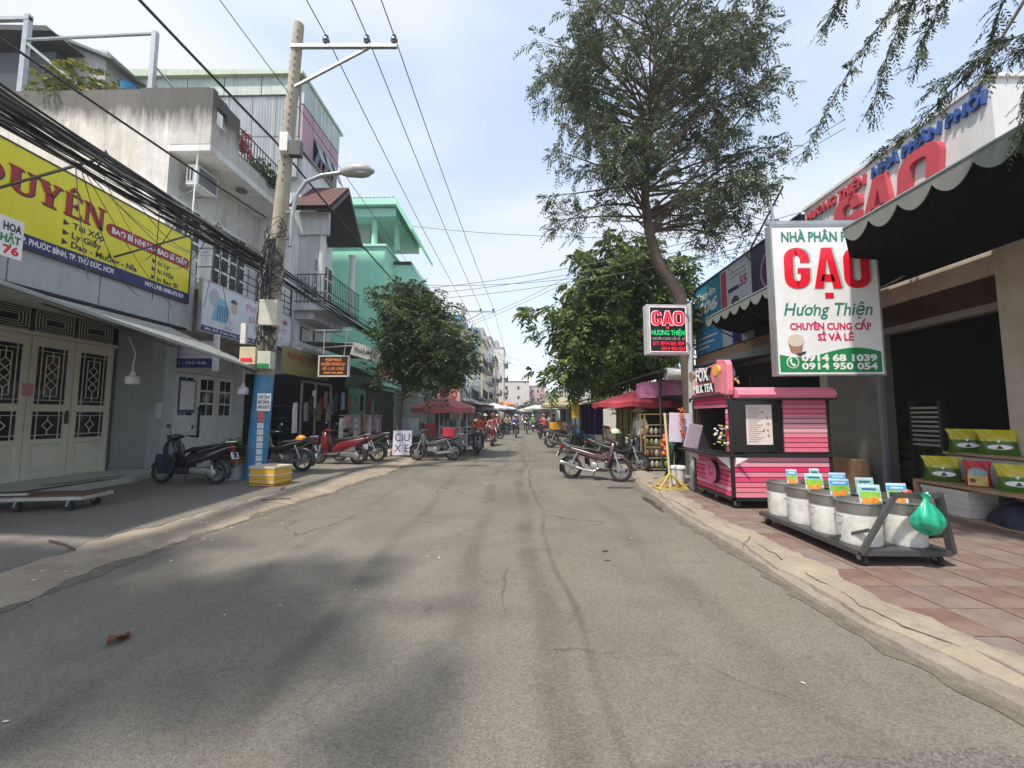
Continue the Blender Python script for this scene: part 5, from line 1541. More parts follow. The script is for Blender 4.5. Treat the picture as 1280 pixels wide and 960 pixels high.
# medallion on the serving front
m_ = MB()
b3 = Board((cx0+0.01,7.72,0.66), (0,-1,0), (0,0,1))
b3.poly(m_, circ(0,0,0.215,0.215,28), 0.0, 0.075); m_.build('medallion', paint('medallion_edge', (0.05,0.01,0.02)), ct)
m_ = MB(); b3.poly(m_, circ(0,0,0.21,0.21,28), 0.075, 0.006); m_.build('medallion_face', paint('medallion_pink', (0.72,0.15,0.32)), ct)
m_ = MB(); b3.poly(m_, circ(-0.02,0.08,0.05,0.04,10), 0.081, 0.003); b3.poly(m_, circ(0.02,-0.03,0.08,0.03,10), 0.081, 0.003); m_.build('medallion_print', paint('medallion_print', (0.45,0.04,0.2)), ct)
for x, y in ((cx0+0.12,cy0+0.1),(cx1-0.15,cy0+0.1),(cx0+0.12,cy1-0.12),(cx1-0.15,cy1-0.12),(cx0+0.12,7.85)):
    w = MB().lathe([(0.03,-0.03),(0.075,-0.025),(0.075,0.025),(0.03,0.03)], (x,y,0.19), 14, axis='x').build('castor', RUB, ct, smooth=True)
    MB().box((x-0.045,y-0.03,0.19),(x-0.035,y+0.03,0.27)).box((x+0.035,y-0.03,0.19),(x+0.045,y+0.03,0.27)).lathe([(0.035,-0.034),(0.035,0.034)], (x,y,0.19), 10, axis='x').build('fork', STEEL, w)
# posters and flowers on the serving counter
carded = []
po = MB().rbox((3.42,8.72,1.45),(0.46,0.02,0.62),(0,0.05,0)).build('menu_card', paint('lilac_card', (0.62,0.55,0.68)), label='pale lilac menu card hanging left of the pink cart window', cat='menu')
carded.append(po)
po = MB().rbox((3.45,8.15,1.30),(0.30,0.02,0.48),(0.2,0.16,0.2)).build('menu_card', paint('lilac_card2', (0.66,0.52,0.64), var=0.2, scale=18), label='tilted lilac menu card propped on the pink cart counter', cat='menu')
carded.append(po)
def flowers(name, label, c, h, r, cols, n, stem=True, hang=False):
    t = thing(name, label, 'flowers', (c[0],c[1],c[2]))
    rr = random.Random(int(c[1]*100))
    if stem:
        for k in range(9):
            a = rr.uniform(0,6.28)
            MB().tube([c,(c[0]+r*0.4*cos(a),c[1]+r*0.4*sin(a),c[2]+h*0.5),(c[0]+r*cos(a),c[1]+r*sin(a),c[2]+h*rr.uniform(0.7,1.0))],0.006,4).build('stem', M('stem_green', (0.05,0.12,0.03)), t)
    for ci, col in enumerate(cols):
        q = MB()
        for k in range(n):
            a = rr.uniform(0,6.28); f = rr.random()
            rad = r*(0.25+0.75*f) if not hang else r*rr.random()
            p = (c[0]+rad*cos(a), c[1]+rad*sin(a), c[2]+h*(0.25+0.75*rr.random() if not hang else rr.random()))
            q.ell(p, (0.024,0.024,0.017), 6, 4)
        q.build('blossoms', paint('blossom_%d' % int(sum(col)*1000), col), t)
    return t
carded.append(ct)
fl1 = flowers('flower_vase', 'vase of white, pink and yellow flowers on the pink cart counter', (3.68,7.32,1.05), 0.5, 0.2, [(0.75,0.7,0.72),(0.6,0.25,0.4),(0.55,0.45,0.05),(0.1,0.2,0.05)], 18)
fl2 = flowers('flower_garland', 'orange flower garland hanging at the pink cart window', (3.42,8.6,1.25), 0.62, 0.06, [(0.7,0.2,0.03),(0.6,0.1,0.03)], 28, stem=False, hang=True)
fl = flowers('flower_spray', 'small yellow and orange flower spray on the pink cart roof', (3.86,7.5,2.2), 0.22, 0.16, [(0.75,0.5,0.05),(0.75,0.3,0.02),(0.7,0.65,0.6)], 10)

# the cart stands a little nearer, with everything on it
MV = Matrix.Translation((4.13,7.27,0.11)) @ Matrix.Scale(0.94, 4) @ Matrix.Translation((-4.4,-7.8,-0.11))
for o in carded+[fl1,fl2,fl]:
    o.matrix_basis = MV @ o.matrix_basis

# ---- rice trolley
TRM = M('trolley_steel', (0.09,0.095,0.10), rough=0.45, metal=0.5, dirt=0.3, dirtcol=(0.2,0.16,0.12))
tx0, tx1, ty0, ty1 = 3.36, 4.24, 4.15, 5.78
tr = thing('rice_trolley', 'long steel trolley carrying eight rice bins on the pavement', 'trolley', (3.8,4.9,0.11))
q = MB()
for x in (tx0,tx1,(tx0+tx1)/2):
    q.bar((x,ty0,0.25),(x,ty1,0.25),0.05)
for y in (ty0,(ty0+ty1)/2,ty1):
    q.bar((tx0,y,0.25),(tx1,y,0.25),0.05)
q.build('frame', TRM, tr)
MB().box((tx0,ty0,0.262),(tx1,ty1,0.279)).build('deck', TRM, tr)
q = MB()
q.bar((tx0,ty0-0.02,0.25),(3.70,ty0-0.05,0.82),0.04).bar((tx1+0.02,ty0,0.25),(4.12,ty0-0.05,0.82),0.055).bar((3.67,ty0-0.05,0.82),(4.15,ty0-0.05,0.82),0.05).bar((tx0,ty0+0.4,0.27),(3.47,ty0,0.47),0.03).bar((tx1,ty0+0.4,0.27),(tx1-0.03,ty0,0.42),0.03)
q.build('push_handle', TRM, tr)
for x, y in ((tx0+0.06,ty0+0.05),(tx1-0.08,ty0+0.05),(tx0+0.06,ty1-0.06),(tx1-0.08,ty1-0.06)):
    w = MB().lathe([(0.02,-0.022),(0.055,-0.02),(0.055,0.02),(0.02,0.022)], (x,y,0.168), 12, axis='x').build('castor', RUB, tr, smooth=True)
    MB().box((x-0.035,y-0.02,0.17),(x-0.028,y+0.02,0.23)).box((x+0.028,y-0.02,0.17),(x+0.035,y+0.02,0.23)).build('fork', STEEL, w)
BINW = M('white_bin', (0.70,0.70,0.66), rough=0.32, var=0.1, dirt=0.5, dirtcol=(0.2,0.19,0.14), dscale=8, streak=0.1, objvar=0.05)
BINS = M('bin_rim_steel', (0.30,0.285,0.27), rough=0.35, metal=0.7, var=0.15)
RICE = M('rice_grain', (0.66,0.63,0.55), rough=0.9, var=0.2, scale=60, bump=0.6, bscale=120)
pos = ['nearest the camera','second from the near end','third from the near end','at the far end']
CARDW = paint('card_white', (0.45,0.62,0.74), var=0.25, scale=25); CG = paint('card_green', (0.22,0.45,0.05), var=0.4, scale=30); CO = paint('card_orange', (0.72,0.25,0.02), var=0.5, scale=30); CB = paint('card_blue', (0.06,0.3,0.62), var=0.3, scale=20)
CK = paint('card_ink', (0.03,0.08,0.2))
for row, x in ((0,tx0+0.215),(1,tx1-0.215)):
    for k in range(4):
        y = ty0+0.25+k*0.40
        side = 'street side' if row == 0 else 'shop side'
        t = thing('rice_bin', f'white rice bin on the trolley {side}, {pos[k]}', 'bin', (x,y,0.28), group='rice bins on the trolley')
        r, h = 0.19, 0.42
        MB().lathe([(r*0.96,0.0),(r,0.02),(r,h*0.74)], (x,y,0.28), 28).build('barrel', BINW, t, smooth=True)
        MB().lathe([(r+0.004,h*0.74),(r+0.006,h),(r+0.016,h+0.006),(r+0.012,h+0.018),(r-0.012,h+0.018),(r-0.014,h*0.72)], (x,y,0.28), 28, cap=False).build('rim', BINS, t, smooth=True)
        MB().lathe([(r-0.015,h*0.84),(r*0.5,h*0.9),(0.001,h*0.93)], (x,y,0.28), 20, cap=False).build('rice', RICE, t, smooth=True)
        MB().tube([(x-r-0.01,y-0.05,0.28+h*0.66),(x-r-0.03,y-0.05,0.28+h*0.66),(x-r-0.03,y+0.05,0.28+h*0.66),(x-r-0.01,y+0.05,0.28+h*0.66)],0.006,5).build('handle', STEEL, t)
        # price card stuck in the rice
        c = thing('price_card', f'colourful price card in the {side} rice bin {pos[k]}', 'card', (x+0.1,y,0.62), group='price cards in the rice bins')
        dx = 0.11 if row == 0 else 0.02
        cw = 0.095 if k < 3 else 0.06
        cy = y+(0.05 if row else -0.02)
        b3 = Board((x+dx-cw,cy,0.66), (1,-0.12+0.2*((k*3+row) % 3-1),0), (0,0.12,1))
        q = MB(); b3.slab(q, 0, 0, cw*2, 0.22, -0.006, 0); q.build('card', CARDW, c)
        q = MB(); b3.slab(q, 0.005, 0.075, cw*2-0.005, 0.145, 0.0005, 0.0015); q.build('field_print', CG, c)
        q = MB(); b3.poly(q, circ(cw*0.6,0.045,cw*0.45,0.04,10), 0.002, 0.001); b3.poly(q, circ(cw*1.4,0.055,cw*0.4,0.045,10), 0.002, 0.001); q.build('grain_print', CO, c)
        q = MB(); b3.slab(q, 0.004, 0.145, cw*2-0.004, 0.195, 0.0005, 0.0015); q.build('sky_print', CB if (k+row) % 2 else paint('card_teal', (0.25,0.5,0.45), var=0.4, scale=30), c)
        q = MB(); b3.slab(q, cw*0.35, 0.162, cw*1.65, 0.182, 0.002, 0.003); q.build('name_print', CK if (k+row) % 2 == 0 else CARDW, c)
        q = MB(); b3.slab(q, cw*0.9, -0.08, cw*1.1, 0, -0.005, -0.001); q.build('stake', STEEL, c)
# knotted green carrier bag on the handle
def bagfn(u, v):
    a = 2*pi*u
    r = 0.118*float(np.interp(v, [0,0.04,0.12,0.25,0.42,0.6,0.75,0.86,0.93,1.0], [0.0,0.42,0.78,1.0,0.98,0.72,0.42,0.16,0.22,0.34]))
    r *= 1+0.10*sin(3*a+5*v)*min(1,v*4)+0.07*sin(7*a-3*v)*min(1,v*3)+0.05*sin(13*a+9*v)*v
    return (3.93+r*1.15*cos(a), 4.03+r*0.8*sin(a), 0.47+0.37*v+0.02*sin(2*a))
MB().grid(bagfn, 48, 26).build('carrier_bag', M('green_film', (0.02,0.36,0.22), rough=0.35, var=0.25, scale=14, spec=0.5), smooth=180, label='knotted green plastic bag hanging from the trolley handle', cat='bag')
MB().tube([(3.78,4.10,0.845),(3.81,4.09,0.86),(3.85,4.1,0.85)],0.02,6).build('tied_rag', paint('red_rag', (0.5,0.1,0.08)), label='small red rag tied on the trolley handle', cat='rag')

# ---- plywood shelf with bags
sf = thing('plywood_shelf', 'stepped plywood shelf displaying rice bags at the shop front', 'shelf', (6.8,5.4,0.13))
PLY = M('worn_plywood', (0.36,0.24,0.14), rough=0.7, var=0.22, scale=6)
MB().box((6.30,4.6,0.56),(6.78,6.65,0.60)).build('lower_board', PLY, sf)
MB().box((6.76,4.6,1.0),(7.04,6.6,1.04)).build('upper_board', PLY, sf)
MB().box((6.30,6.60,0.13),(6.78,6.65,0.56)).build('side_board', PLY, sf)
MB().box((6.80,6.56,0.13),(7.03,6.6,1.0)).build('side_board', PLY, sf)
MB().box((6.28,4.6,0.115),(7.0,6.66,0.15)).build('bottom_board', PLY, sf)
MB().box((6.80,4.65,0.62),(6.82,6.55,0.98)).build('back_panel', M('pale_panel', (0.42,0.43,0.43)), sf)
SACKY = M('sack_yellow', (0.50,0.43,0.02), rough=0.3, var=0.2, scale=9, spec=0.6); SACKG = M('sack_green', (0.05,0.14,0.012), rough=0.3, var=0.3, scale=9)
def sack(x, y, z, w, h, d, rz, label, lower, upper, red=False):
    t = thing('rice_bag', label, 'bag', (x,y,z), rz=rz, group='rice bags on the plywood shelf', local=True)
    def f(v0, v1):
        def fn(u, v):
            v = v0+(v1-v0)*v
            a = 2*pi*u
            th = d/2*(1-0.92*max(0,(v-0.62)/0.38)**1.2)*(0.75+0.25*sin(pi*min(1,v*1.6+0.1)))
            ww = w/2*(1-0.10*sin(pi*v)+(0.10 if v > 0.8 else 0)*((v-0.8)/0.2))
            s = 0.012*sin(9*a+11*v)*min(1,v*3)
            return (ww*math.copysign(abs(cos(a))**0.6, cos(a)), (th+s)*math.copysign(abs(sin(a))**0.8, sin(a)), h*v)
        return fn
    MB().grid(f(0,0.55), 32, 10).build('lower_sack', lower, t, smooth=60)
    MB().grid(f(0.55,1.0), 32, 10).build('upper_sack', upper, t, smooth=60)
    b3 = Board((0,-d/2-0.012,0), (1,0,0), (0,0,1))
    q = MB()
    if not red:
        b3.poly(q, circ(0.0,h*0.32,w*0.30,h*0.10,18), 0.0, 0.006); q.build('oval_print', SIGNW, t)
        q = MB(); b3.poly(q, [(-w*0.09,h*0.25),(w*0.09,h*0.25),(0,h*0.40)], 0.007, 0.002); q.build('emblem_print', INK, t)
        b3.text('4', SIGNW, t, -w*0.08, h*0.49, h*0.13, bold=0.04, d=0.004, shear=0.2)
    else:
        b3.poly(q, [(-w*0.42,h*0.05),(w*0.3,h*0.05),(w*0.3,h*0.5),(-w*0.42,h*0.5)], 0.0, 0.006); q.build('label_print', paint('bag_cream', (0.62,0.45,0.12), var=0.4, scale=20), t)
        q = MB(); b3.poly(q, circ(-w*0.05,h*0.58,w*0.36,h*0.16,14), 0.0, 0.007); q.build('picture_print', paint('bag_picture', (0.25,0.38,0.42), var=0.4, scale=20), t)
        q = MB(); b3.poly(q, circ(-w*0.25,h*0.25,w*0.12,h*0.09,12), 0.007, 0.002); q.build('roundel_print', paint('bag_roundel', (0.2,0.03,0.02)), t)
rz = -0.75
sack(6.90,6.38,1.04,0.40,0.36,0.2,rz+0.1,'yellow and green rice bag on the upper shelf board, left','' or SACKG,SACKY)
sack(6.92,5.98,1.04,0.40,0.36,0.2,rz,'yellow and green rice bag on the upper shelf board beside the pillar',SACKG,SACKY)
sack(6.52,6.40,0.60,0.42,0.38,0.22,rz+0.1,'yellow and green rice bag at the left end of the lower board',SACKG,SACKY)
sack(6.54,5.93,0.60,0.26,0.36,0.18,rz,'red bag with cream label on the lower shelf board',paint('bag_red',(0.5,0.03,0.03),var=0.2),paint('bag_red',(0.5,0.03,0.03)),red=True)
sack(6.56,5.48,0.60,0.40,0.36,0.2,rz-0.1,'yellow and green rice bag at the right edge of the picture',SACKG,SACKY)
for z, lab in ((0.155,'lower'),(0.345,'upper')):
    t = thing('white_box', f'{lab} white cardboard box stacked under the plywood shelf', 'box', (6.6,6.1,z), group='white boxes under the shelf')
    MB().box((6.34,5.9,z),(6.76,6.55,z+0.13)).build('body', paint('box_card', (0.58,0.57,0.54)), t)
    MB().box((6.33,5.89,z+0.13),(6.77,6.56,z+0.185)).build('lid', paint('box_lid', (0.62,0.61,0.58)), t)
def heap(u, v):
    a = 2*pi*u
    r = 0.30*cos(v*pi/2)*(1+0.12*sin(4*a+3*v))
    return (6.62+r*cos(a), 5.5+1.1*r*sin(a), 0.15+0.30*sin(v*pi/2)+0.02*sin(6*a))
MB().grid(heap, 24, 8).build('dark_sack', M('navy_cloth', (0.02,0.022,0.05), rough=0.8, var=0.3, scale=8), smooth=True, label='slumped dark blue sack under the plywood shelf', cat='sack')
MB().rbox((6.95,8.7,0.40),(0.04,1.0,0.62),(0,-0.14,0)).build('plywood_board', WOOD, label='brown plywood board leaning on the wall right of the pink cart', cat='board')

# ---- neighbouring shop with purple and white signboard
s2 = thing('corner_shop', 'single storey shop below the purple, white and blue signboard', 'shop', (8,13,0.1))
MB().box((7.1,9.62,0.0),(13,16.2,0.14)).build('floor', MATS['shop_floor_tile'], s2)
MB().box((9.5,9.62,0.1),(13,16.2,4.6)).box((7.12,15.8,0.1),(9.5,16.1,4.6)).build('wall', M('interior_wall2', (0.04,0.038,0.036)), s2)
MB().box((7.02,9.62,3.62),(7.4,16.0,3.92)).build('beam', M('orange_beam', (0.42,0.24,0.14), rough=0.85, var=0.15), s2)
MB().box((6.9,9.62,3.1),(7.3,16.0,3.6)).build('canopy_edge', M('grey_canopy', (0.40,0.39,0.36), dirt=0.3), s2)
MB().box((7.2,9.62,4.4),(13,16.2,4.6)).build('roof', CONC, s2)
sb = thing('signboard', 'long signboard of purple, white and blue panels above the second awning', 'sign', (7,13,3.95))
b2 = Board((6.98,15.85,3.95), (0,-1,0), (0,0,1))
for u0, u1, mt, nm in ((0,2.1,paint('sign_teal',(0.03,0.24,0.36)),'blue_panel'),(2.1,3.95,paint('sign_pale',(0.55,0.58,0.60)),'white_panel'),(3.95,6.2,paint('sign_plum',(0.035,0.02,0.06)),'purple_panel')):
    q = MB(); b2.slab(q, u0+0.005, 0, u1-0.005, 2.62, -0.1, 0); q.build(nm, mt, sb)
q = MB(); b2.slab(q, 0.02, 0.0, 2.08, 0.8, 0.001, 0.003); q.build('light_blue_print', paint('sign_blue', (0.06,0.28,0.55)), sb)
for v, w in ((0.55,1.5),(0.35,1.3),(0.18,0.9)):
    q = MB(); b2.slab(q, 0.25, v, 0.25+w, v+0.07, 0.004, 0.006); q.build('print_line', SIGNW, sb)
b2.text('Chuyên', SIGNW, sb, 0.15, 2.05, 0.30, width=1.6, bold=0.02); b2.text('606', SIGNW, sb, 0.2, 1.5, 0.42, width=1.6, shear=0.2, bold=0.05); b2.text('55', paint('rose_red_print2',(0.55,0.03,0.15)), sb, 3.3, 1.75, 0.30, width=0.42, bold=0.04)
q = MB(); b2.slab(q, 2.15, 1.3, 2.5, 2.55, 0.001, 0.004); q.build('red_print', paint('sign_red', (0.5,0.05,0.09)), sb)
for v in (2.3,2.15):
    q = MB(); b2.slab(q, 2.7, v, 3.7, v+0.05, 0.001, 0.004); q.build('print_line', paint('sign_olive', (0.3,0.33,0.2)), sb)
q = MB(); b2.slab(q, 2.6, 1.72, 3.25, 1.85, 0.001, 0.004); q.build('print_line', INK, sb)
q = MB(); b2.poly(q, circ(3.0,1.15,0.28,0.4,18), 0.001, 0.003); q.build('portrait_hair', paint('portrait_hair', (0.08,0.06,0.06)), sb)
q = MB(); b2.poly(q, circ(3.05,1.05,0.19,0.3,18), 0.005, 0.003); q.build('portrait_face', paint('portrait_face', (0.55,0.36,0.3)), sb)
q = MB(); b2.slab(q, 2.75, 0.0, 3.3, 0.7, 0.001, 0.004); q.build('violet_print', paint('sign_violet', (0.07,0.02,0.2)), sb)
q = MB(); b2.poly(q, circ(5.0,1.75,0.62,0.62,28), 0.001, 0.003); q.build('logo_ring', paint('logo_pink', (0.45,0.22,0.32)), sb)
q = MB(); b2.poly(q, circ(5.02,1.75,0.55,0.55,28), 0.005, 0.003); q.build('logo_disc', paint('logo_dark', (0.08,0.02,0.06), var=0.4, scale=5), sb)
q = MB(); b2.poly(q, circ(5.15,1.95,0.42,0.30,20), 0.009, 0.003); q.build('logo_swirl', paint('logo_red', (0.45,0.02,0.07)), sb)
for k in range(5):
    q = MB(); b2.slab(q, 5.2+k*0.09, 1.7, 5.24+k*0.09, 2.2, 0.013, 0.016); q.build('logo_stroke', paint('logo_stroke', (0.6,0.4,0.45)), sb)
MB().bar((6.97,9.7,6.6),(6.97,15.9,6.6),0.05).bar((7.0,12.0,6.6),(7.6,11.2,8.2),0.04).build('frame', DARKM, sb)
# ================================================================== STALLS FARTHER ALONG THE RIGHT
def thing_mesh(mb, name, mat, label, cat, **k):
    return mb.build(name, mat, label=label, cat=cat, **k)
st1 = thing('tarp_stall', 'dark covered stall behind the yellow stand', 'stall', (5.5,12.5,0.1))
MB().box((6.6,10.9,0.1),(9,15.5,3.0)).build('back_wall', DARKI, st1)
for x, y in ((3.9,11.2),(3.9,14.5),(6.4,11.2)):
    MB().tube([(x,y,0.1),(x,y,2.75)],0.035,8).build('post', DARKM, st1)
MB().prism([(3.6,10.9,2.8),(7.2,10.9,3.35),(7.2,10.9,3.3),(3.6,10.9,2.74)], (0,4.5,0)).build('roof', M('dark_tarp', (0.03,0.03,0.032)), st1)
MB().grid(lambda u, v: (3.3+1.6*u+0.02*sin(9*v), 11.4-0.3*u+0.03*sin(14*u), 2.5+0.28*u-(0.42+0.12*u)*v+0.02*sin(15*u)), 16, 5).build('printed_banner', paint('pink_banner', (0.38,0.12,0.24), var=0.45, scale=6), st1, fix=False)
MB().lathe([(0.17,-0.9),(0.17,0.9)], (4.9,11.0,2.75), 16, axis='x').build('rolled_tarp', WHITE, st1, smooth=True)
def parasol(name, label, c, r, z, col, zt=None, sides=8, rise=0.45, group=None, pole=True, drop=0.14):
    t = thing(name, label, 'parasol', (c[0],c[1],0.0), group=group)
    mt = M('parasol_%d' % int(1000*(col[0]*1+col[1]*3+col[2]*5)), col, rough=0.8, var=0.15, scale=2)
    a0 = pi/sides
    rim = [(c[0]+r*cos(a0+2*pi*i/sides), c[1]+r*sin(a0+2*pi*i/sides), z) for i in range(sides)]
    for i in range(sides):
        a, b = rim[i], rim[(i+1) % sides]
        m = MB()
        top = (c[0],c[1],z+rise)
        mid = ((a[0]+b[0])/2,(a[1]+b[1])/2,z-0.05)
        m.add([top,a,mid,b], [(0,1,2),(0,2,3)]).build('canopy_panel', mt, t, fix=False)
        m = MB(); m.add([a,mid,b,(b[0],b[1],b[2]-drop),(mid[0],mid[1],mid[2]-drop),(a[0],a[1],a[2]-drop)], [(0,1,4,5),(1,2,3,4)]).build('valance', mt, t, fix=False)
        MB().tube([(c[0],c[1],z+rise-0.03),(a[0],a[1],a[2]-0.01)],0.012,4).build('rib', STEEL, t)
    if pole:
        MB().tube([(c[0],c[1],0.05),(c[0],c[1],z+rise+0.06)],0.025,8).build('pole', STEEL, t)
        MB().lathe([(0.25,0.0),(0.25,0.07),(0.05,0.1)], (c[0],c[1],0.05), 12).build('base', CONC, t)
    return t
parasol('market_parasol', 'faded red parasol over the dark stall on the right', (3.75,12.9), 1.45, 2.02, (0.36,0.045,0.06), rise=0.42)
# glazed snack cabinet full of bags
sc = thing('snack_rack', 'tall wire rack full of packed snacks behind the yellow stand', 'rack', (3.85,11.4,0.1))
q = MB()
for x in (3.45,4.22):
    for y in (11.2,11.6):
        q.bar((x,y,0.12),(x,y,1.65),0.03)
for z in (0.15,0.45,0.75,1.05,1.35,1.65):
    q.bar((3.45,11.2,z),(4.22,11.2,z),0.025).bar((3.45,11.6,z),(4.22,11.6,z),0.025)
q.build('frame', M('rack_brass', (0.32,0.24,0.10), rough=0.5), sc)
for z in (0.15,0.45,0.75,1.05):
    MB().box((3.46,11.2,z),(4.2,11.6,z+0.015)).build('shelf', DARKM, sc)
rr = random.Random(3)
PC = [(0.30,0.06,0.03),(0.28,0.18,0.05),(0.12,0.2,0.04),(0.22,0.1,0.04),(0.3,0.3,0.25),(0.16,0.05,0.02)]
for r_, z in enumerate((0.17,0.47,0.77,1.07)):
    for k in range(6):
        x = 3.52+k*0.125
        ci = rr.randrange(6)
        MB().ell((x,11.24,z+0.11),(0.055,0.05,0.105),8,6).build('snack_packet', M('packet_%d' % ci, PC[ci], rough=0.35, var=0.4, scale=25), smooth=True,
            label=f'{["rust","tan","green","brown","pale","dark red"][ci]} snack packet, {ORD[k]} from left on the {["bottom","second","third","top"][r_]} wire rack shelf', cat='packet', group='snack packets in the wire rack')
# yellow umbrella stand
YS_ = thing('yellow_stand', 'yellow welded sign stand with upright pole beside the pink cart', 'stand', (3.12,8.5,0.1))
YP = paint('yellow_enamel', (0.58,0.42,0.06), dirt=0.3)
q = MB()
for x in (2.82,3.42):
    q.bar((x,8.3,0.12),(x,8.7,0.12),0.03)
q.bar((2.82,8.3,0.12),(3.42,8.3,0.12),0.03).bar((2.82,8.7,0.12),(3.42,8.7,0.12),0.03).bar((2.82,8.5,0.12),(3.42,8.5,0.12),0.03)
for x, y in ((2.83,8.31),(3.41,8.31),(2.83,8.69),(3.41,8.69)):
    q.bar((x,y,0.12),(3.12,8.5,0.42),0.025)
q.build('base', YP, YS_)
MB().tube([(3.12,8.5,0.1),(3.05,8.52,1.66)],0.026,8).build('pole', paint('pale_yellow', (0.62,0.54,0.34)), YS_)
# white bucket, orange net bag, green hose by the lightbox pole
bk = thing('white_bucket', 'white plastic bucket beside the lightbox pole', 'bucket', (3.45,9.0,0.1))
MB().lathe([(0.12,0.0),(0.15,0.34),(0.165,0.35),(0.14,0.36)], (3.5,9.05,0.1), 18).build('body', WHITE, bk, smooth=True)
MB().lathe([(0.16,0.36),(0.15,0.40),(0.001,0.41)], (3.5,9.05,0.1), 18).build('lid', SIGNW, bk, smooth=True)
q = thing('net_bag', 'orange net bag of fruit hanging by the snack rack', 'bag', (3.42,9.6,0.6))
for k in range(5):
    MB().ell((3.42+0.03*sin(k*2),9.6+0.03*cos(k*3),0.72+k*0.1),(0.075,0.07,0.065),10,6).build('fruit', M('orange_fruit', (0.62,0.13,0.02), var=0.2), q, smooth=True)
MB().tube([(3.42,9.6,1.15),(3.42,9.6,1.9)],0.008).build('cord', CABLE, q)
gh = MB()
for k in range(7):
    gh.tube([(3.5+0.03*k,9.9,0.15),(3.55+0.02*k,9.7,0.5+0.08*k),(3.48+0.03*k,9.8,0.95)],0.02,5)
thing_mesh(gh, 'hose_coil', M('green_hose', (0.015,0.11,0.07), rough=0.5), 'dark green hose coil hanging behind the lightbox pole', 'hose')
# hanging cloth stall farther on: purple and yellow cloths, tarp roof
st2 = thing('cloth_stall', 'dark clothes stall under the leafy tree with yellow board', 'stall', (4.5,18,0.1))
MB().box((3.4,17,2.2),(8,22,2.3)).build('roof', M('tarp_brown', (0.10,0.085,0.06)), st2)
MB().box((6.5,16,0.1),(9,24,2.8)).build('back_wall', DARKI, st2)
for x, y in ((3.5,17.1),(3.5,21.9),(3.55,19.5)):
    MB().tube([(x,y,0.05),(x,y,2.2)],0.03,6).build('post', DARKM, st2)
MB().rbox((2.62,19.0,1.95),(0.34,0.04,0.9),(0,0.03,0)).build('yellow_board', paint('yellow_board', (0.78,0.45,0.01)), st2)
MB().tube([(2.62,19.05,0),(2.62,19.05,1.5)],0.03).build('board_post', DARKM, st2)
for i, (x, y, ci, lab) in enumerate(((3.3,18.6,9,'purple'),(3.55,18.4,9,'violet'),(3.0,18.9,4,'black'),(4.3,16.6,10,'olive'),(4.55,16.55,10,'olive green'))):
    c = {9:(0.05,0.015,0.13),4:(0.03,0.03,0.035),10:(0.22,0.2,0.04)}[ci]
    MB().grid(lambda u, v: (x+0.4*(u-0.5), y+0.05*sin(12*u+i), 0.75+1.4*v), 10, 4).build('hanging_cloth', M('cloth_dye_%d' % ci, c, rough=0.9, var=0.25), fix=False,
        label=f'{lab} cloth hanging at the clothes stall on the right', cat='cloth', group='cloths hanging at the clothes stall')
# crates / bins with plants beside the stall
# far market stalls and parasols
far_par = [((3.0,26.0),1.7,2.3,(0.62,0.60,0.42),'pale yellow parasol on the right side of the market'),((3.6,31.0),1.8,2.4,(0.42,0.45,0.24),'olive parasol behind the pale yellow one'),((2.8,37.0),1.8,2.4,(0.62,0.62,0.60),'white parasol farther along the right side'),
    ((3.2,44),1.9,2.5,(0.6,0.58,0.46),'cream parasol far along the right side'),((2.6,52),1.9,2.5,(0.55,0.6,0.6),'grey white parasol far along the right side'),
    ((-2.9,44),1.8,2.6,(0.10,0.16,0.36),'blue parasol on the left side of the market'),((-2.0,52),1.4,3.1,(0.72,0.20,0.06),'orange parasol in the middle of the market'),((-3.0,60),1.8,2.6,(0.5,0.5,0.52),'grey parasol at the far left of the market'),((1.4,66),2.0,2.6,(0.6,0.6,0.58),'white parasol at the far end of the market'),((-1.8,76),2.0,2.6,(0.16,0.24,0.42),'dark blue parasol at the far end of the market'),((-2.3,35),1.5,2.3,(0.5,0.52,0.54),'pale grey parasol before the left tarp stalls'),((-1.9,48),1.6,2.5,(0.55,0.56,0.56),'off white parasol among the left stalls'),((1.9,48.5),1.7,2.5,(0.5,0.5,0.42),'beige parasol among the right stalls'),((0.8,90),2.2,2.7,(0.55,0.5,0.5),'pinkish parasol at the very end of the market'),((2.4,22.9),1.3,2.25,(0.30,0.27,0.16),'brownish parasol just past the yellow board')]
for c, r, z, col, lab in far_par:
    parasol('market_parasol', lab, c, r, z, col, group='parasols in the market')
def market_stall(x0, x1, y0, y1, h, col, label, gc):
    t = thing('market_stall', label, 'stall', ((x0+x1)/2,(y0+y1)/2,0), group='market stalls along the street')
    lo = 0.5
    s = x1 > 0
    zi, zo = (h, h-lo) if s else (h-lo, h)
    MB().prism([(x0,y0,zo if s else zi+lo),(x1,y0,zi if s else h-lo),(x1,y0,(zi if s else h-lo)-0.05),(x0,y0,(zo if s else zi+lo)-0.05)], (0,y1-y0,0)).build('tarp_roof', M('tarp_%d' % int(1000*sum(col)), col, rough=0.7, var=0.2, scale=1.5), t)
    for x in (x0+0.1,x1-0.1):
        for y in (y0+0.1,y1-0.1):
            MB().tube([(x,y,0),(x,y,h-0.55)],0.03,5).build('post', DARKM, t)
    MB().box((x0+0.3,y0+0.3,0.1),(x1-0.3,y1-0.3,0.8)).build('table', M('stall_table', (0.16,0.14,0.12), var=0.3), t)
    rr = random.Random(int(y0*7))
    for k in range(8):
        MB().ell((rr.uniform(x0+0.4,x1-0.4),rr.uniform(y0+0.4,y1-0.4),0.85),(0.2,0.2,0.16),8,5).build('goods', M('goods_%d' % (k % 4), [(0.35,0.1,0.05),(0.1,0.25,0.06),(0.5,0.4,0.1),(0.4,0.4,0.4)][k % 4], var=0.3), t)
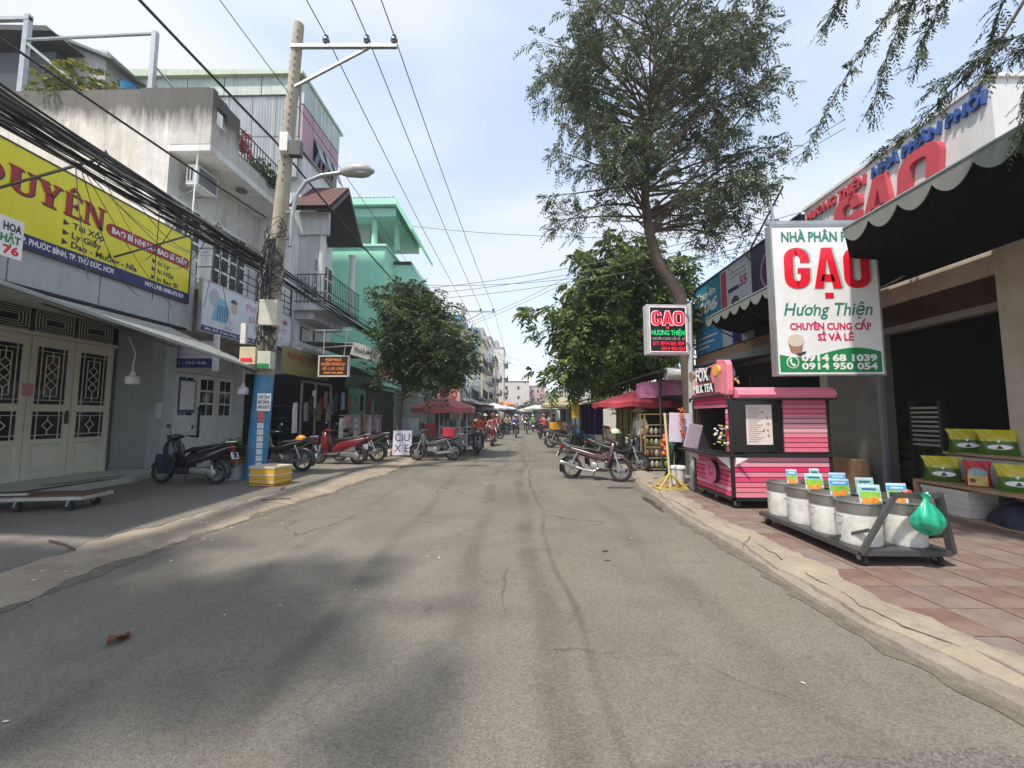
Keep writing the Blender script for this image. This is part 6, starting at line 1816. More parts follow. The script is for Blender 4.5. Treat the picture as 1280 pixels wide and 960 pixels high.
ms = [(-5.4,-3.2,23,27,2.9,(0.05,0.055,0.06),'black tarp stall just past the red parasol cart'),(-5.4,-3.0,27.5,32,3.0,(0.42,0.44,0.46),'grey tarp stall behind the black one on the left'),(-5.4,-2.2,33,38,3.0,(0.5,0.51,0.52),'pale tarp stall along the left row'),
    (-5.2,-1.9,39,45,3.0,(0.07,0.075,0.09),'second black tarp stall along the left row'),(-5.2,-1.5,46,54,3.1,(0.16,0.2,0.33),'blue tarp stall along the left row'),(-5.2,-1.2,55,66,3.1,(0.5,0.5,0.5),'long white tarp stall far on the left'),(-5.2,-0.6,68,84,3.2,(0.3,0.28,0.27),'brown tarp stall far on the left'),
    (3.4,6.0,23.5,29,3.0,(0.06,0.07,0.08),'dark tarp stall behind the pale yellow parasol'),(3.6,6.2,30,37,3.1,(0.36,0.34,0.28),'tan tarp stall on the right row'),(2.2,6.2,39,50,3.1,(0.46,0.46,0.43),'white tarp stall on the right row'),(1.6,6.2,53,70,3.2,(0.4,0.42,0.42),'long grey tarp stall far on the right')]
for x0, x1, y0, y1, h, col, lab in ms:
    market_stall(x0, x1, y0, y1, h, col, lab, 0)
# ---- left: red parasol drink cart, white board, foam boxes, planter
parasol('cart_parasol', 'faded red parasol over the drink cart on the left', (-3.35,17.6), 1.42, 1.98, (0.58,0.17,0.17), rise=0.52, drop=0.22)
dc = thing('drink_cart', 'glass sided drink cart below the faded red parasol', 'food cart', (-3.0,17.8,0))
q = MB()
for x in (-3.5,-2.3):
    for y in (17.4,18.4):
        q.bar((x,y,0.15),(x,y,1.75),0.035)
for z in (0.25,0.8,1.1,1.75):
    q.bar((-3.5,17.4,z),(-2.3,17.4,z),0.035).bar((-3.5,18.4,z),(-2.3,18.4,z),0.035).bar((-2.3,17.4,z),(-2.3,18.4,z),0.035)
q.build('frame', WHITE, dc)
MB().box((-3.48,17.45,0.3),(-2.35,18.35,0.8)).build('cabinet', M('cart_panel', (0.35,0.36,0.36), dirt=0.3), dc)
for k in range(7):
    MB().lathe([(0.06,0),(0.06,0.22),(0.03,0.28),(0.03,0.32)], (-3.35+k*0.16,17.65,1.12), 8).build('bottle', M('bottle_%d' % (k % 3), [(0.1,0.25,0.35),(0.5,0.5,0.45),(0.08,0.08,0.08)][k % 3]), dc)
for x in (-3.4,-2.4):
    MB().lathe([(0.04,-0.03),(0.14,-0.025),(0.14,0.025),(0.04,0.03)], (x,17.4,0.14), 12, axis='x').build('wheel', RUB, dc)
cb2 = thing('glass_counter', 'grey glass display counter behind the white lettered board', 'counter', (-4.6,16.4,0.1))
MB().box((-5.0,16.0,0.1),(-4.0,16.9,0.8)).build('base', DARKM, cb2)
MB().box((-4.95,16.0,0.8),(-4.05,16.9,1.45)).build('glass', M('counter_glass', (0.28,0.32,0.33), rough=0.1), cb2)
MB().box((-5.0,15.98,1.45),(-4.0,16.92,1.5)).build('top', STEEL, cb2)
MB().box((-4.0,16.6,0.8),(-3.55,17.0,1.3)).build('red_tray', paint('red_tray', (0.36,0.03,0.04)), cb2)
wb = thing('white_board', 'white board with purple hand painted letters on the left pavement', 'sign', (-4.3,15.2,0.1))
b2 = Board((-4.78,15.0,0.14), (1,0.1,0), (0,0.12,1))
m_ = MB(); b2.slab(m_, 0, 0, 0.70, 0.92, -0.03, 0); m_.build('board', paint('lilac_white', (0.66,0.62,0.72)), wb)
PUR = paint('purple_ink', (0.05,0.02,0.12))
b2.text('CIU', PUR, wb, 0.06, 0.52, 0.28, width=0.56, bold=0.0); b2.text('X E', PUR, wb, 0.06, 0.12, 0.28, width=0.54, bold=0.0)
MB().box((-4.5,15.02,0.1),(-4.1,15.3,0.14)).build('foot', BLACK, wb)
jg = thing('jar_tray', 'tray of pale jars on the ground left of the white lettered board', 'jars', (-5.2,15.3,0.1))
for i in range(4):
    for j in range(2):
        MB().lathe([(0.09,0.0),(0.09,0.17),(0.06,0.2),(0.06,0.24)], (-5.55+i*0.2,15.2+j*0.2,0.11), 10).build('jar', M('jar_cream', (0.55,0.47,0.3)), jg, smooth=True)
MB().box((-5.9,15.0,0.10),(-5.7,15.04,0.6)).box((-5.9,15.0,0.1),(-5.88,15.3,0.6)).build('white_placard', SIGNW, label='small white panel standing by the red scooters', cat='panel')
ag = thing('rice_sign_small', 'faded white sign with red letters above the red parasol', 'sign', (-3.4,20,2.6))
b2 = Board((-4.15,20,2.1), (1,0,0), (0,0,1))
m_ = MB(); b2.slab(m_, 0, 0, 1.15, 0.95, -0.06, 0); m_.build('board', paint('pinkish_vinyl', (0.55,0.42,0.42)), ag)
b2.text('GẠO', paint('faded_red', (0.5,0.03,0.04)), ag, 0.1, 0.35, 0.45, width=0.9, bold=0.05)
MB().tube([(-3.0,20.05,0),(-3.0,20.05,3.1)],0.035).build('post', STEEL, ag)
sa = thing('small_awning', 'small grey canvas awning left of the red parasol', 'awning', (-5.5,17.6,2.5))
MB().grid(lambda u, v: (-6.8+2.0*u, 17.4+2.6*v, 3.1-0.55*u**1.4), 6, 6).build('canvas', M('grey_canvas', (0.34,0.34,0.33), rough=0.9), sa, fix=False)
MB().bar((-4.85,17.4,2.55),(-4.85,20,2.55),0.04).build('bar', STEEL, sa)
# stacked yellow foam boxes
FO = M('foam_yellow', (0.68,0.36,0.02), rough=0.7, var=0.15, dirt=0.2, dirtcol=(0.5,0.42,0.25)); FW = M('foam_white', (0.58,0.55,0.45), rough=0.8, dirt=0.3)
for z, h, lab in ((0.1,0.13,'lower'),(0.235,0.26,'upper')):
    t = thing('foam_box', f'{lab} yellow taped foam box beside the blue pole base', 'box', (-5.5,8.85,z), rz=-0.2, group='yellow foam boxes by the pole', local=True)
    MB().box((-0.32,-0.25,0),(0.32,0.25,h*0.9)).build('body', FO, t, bevel=0.012)
    MB().box((-0.33,-0.26,h*0.30),(0.33,0.26,h*0.42)).build('tape', FW if z > 0.2 else DARKM, t)
    if z > 0.2:
        q = MB()
        for a, b in (((-0.33,-0.26),(0.33,-0.21)),((-0.33,0.21),(0.33,0.26)),((-0.33,-0.21),(-0.28,0.21)),((0.28,-0.21),(0.33,0.21))):
            q.box((a[0],a[1],h*0.9),(b[0],b[1],h*1.08))
        q.build('rim', FW, t)
    else:
        MB().box((-0.32,-0.25,h*0.9),(0.32,0.25,h)).build('lid', FW, t)
pt = thing('planter', 'pale tiled planter with red rim and green bush by the pole', 'planter', (-6.9,9.6,0.1))
MB().box((-7.35,9.35,0.1),(-6.68,10.0,0.5)).build('box', M('speckled_tile', (0.45,0.46,0.46), var=0.3, scale=30), pt)
MB().box((-7.38,9.32,0.5),(-6.65,10.03,0.56)).build('rim', paint('red_rim', (0.5,0.1,0.06)), pt)
# flat trolley on the left pavement
ft = thing('flat_trolley', 'low flat steel trolley on the left pavement before the cream doors', 'trolley', (-7.4,6.2,0.1))
q = MB()
q.bar((-9.4,5.95,0.30),(-6.95,6.35,0.30),0.05).bar((-9.4,6.55,0.30),(-7.0,6.85,0.30),0.05)
for f in (0.0,0.35,0.7,1.0):
    q.bar((-9.4+2.45*f,5.95+0.4*f,0.30),(-9.4+2.4*f,6.55+0.3*f,0.30),0.05)
q.bar((-9.4,5.93,0.38),(-7.7,6.22,0.38),0.03)
q.build('frame', M('trolley_pale', (0.45,0.45,0.42), rough=0.5, metal=0.3, dirt=0.4), ft)
MB().prism([(-9.3,6.0,0.33),(-7.0,6.37,0.33),(-7.05,6.8,0.33),(-9.3,6.5,0.33)], (0,0,0.015)).build('deck', M('rust_deck', (0.14,0.07,0.05), var=0.3), ft)
for x, y in ((-7.15,6.34),(-7.85,6.22),(-7.2,6.78),(-9.0,6.05)):
    MB().lathe([(0.02,-0.025),(0.07,-0.02),(0.07,0.02),(0.02,0.025)], (x,y,0.175), 12, axis='y').build('castor', RUB, ft)
    MB().bar((x,y-0.04,0.18),(x+0.03,y-0.04,0.28),0.03).build('fork', STEEL, ft)
# ================================================================== MOTORBIKES AND RIDERS
MC = {}
def shared(key, fn, smooth=38):
    if key not in MC:
        mb = MB()
        fn(mb)
        MC[key] = mb.mesh(key, smooth)
    return MC[key]
def torus(mb, c, R, r, n=26, m=8, squash=1.0):
    vs = []
    for i in range(n):
        a = 2*pi*i/n
        for j in range(m):
            b = 2*pi*j/m
            q = R+r*cos(b)
            vs.append((c[0]+q*cos(a), c[1]+r*squash*sin(b), c[2]+q*sin(a)))
    mb.add(vs, [(i*m+j, ((i+1) % n)*m+j, ((i+1) % n)*m+(j+1) % m, i*m+(j+1) % m) for i in range(n) for j in range(m)])
def arc_fender(mb, c, R, w, a0, a1, n=10, t=0.012):
    pts = [(c[0]+R*cos(a0+(a1-a0)*i/n), c[2]+R*sin(a0+(a1-a0)*i/n)) for i in range(n+1)]
    vs = []
    for x, z in pts:
        dx, dz = (x-c[0])/R, (z-c[2])/R
        vs += [(x-dx*0.03,-w,z-dz*0.03),(x,-w*0.6,z),(x,w*0.6,z),(x-dx*0.03,w,z-dz*0.03)]
    mb.add(vs, [(i*4+j,i*4+j+1,(i+1)*4+j+1,(i+1)*4+j) for i in range(n) for j in range(3)])
    vs2 = [(x+ (0.0), y, z-0.0) for x, y, z in vs]
DARKPL = paint('black_plastic', (0.03,0.03,0.032), rough=0.45)
SEATM = M('seat_vinyl', (0.02,0.02,0.021), rough=0.55, var=0.2)
ENG = M('engine_alloy', (0.30,0.30,0.30), rough=0.4, metal=0.7, dirt=0.3)
LAMPC = M('lamp_clear', (0.6,0.62,0.65), rough=0.1)
LAMPR = M('lamp_red', (0.4,0.01,0.01), rough=0.15)
def gloss(nm, col):
    return M('bike_'+nm, col, rough=0.22, var=0.06, coat=0.6, dirt=0.12, dirtcol=(0.15,0.13,0.11), dscale=6)
def motorbike(label, loc, head, col, style='under', lean=-0.1, group='motorbikes parked along the street', extra=None, simple=False, seat=None, accent=None):
    t = thing('motorbike', label, 'motorbike', loc, local=True, group=group, rot=(lean,0,head), scale=1.04 if style == 'scooter' else 1.0 if 'brown' in label else 1.06)
    sc = style == 'scooter'
    R = 0.245 if sc else 0.275
    xr, xf = -0.60, 0.64
    def wheel(x, key):
        w = put('wheel', shared('tyre'+key, lambda m: torus(m, (x,0,R), R-0.042, 0.045, 28, 8, 0.95)), RUB, t)
        def rim(m):
            torus(m, (x,0,R), R-0.082, 0.012, 26, 6, 1.6)
            m.lathe([(0.045,-0.05),(0.045,0.05)], (x,0,R), 12, axis='y')
            for k in range(5):
                a = 2*pi*k/5+0.3
                m.bar((x+0.03*cos(a),0,R+0.03*sin(a)), (x+(R-0.085)*cos(a+0.15),0,R+(R-0.085)*sin(a+0.15)), 0.028, 0.018)
            if x > 0:
                m.lathe([(0.105,0.055),(0.105,0.06)], (x,0,R), 18, axis='y')
        put('rim', shared('rim'+key, rim), ENG, w)
    wheel(xr, style+'r')
    wheel(xf, style+'f')
    put('fork', shared('fork'+style, lambda m: [m.tube([(0.44,s*0.07,0.86),(0.55,s*0.085,0.55),(xf,s*0.085,R)], [0.022,0.024,0.02], 8) for s in (-1,1)]), STEEL, t)
    body = gloss(*col)
    put('front_fender', shared('ff'+style, lambda m: arc_fender(m, (xf,0,R), R+0.03, 0.065, radians(20), radians(165))), body, t)
    put('rear_fender', shared('rf'+style, lambda m: arc_fender(m, (xr,0,R), R+0.05, 0.07, radians(60), radians(205))), DARKPL, t)
    if sc:
        def shield(m):
            m.loft([((0.47,0,0.95),0.10,0.07),((0.45,0,0.80),0.20,0.12),((0.42,0,0.62),0.21,0.14),((0.38,0,0.42),0.18,0.13),((0.33,0,0.26),0.14,0.08)], 12)
        def tail(m):
            m.loft([((0.14,0,0.40),0.13,0.12),((-0.10,0,0.48),0.17,0.22),((-0.35,0,0.55),0.175,0.21),((-0.65,0,0.68),0.145,0.12),((-0.90,0,0.79),0.06,0.045)], 14)
        put('front_shield', shared('sh_s', shield), body, t)
        put('tail_body', shared('tl_s', tail), body, t)
        put('floorboard', shared('fb', lambda m: m.loft([((0.42,0,0.29),0.15,0.07),((0.15,0,0.27),0.17,0.075),((-0.05,0,0.30),0.15,0.09)], 10)), DARKPL, t)
        sx = 0.06
    else:
        def shield(m):
            m.loft([((0.47,0,0.92),0.075,0.05),((0.46,0,0.78),0.15,0.07),((0.41,0,0.60),0.16,0.07),((0.36,0,0.42),0.14,0.05),((0.33,0,0.30),0.10,0.03)], 12)
            m.loft([((0.42,0,0.66),0.07,0.09),((0.22,0,0.54),0.075,0.09),((0.02,0,0.60),0.085,0.09)], 10)
        def tail(m):
            m.loft([((0.06,0,0.56),0.09,0.08),((-0.20,0,0.64),0.12,0.10),((-0.50,0,0.71),0.125,0.085),((-0.80,0,0.80),0.09,0.05),((-0.95,0,0.85),0.04,0.025)], 12)
        put('leg_shield', shared('sh_u', shield), body, t)
        put('tail_body', shared('tl_u', tail), body, t)
        sx = 0.0
    put('seat', shared('seat'+style, lambda m: m.loft([((0.10+sx,0,0.68),0.06,0.03),((-0.05,0,0.735),0.125,0.05),((-0.30,0,0.755),0.14,0.05),((-0.55,0,0.80),0.13,0.05),((-0.76,0,0.84),0.09,0.035)], 12)), seat or SEATM, t)
    put('handlebar_cowl', shared('cowl'+style, lambda m: m.loft([((0.30,0,1.0),0.07,0.03),((0.40,0,1.0),0.13,0.06),((0.50,0,0.96),0.12,0.07),((0.56,0,0.92),0.07,0.05)], 12)), body, t)
    put('headlight', shared('hl'+style, lambda m: m.ell((0.545,0,0.93) if not sc else (0.545,0,0.93), (0.04,0.085,0.055), 12, 8)), LAMPC, t)
    hb = put('handlebar', shared('hb'+style, lambda m: m.tube([(0.28,-0.34,1.0),(0.36,-0.2,1.02),(0.40,0,1.0),(0.36,0.2,1.02),(0.28,0.34,1.0)], 0.013, 6)), CHROME, t)
    for s in (-1,1):
        put('grip', shared('grip%s%d' % (style,s), lambda m: m.tube([(0.34,s*0.24,1.016),(0.275,s*0.35,1.0)], 0.02, 8)), RUB, hb)
    for s in (-1,1):
        mr = put('mirror', shared('mir%s%d' % (style,s), lambda m: [m.tube([(0.36,s*0.2,1.02),(0.34,s*0.24,1.14),(0.33,s*0.28,1.19)],0.006,5), m.ell((0.325,s*0.30,1.22),(0.018,0.065,0.042),10,6)]), DARKPL, t)
        put('mirror_glass', shared('mg%s%d' % (style,s), lambda m: m.lathe([(0.001,-0.018),(0.036,-0.018)], (0.325,s*0.30,1.22), 12, axis='x', cap=False)), CHROME, mr)
    if not simple:
        put('engine', shared('eng'+style, lambda m: [m.lathe([(0.05,-0.14),(0.10,-0.12),(0.11,-0.05),(0.11,0.08),(0.07,0.12)], (0.0,0,0.33), 14, axis='y'), m.rbox((0.14,0,0.36),(0.26,0.14,0.13),(0,-0.15,0)), m.rbox((-0.32,0.11,0.27),(0.5,0.05,0.08),(0,0.08,0))] if not sc else
            [m.lathe([(0.05,0.05),(0.10,0.06),(0.10,0.13),(0.06,0.15)], (-0.58,0,R), 14, axis='y'), m.loft([((-0.10,0.10,0.30),0.06,0.08),((-0.35,0.11,0.29),0.06,0.09),((-0.62,0.10,0.27),0.05,0.08)], 10), m.rbox((-0.42,0.12,0.43),(0.3,0.09,0.12),(0,0.1,0))]), ENG, t)
        ex = put('exhaust', shared('ex'+style, lambda m: m.tube([(0.12,-0.09,0.28),(0.0,-0.13,0.21),(-0.25,-0.14,0.24),(-0.40,-0.15,0.28),(-0.85,-0.16,0.40)], [0.018,0.02,0.025,0.05,0.055], 10)), CHROME if not sc else DARKM, t)
        put('heat_shield', shared('hs'+style, lambda m: m.tube([(-0.42,-0.20,0.30),(-0.78,-0.212,0.39)], [0.025,0.02], 6)), ENG, ex)
        put('shock_absorber', shared('shk'+style, lambda m: [m.tube([(-0.42,s*0.12,0.66),(-0.60,s*0.12,0.32)], [0.02,0.024], 8) for s in (-1,1)]), STEEL, t)
        put('grab_rail', shared('gr'+style, lambda m: m.tube([(-0.60,-0.13,0.79),(-0.82,-0.11,0.88),(-0.95,0,0.90),(-0.82,0.11,0.88),(-0.60,0.13,0.79)], 0.014, 6)), CHROME if accent is None else accent, t)
        put('kickstand', shared('ks'+style, lambda m: m.tube([(-0.02,0.12,0.25),(-0.10,0.22,0.03)], 0.012, 5)), DARKM, t)
        put('footrest', shared('fr'+style, lambda m: m.tube([(0.08,-0.26,0.26),(0.08,0.26,0.26)], 0.016, 6)), RUB, t)
        put('side_trim', shared('trim'+style, lambda m: [m.tube([(0.02,s*0.095,0.62),(-0.3,s*0.125,0.70),(-0.75,s*0.10,0.81)], [0.006,0.014,0.005], 5) for s in (-1,1)]), accent or GREYPL, t)
    tlp = put('tail_light', shared('tlm'+style, lambda m: m.ell((-0.90,0,0.77),(0.05,0.085,0.04),10,6)), LAMPR, t)
    pl = put('number_plate', shared('npl'+style, lambda m: m.rbox((-0.97,0,0.60),(0.012,0.19,0.14),(0,0.35,0))), SIGNW, t)
    put('plate_holder', shared('nph'+style, lambda m: m.rbox((-0.93,0,0.66),(0.06,0.06,0.20),(0,0.5,0))), DARKPL, t)
    if not simple:
        def dg(m):
            for r_ in range(2):
                for k in range(4):
                    m.rbox((-0.979+0.022*(0.5-r_)-0.0, -0.06+k*0.04, 0.60+0.032*(0.5-r_)*2-0.0), (0.004,0.024,0.04), (0,0.35,0))
        put('plate_marks', shared('dg'+style, dg), INK, pl)
    return t
H = math.atan2
motorbike('black scooter with white number plate parked before the white doors', (-7.32,8.85,0.1), H(0.06,-1.0), ('black',(0.012,0.012,0.014)), 'scooter', lean=0.06)
apron = MB().grid(lambda u, v: (-7.88+0.03*sin(6*v)+0.34*u, 8.63-0.02*u-0.02*sin(9*u)-0.03*sin(pi*v), 0.36+0.42*v), 6, 6)
apron.build('rain_apron', M('dark_apron', (0.012,0.014,0.03), rough=0.8), fix=False, label='dark blue cloth draped over the black scooter footwell', cat='cloth')
motorbike('black motorbike with orange helmet on its seat behind the pole', (-6.55,10.95,0.1), H(0.1,-0.99), ('black2',(0.015,0.015,0.016)), 'under', lean=0.08)
motorbike('dark red scooter parked in front of the clothes shop', (-5.7,12.6,0.1), H(0.08,-1.0), ('darkred',(0.13,0.008,0.016)), 'scooter', lean=0.08, accent=CHROME)
motorbike('black motorbike standing behind the dark red scooter', (-5.35,13.3,0.1), H(0.1,-1.0), ('black',(0.012,0.012,0.014)), 'under', lean=0.08)
g1 = motorbike('grey motorbike with red box parked beside the drink cart', (-3.05,14.5,0.02), H(0.05,-1.0), ('grey',(0.07,0.075,0.08)), 'under', lean=0.07, accent=CHROME)
MB().rbox((-2.56,14.5,0.98),(0.42,0.34,0.26),(0,0,0.04)).rbox((-2.56,14.5,1.13),(0.44,0.36,0.05),(0,0,0.04)).build('delivery_box', paint('red_box', (0.52,0.02,0.04)), bevel=0.02, label='red box strapped on the grey motorbike seat', cat='box')
motorbike('brown underbone motorbike angled at the right kerb', (1.86,10.2,0.01), H(-0.42,0.91), ('brown',(0.07,0.022,0.025)), 'under', lean=-0.13, accent=CHROME)
motorbike('black motorbike behind the brown one at the right kerb', (2.7,11.5,0.05), H(-0.5,0.86), ('black2',(0.015,0.015,0.016)), 'under', lean=-0.1)
motorbike('white scooter half hidden by the snack rack', (4.1,12.6,0.1), H(-0.1,-1.0), ('white',(0.55,0.55,0.53)), 'scooter', lean=0.08)
def helmet_mesh(m):
    m.grid(lambda u, v: (0.135*cos(2*pi*u)*cos(v*pi/2)*1.12, 0.115*sin(2*pi*u)*cos(v*pi/2), 0.135*sin(v*pi/2)), 18, 7)
    m.grid(lambda u, v: (0.15+0.05*v*cos((u-0.5)*pi), 0.11*sin((u-0.5)*pi), 0.02-0.02*v), 8, 2)
def helmet(label, loc, col, nm, rz=0.0):
    return put('helmet', shared('helmet', helmet_mesh), gloss(nm, col), label=label, cat='helmet', group='helmets resting on motorbikes').__setattr__('location', loc)
helmet('orange helmet resting on the black motorbike seat', (-6.0,10.93,0.95), (0.75,0.25,0.01), 'orange')
helmet('pale green helmet hanging on the motorbike mirror at the right kerb', (2.62,11.15,1.13), (0.5,0.6,0.35), 'lime')

# ---- people: one continuous skinned body each
def body_mesh(name, J, E, root):
    me = bpy.data.meshes.new(name)
    keys = list(J)
    me.from_pydata([J[k][0] for k in keys], [(keys.index(a), keys.index(b)) for a, b in E], [])
    o = bpy.data.objects.new(name, me)
    COL.objects.link(o)
    o.modifiers.new('skin', 'SKIN')
    bm = bmesh.new()
    bm.from_mesh(me)
    ly = bm.verts.layers.skin.verify()
    bm.verts.ensure_lookup_table()
    for i, k in enumerate(keys):
        r = J[k][1]
        bm.verts[i][ly].radius = r if isinstance(r, tuple) else (r, r)
        bm.verts[i][ly].use_root = (k == root)
    bm.to_mesh(me)
    bm.free()
    sd = o.modifiers.new('sub', 'SUBSURF')
    sd.levels = 2
    sd.render_levels = 2
    bpy.context.view_layer.update()
    out = bpy.data.meshes.new_from_object(o.evaluated_get(bpy.context.evaluated_depsgraph_get()))
    bpy.data.objects.remove(o)
    bpy.data.meshes.remove(me)
    out.name = name
    for _ in range(3):
        out.materials.append(None)
    segs = [(Vector(J[a][0]), Vector(J[b][0]), a, b) for a, b in E]
    def region(a, b):
        s = a+b
        if 'head' in s or 'neck' in s or 'hand' in s or 'fing' in s or 'wrist' in s or 'thumb' in s: return 2
        if 'hip' in s or 'knee' in s or 'ankle' in s or 'toe' in s: return 1
        return 0
    for p in out.polygons:
        best, bi = 9, 0
        for a, b, ka, kb in segs:
            ab = b-a
            t = max(0, min(1, (p.center-a).dot(ab)/max(ab.length_squared,1e-9)))
            d = (p.center-(a+ab*t)).length
            if d < best: best, bi = d, region(ka, kb)
        p.material_index = bi
        p.use_smooth = True
    return out
def make_pose(pel, chest, neck, head, sh, el, wr, hip, knee, ank, toe):
    J = {'pelvis':(pel,(0.15,0.12)),'waist':(tuple((Vector(pel)+Vector(chest))/2),(0.135,0.11)),'chest':(chest,(0.16,0.12)),'neck':(neck,0.055),'head1':(tuple(Vector(head)-Vector((0,0,0.07))),(0.075,0.07)),'head2':(head,(0.085,0.095)),'head3':(tuple(Vector(head)+Vector((0,0,0.09))),(0.06,0.07))}
    E = [('pelvis','waist'),('waist','chest'),('chest','neck'),('neck','head1'),('head1','head2'),('head2','head3')]
    for s, n in ((1,'L'),(-1,'R')):
        f = lambda p: (p[0], p[1]*s, p[2])
        J['sh'+n] = (f(sh),0.062); J['el'+n] = (f(el),0.046); J['wrist'+n] = (f(wr),0.030)
        d = (Vector(f(wr))-Vector(f(el))).normalized()
        J['hand'+n] = (tuple(Vector(f(wr))+d*0.07),(0.04,0.022))
        E += [('chest','sh'+n),('sh'+n,'el'+n),('el'+n,'wrist'+n),('wrist'+n,'hand'+n)]
        side = Vector((0,0,-1)) if abs(d.z) < 0.8 else Vector((1,0,0))
        u = d.cross(Vector((0,0,1))) if abs(d.z) < 0.8 else Vector((1,0,0))
        u = u.normalized()
        for q in range(4):
            b = Vector(f(wr))+d*0.09+u*(q-1.5)*0.019
            J['fing%s%da' % (n,q)] = (tuple(b+d*0.03),0.009)
            J['fing%s%db' % (n,q)] = (tuple(b+d*(0.055-0.006*abs(q-1))+side*0.03),0.008)
            E += [('hand'+n,'fing%s%da' % (n,q)),('fing%s%da' % (n,q),'fing%s%db' % (n,q))]
        tb = Vector(f(wr))+d*0.03-u*0.045
        J['thumb'+n] = (tuple(tb+d*0.03),0.010)
        E.append(('wrist'+n,'thumb'+n))
        J['hip'+n] = (f(hip),0.095); J['knee'+n] = (f(knee),0.065); J['ankle'+n] = (f(ank),0.042); J['toe'+n] = (f(toe),(0.045,0.03))
        E += [('pelvis','hip'+n),('hip'+n,'knee'+n),('knee'+n,'ankle'+n),('ankle'+n,'toe'+n)]
    return J, E
RIDE = body_mesh('rider_body', *make_pose((-0.22,0,0.90),(-0.14,0,1.26),(-0.09,0,1.45),(-0.04,0,1.60),(-0.12,0.19,1.36),(0.06,0.30,1.14),(0.24,0.31,1.04),(-0.16,0.10,0.86),(0.24,0.19,0.74),(0.10,0.20,0.36),(0.27,0.21,0.31)), 'pelvis')
STAND = body_mesh('standing_body', *make_pose((0,0,0.95),(0,0,1.30),(0.0,0,1.46),(0.02,0,1.60),(0,0.18,1.40),(-0.02,0.25,1.14),(0.10,0.24,0.92),(0,0.09,0.90),(0.02,0.10,0.50),(-0.01,0.11,0.09),(0.15,0.13,0.04)), 'pelvis')
SKIN = M('skin', (0.42,0.24,0.17), rough=0.6, var=0.06)
def person(mesh, label, loc, head, shirt, trouser, hat, hatcol, scale=1.0, group='people along the street'):
    t = thing('person', label, 'person', loc, local=True, rz=head, group=group, scale=scale)
    b = bpy.data.objects.new('body', mesh)
    COL.objects.link(b)
    b.parent = t
    mats = [M('cloth_p%d' % int(1000*(shirt[0]+3*shirt[1]+7*shirt[2])), shirt, rough=0.85, var=0.2, scale=9), M('cloth_p%d' % int(1000*(trouser[0]+3*trouser[1]+7*trouser[2])), trouser, rough=0.85, var=0.2, scale=9), SKIN]
    for i, m in enumerate(mats):
        b.material_slots[i].link = 'OBJECT'
        b.material_slots[i].material = m
    hx, hz = (-0.04,1.60) if mesh is RIDE else (0.02,1.60)
    EY = MATS.get('eye_dark') or M('eye_dark', (0.02,0.015,0.012), rough=0.3)
    for s in (-1,1):
        put('eye', shared('eye%d%d' % (s,int(hx*100)), lambda m: m.ell((hx+0.085,s*0.033,hz+0.01),(0.012,0.015,0.01),8,6)), EY, t)
        put('ear', shared('ear%d%d' % (s,int(hx*100)), lambda m: m.ell((hx,s*0.088,hz-0.01),(0.022,0.012,0.035),8,6)), SKIN, t)
    put('nose', shared('nose%d' % int(hx*100), lambda m: m.ell((hx+0.10,0,hz-0.015),(0.02,0.014,0.024),8,6)), SKIN, t)
    put('mouth', shared('mouth%d' % int(hx*100), lambda m: m.ell((hx+0.086,0,hz-0.06),(0.01,0.026,0.007),8,6)), M('lips', (0.28,0.09,0.08)), t)
    if hat == 'helmet':
        h = put('helmet', shared('helmet', helmet_mesh), gloss('h%d' % int(1000*(hatcol[0]+2*hatcol[1]+3*hatcol[2])), hatcol), t)
        h.location = (hx+0.005, 0, hz+0.03)
    elif hat == 'cone':
        h = put('conical_hat', shared('cone', lambda m: m.lathe([(0.23,0.0),(0.12,0.10),(0.005,0.19)], (0,0,0), 20, cap=False)), M('straw', (0.55,0.47,0.30), rough=0.9, var=0.15, scale=20), t)
        h.location = (hx, 0, hz+0.03)
    else:
        h = put('hair', shared('hair', lambda m: m.grid(lambda u, v: (-0.012+0.10*cos(2*pi*u)*cos(v*pi/2), 0.097*sin(2*pi*u)*cos(v*pi/2), -0.03*(1-v)*(1-cos(2*pi*u))+0.11*sin(v*pi/2)), 14, 6)), M('black_hair', (0.012,0.010,0.009), rough=0.5), t)
        h.location = (hx, 0, hz+0.035)
    return t
def rider(plabel, blabel, loc, head, shirt, trouser, hatcol, bcol, style='under', sc=1.0):
    motorbike(blabel, loc, head, bcol, style, lean=0.0, group='motorbikes ridden along the street', simple=loc[1] > 25)
    person(RIDE, plabel, loc, head, shirt, trouser, 'helmet', hatcol, group='riders on motorbikes')
S_ = -pi/2
rider('rider in bright orange vest riding toward the camera', 'dark motorbike under the orange vest rider', (-1.78,17.2,0), S_+0.05, (0.75,0.09,0.01), (0.03,0.03,0.04), (0.08,0.08,0.09), ('black2',(0.015,0.015,0.016)))
rider('rider in red and white shirt and pale trousers', 'dark red motorbike under the red and white rider', (-1.5,21.9,0), S_, (0.50,0.14,0.16), (0.5,0.47,0.45), (0.2,0.03,0.04), ('darkred',(0.20,0.012,0.025)), 'scooter')
rider('rider in bright blue jacket in the middle of the road', 'dark scooter under the blue jacket rider', (-0.3,30,0), S_, (0.02,0.10,0.50), (0.04,0.05,0.09), (0.5,0.5,0.55), ('black',(0.012,0.012,0.014)), 'scooter')
rider('rider in red jacket left of the blue rider', 'motorbike under the red jacket rider', (-1.9,33,0), S_+0.1, (0.55,0.04,0.03), (0.1,0.13,0.2), (0.6,0.45,0.3), ('grey',(0.07,0.075,0.08)))
rider('rider in dark clothes right of the blue rider', 'motorbike under the dark clothed rider', (0.6,36,0), S_, (0.05,0.06,0.10), (0.03,0.03,0.04), (0.05,0.05,0.06), ('black2',(0.015,0.015,0.016)))
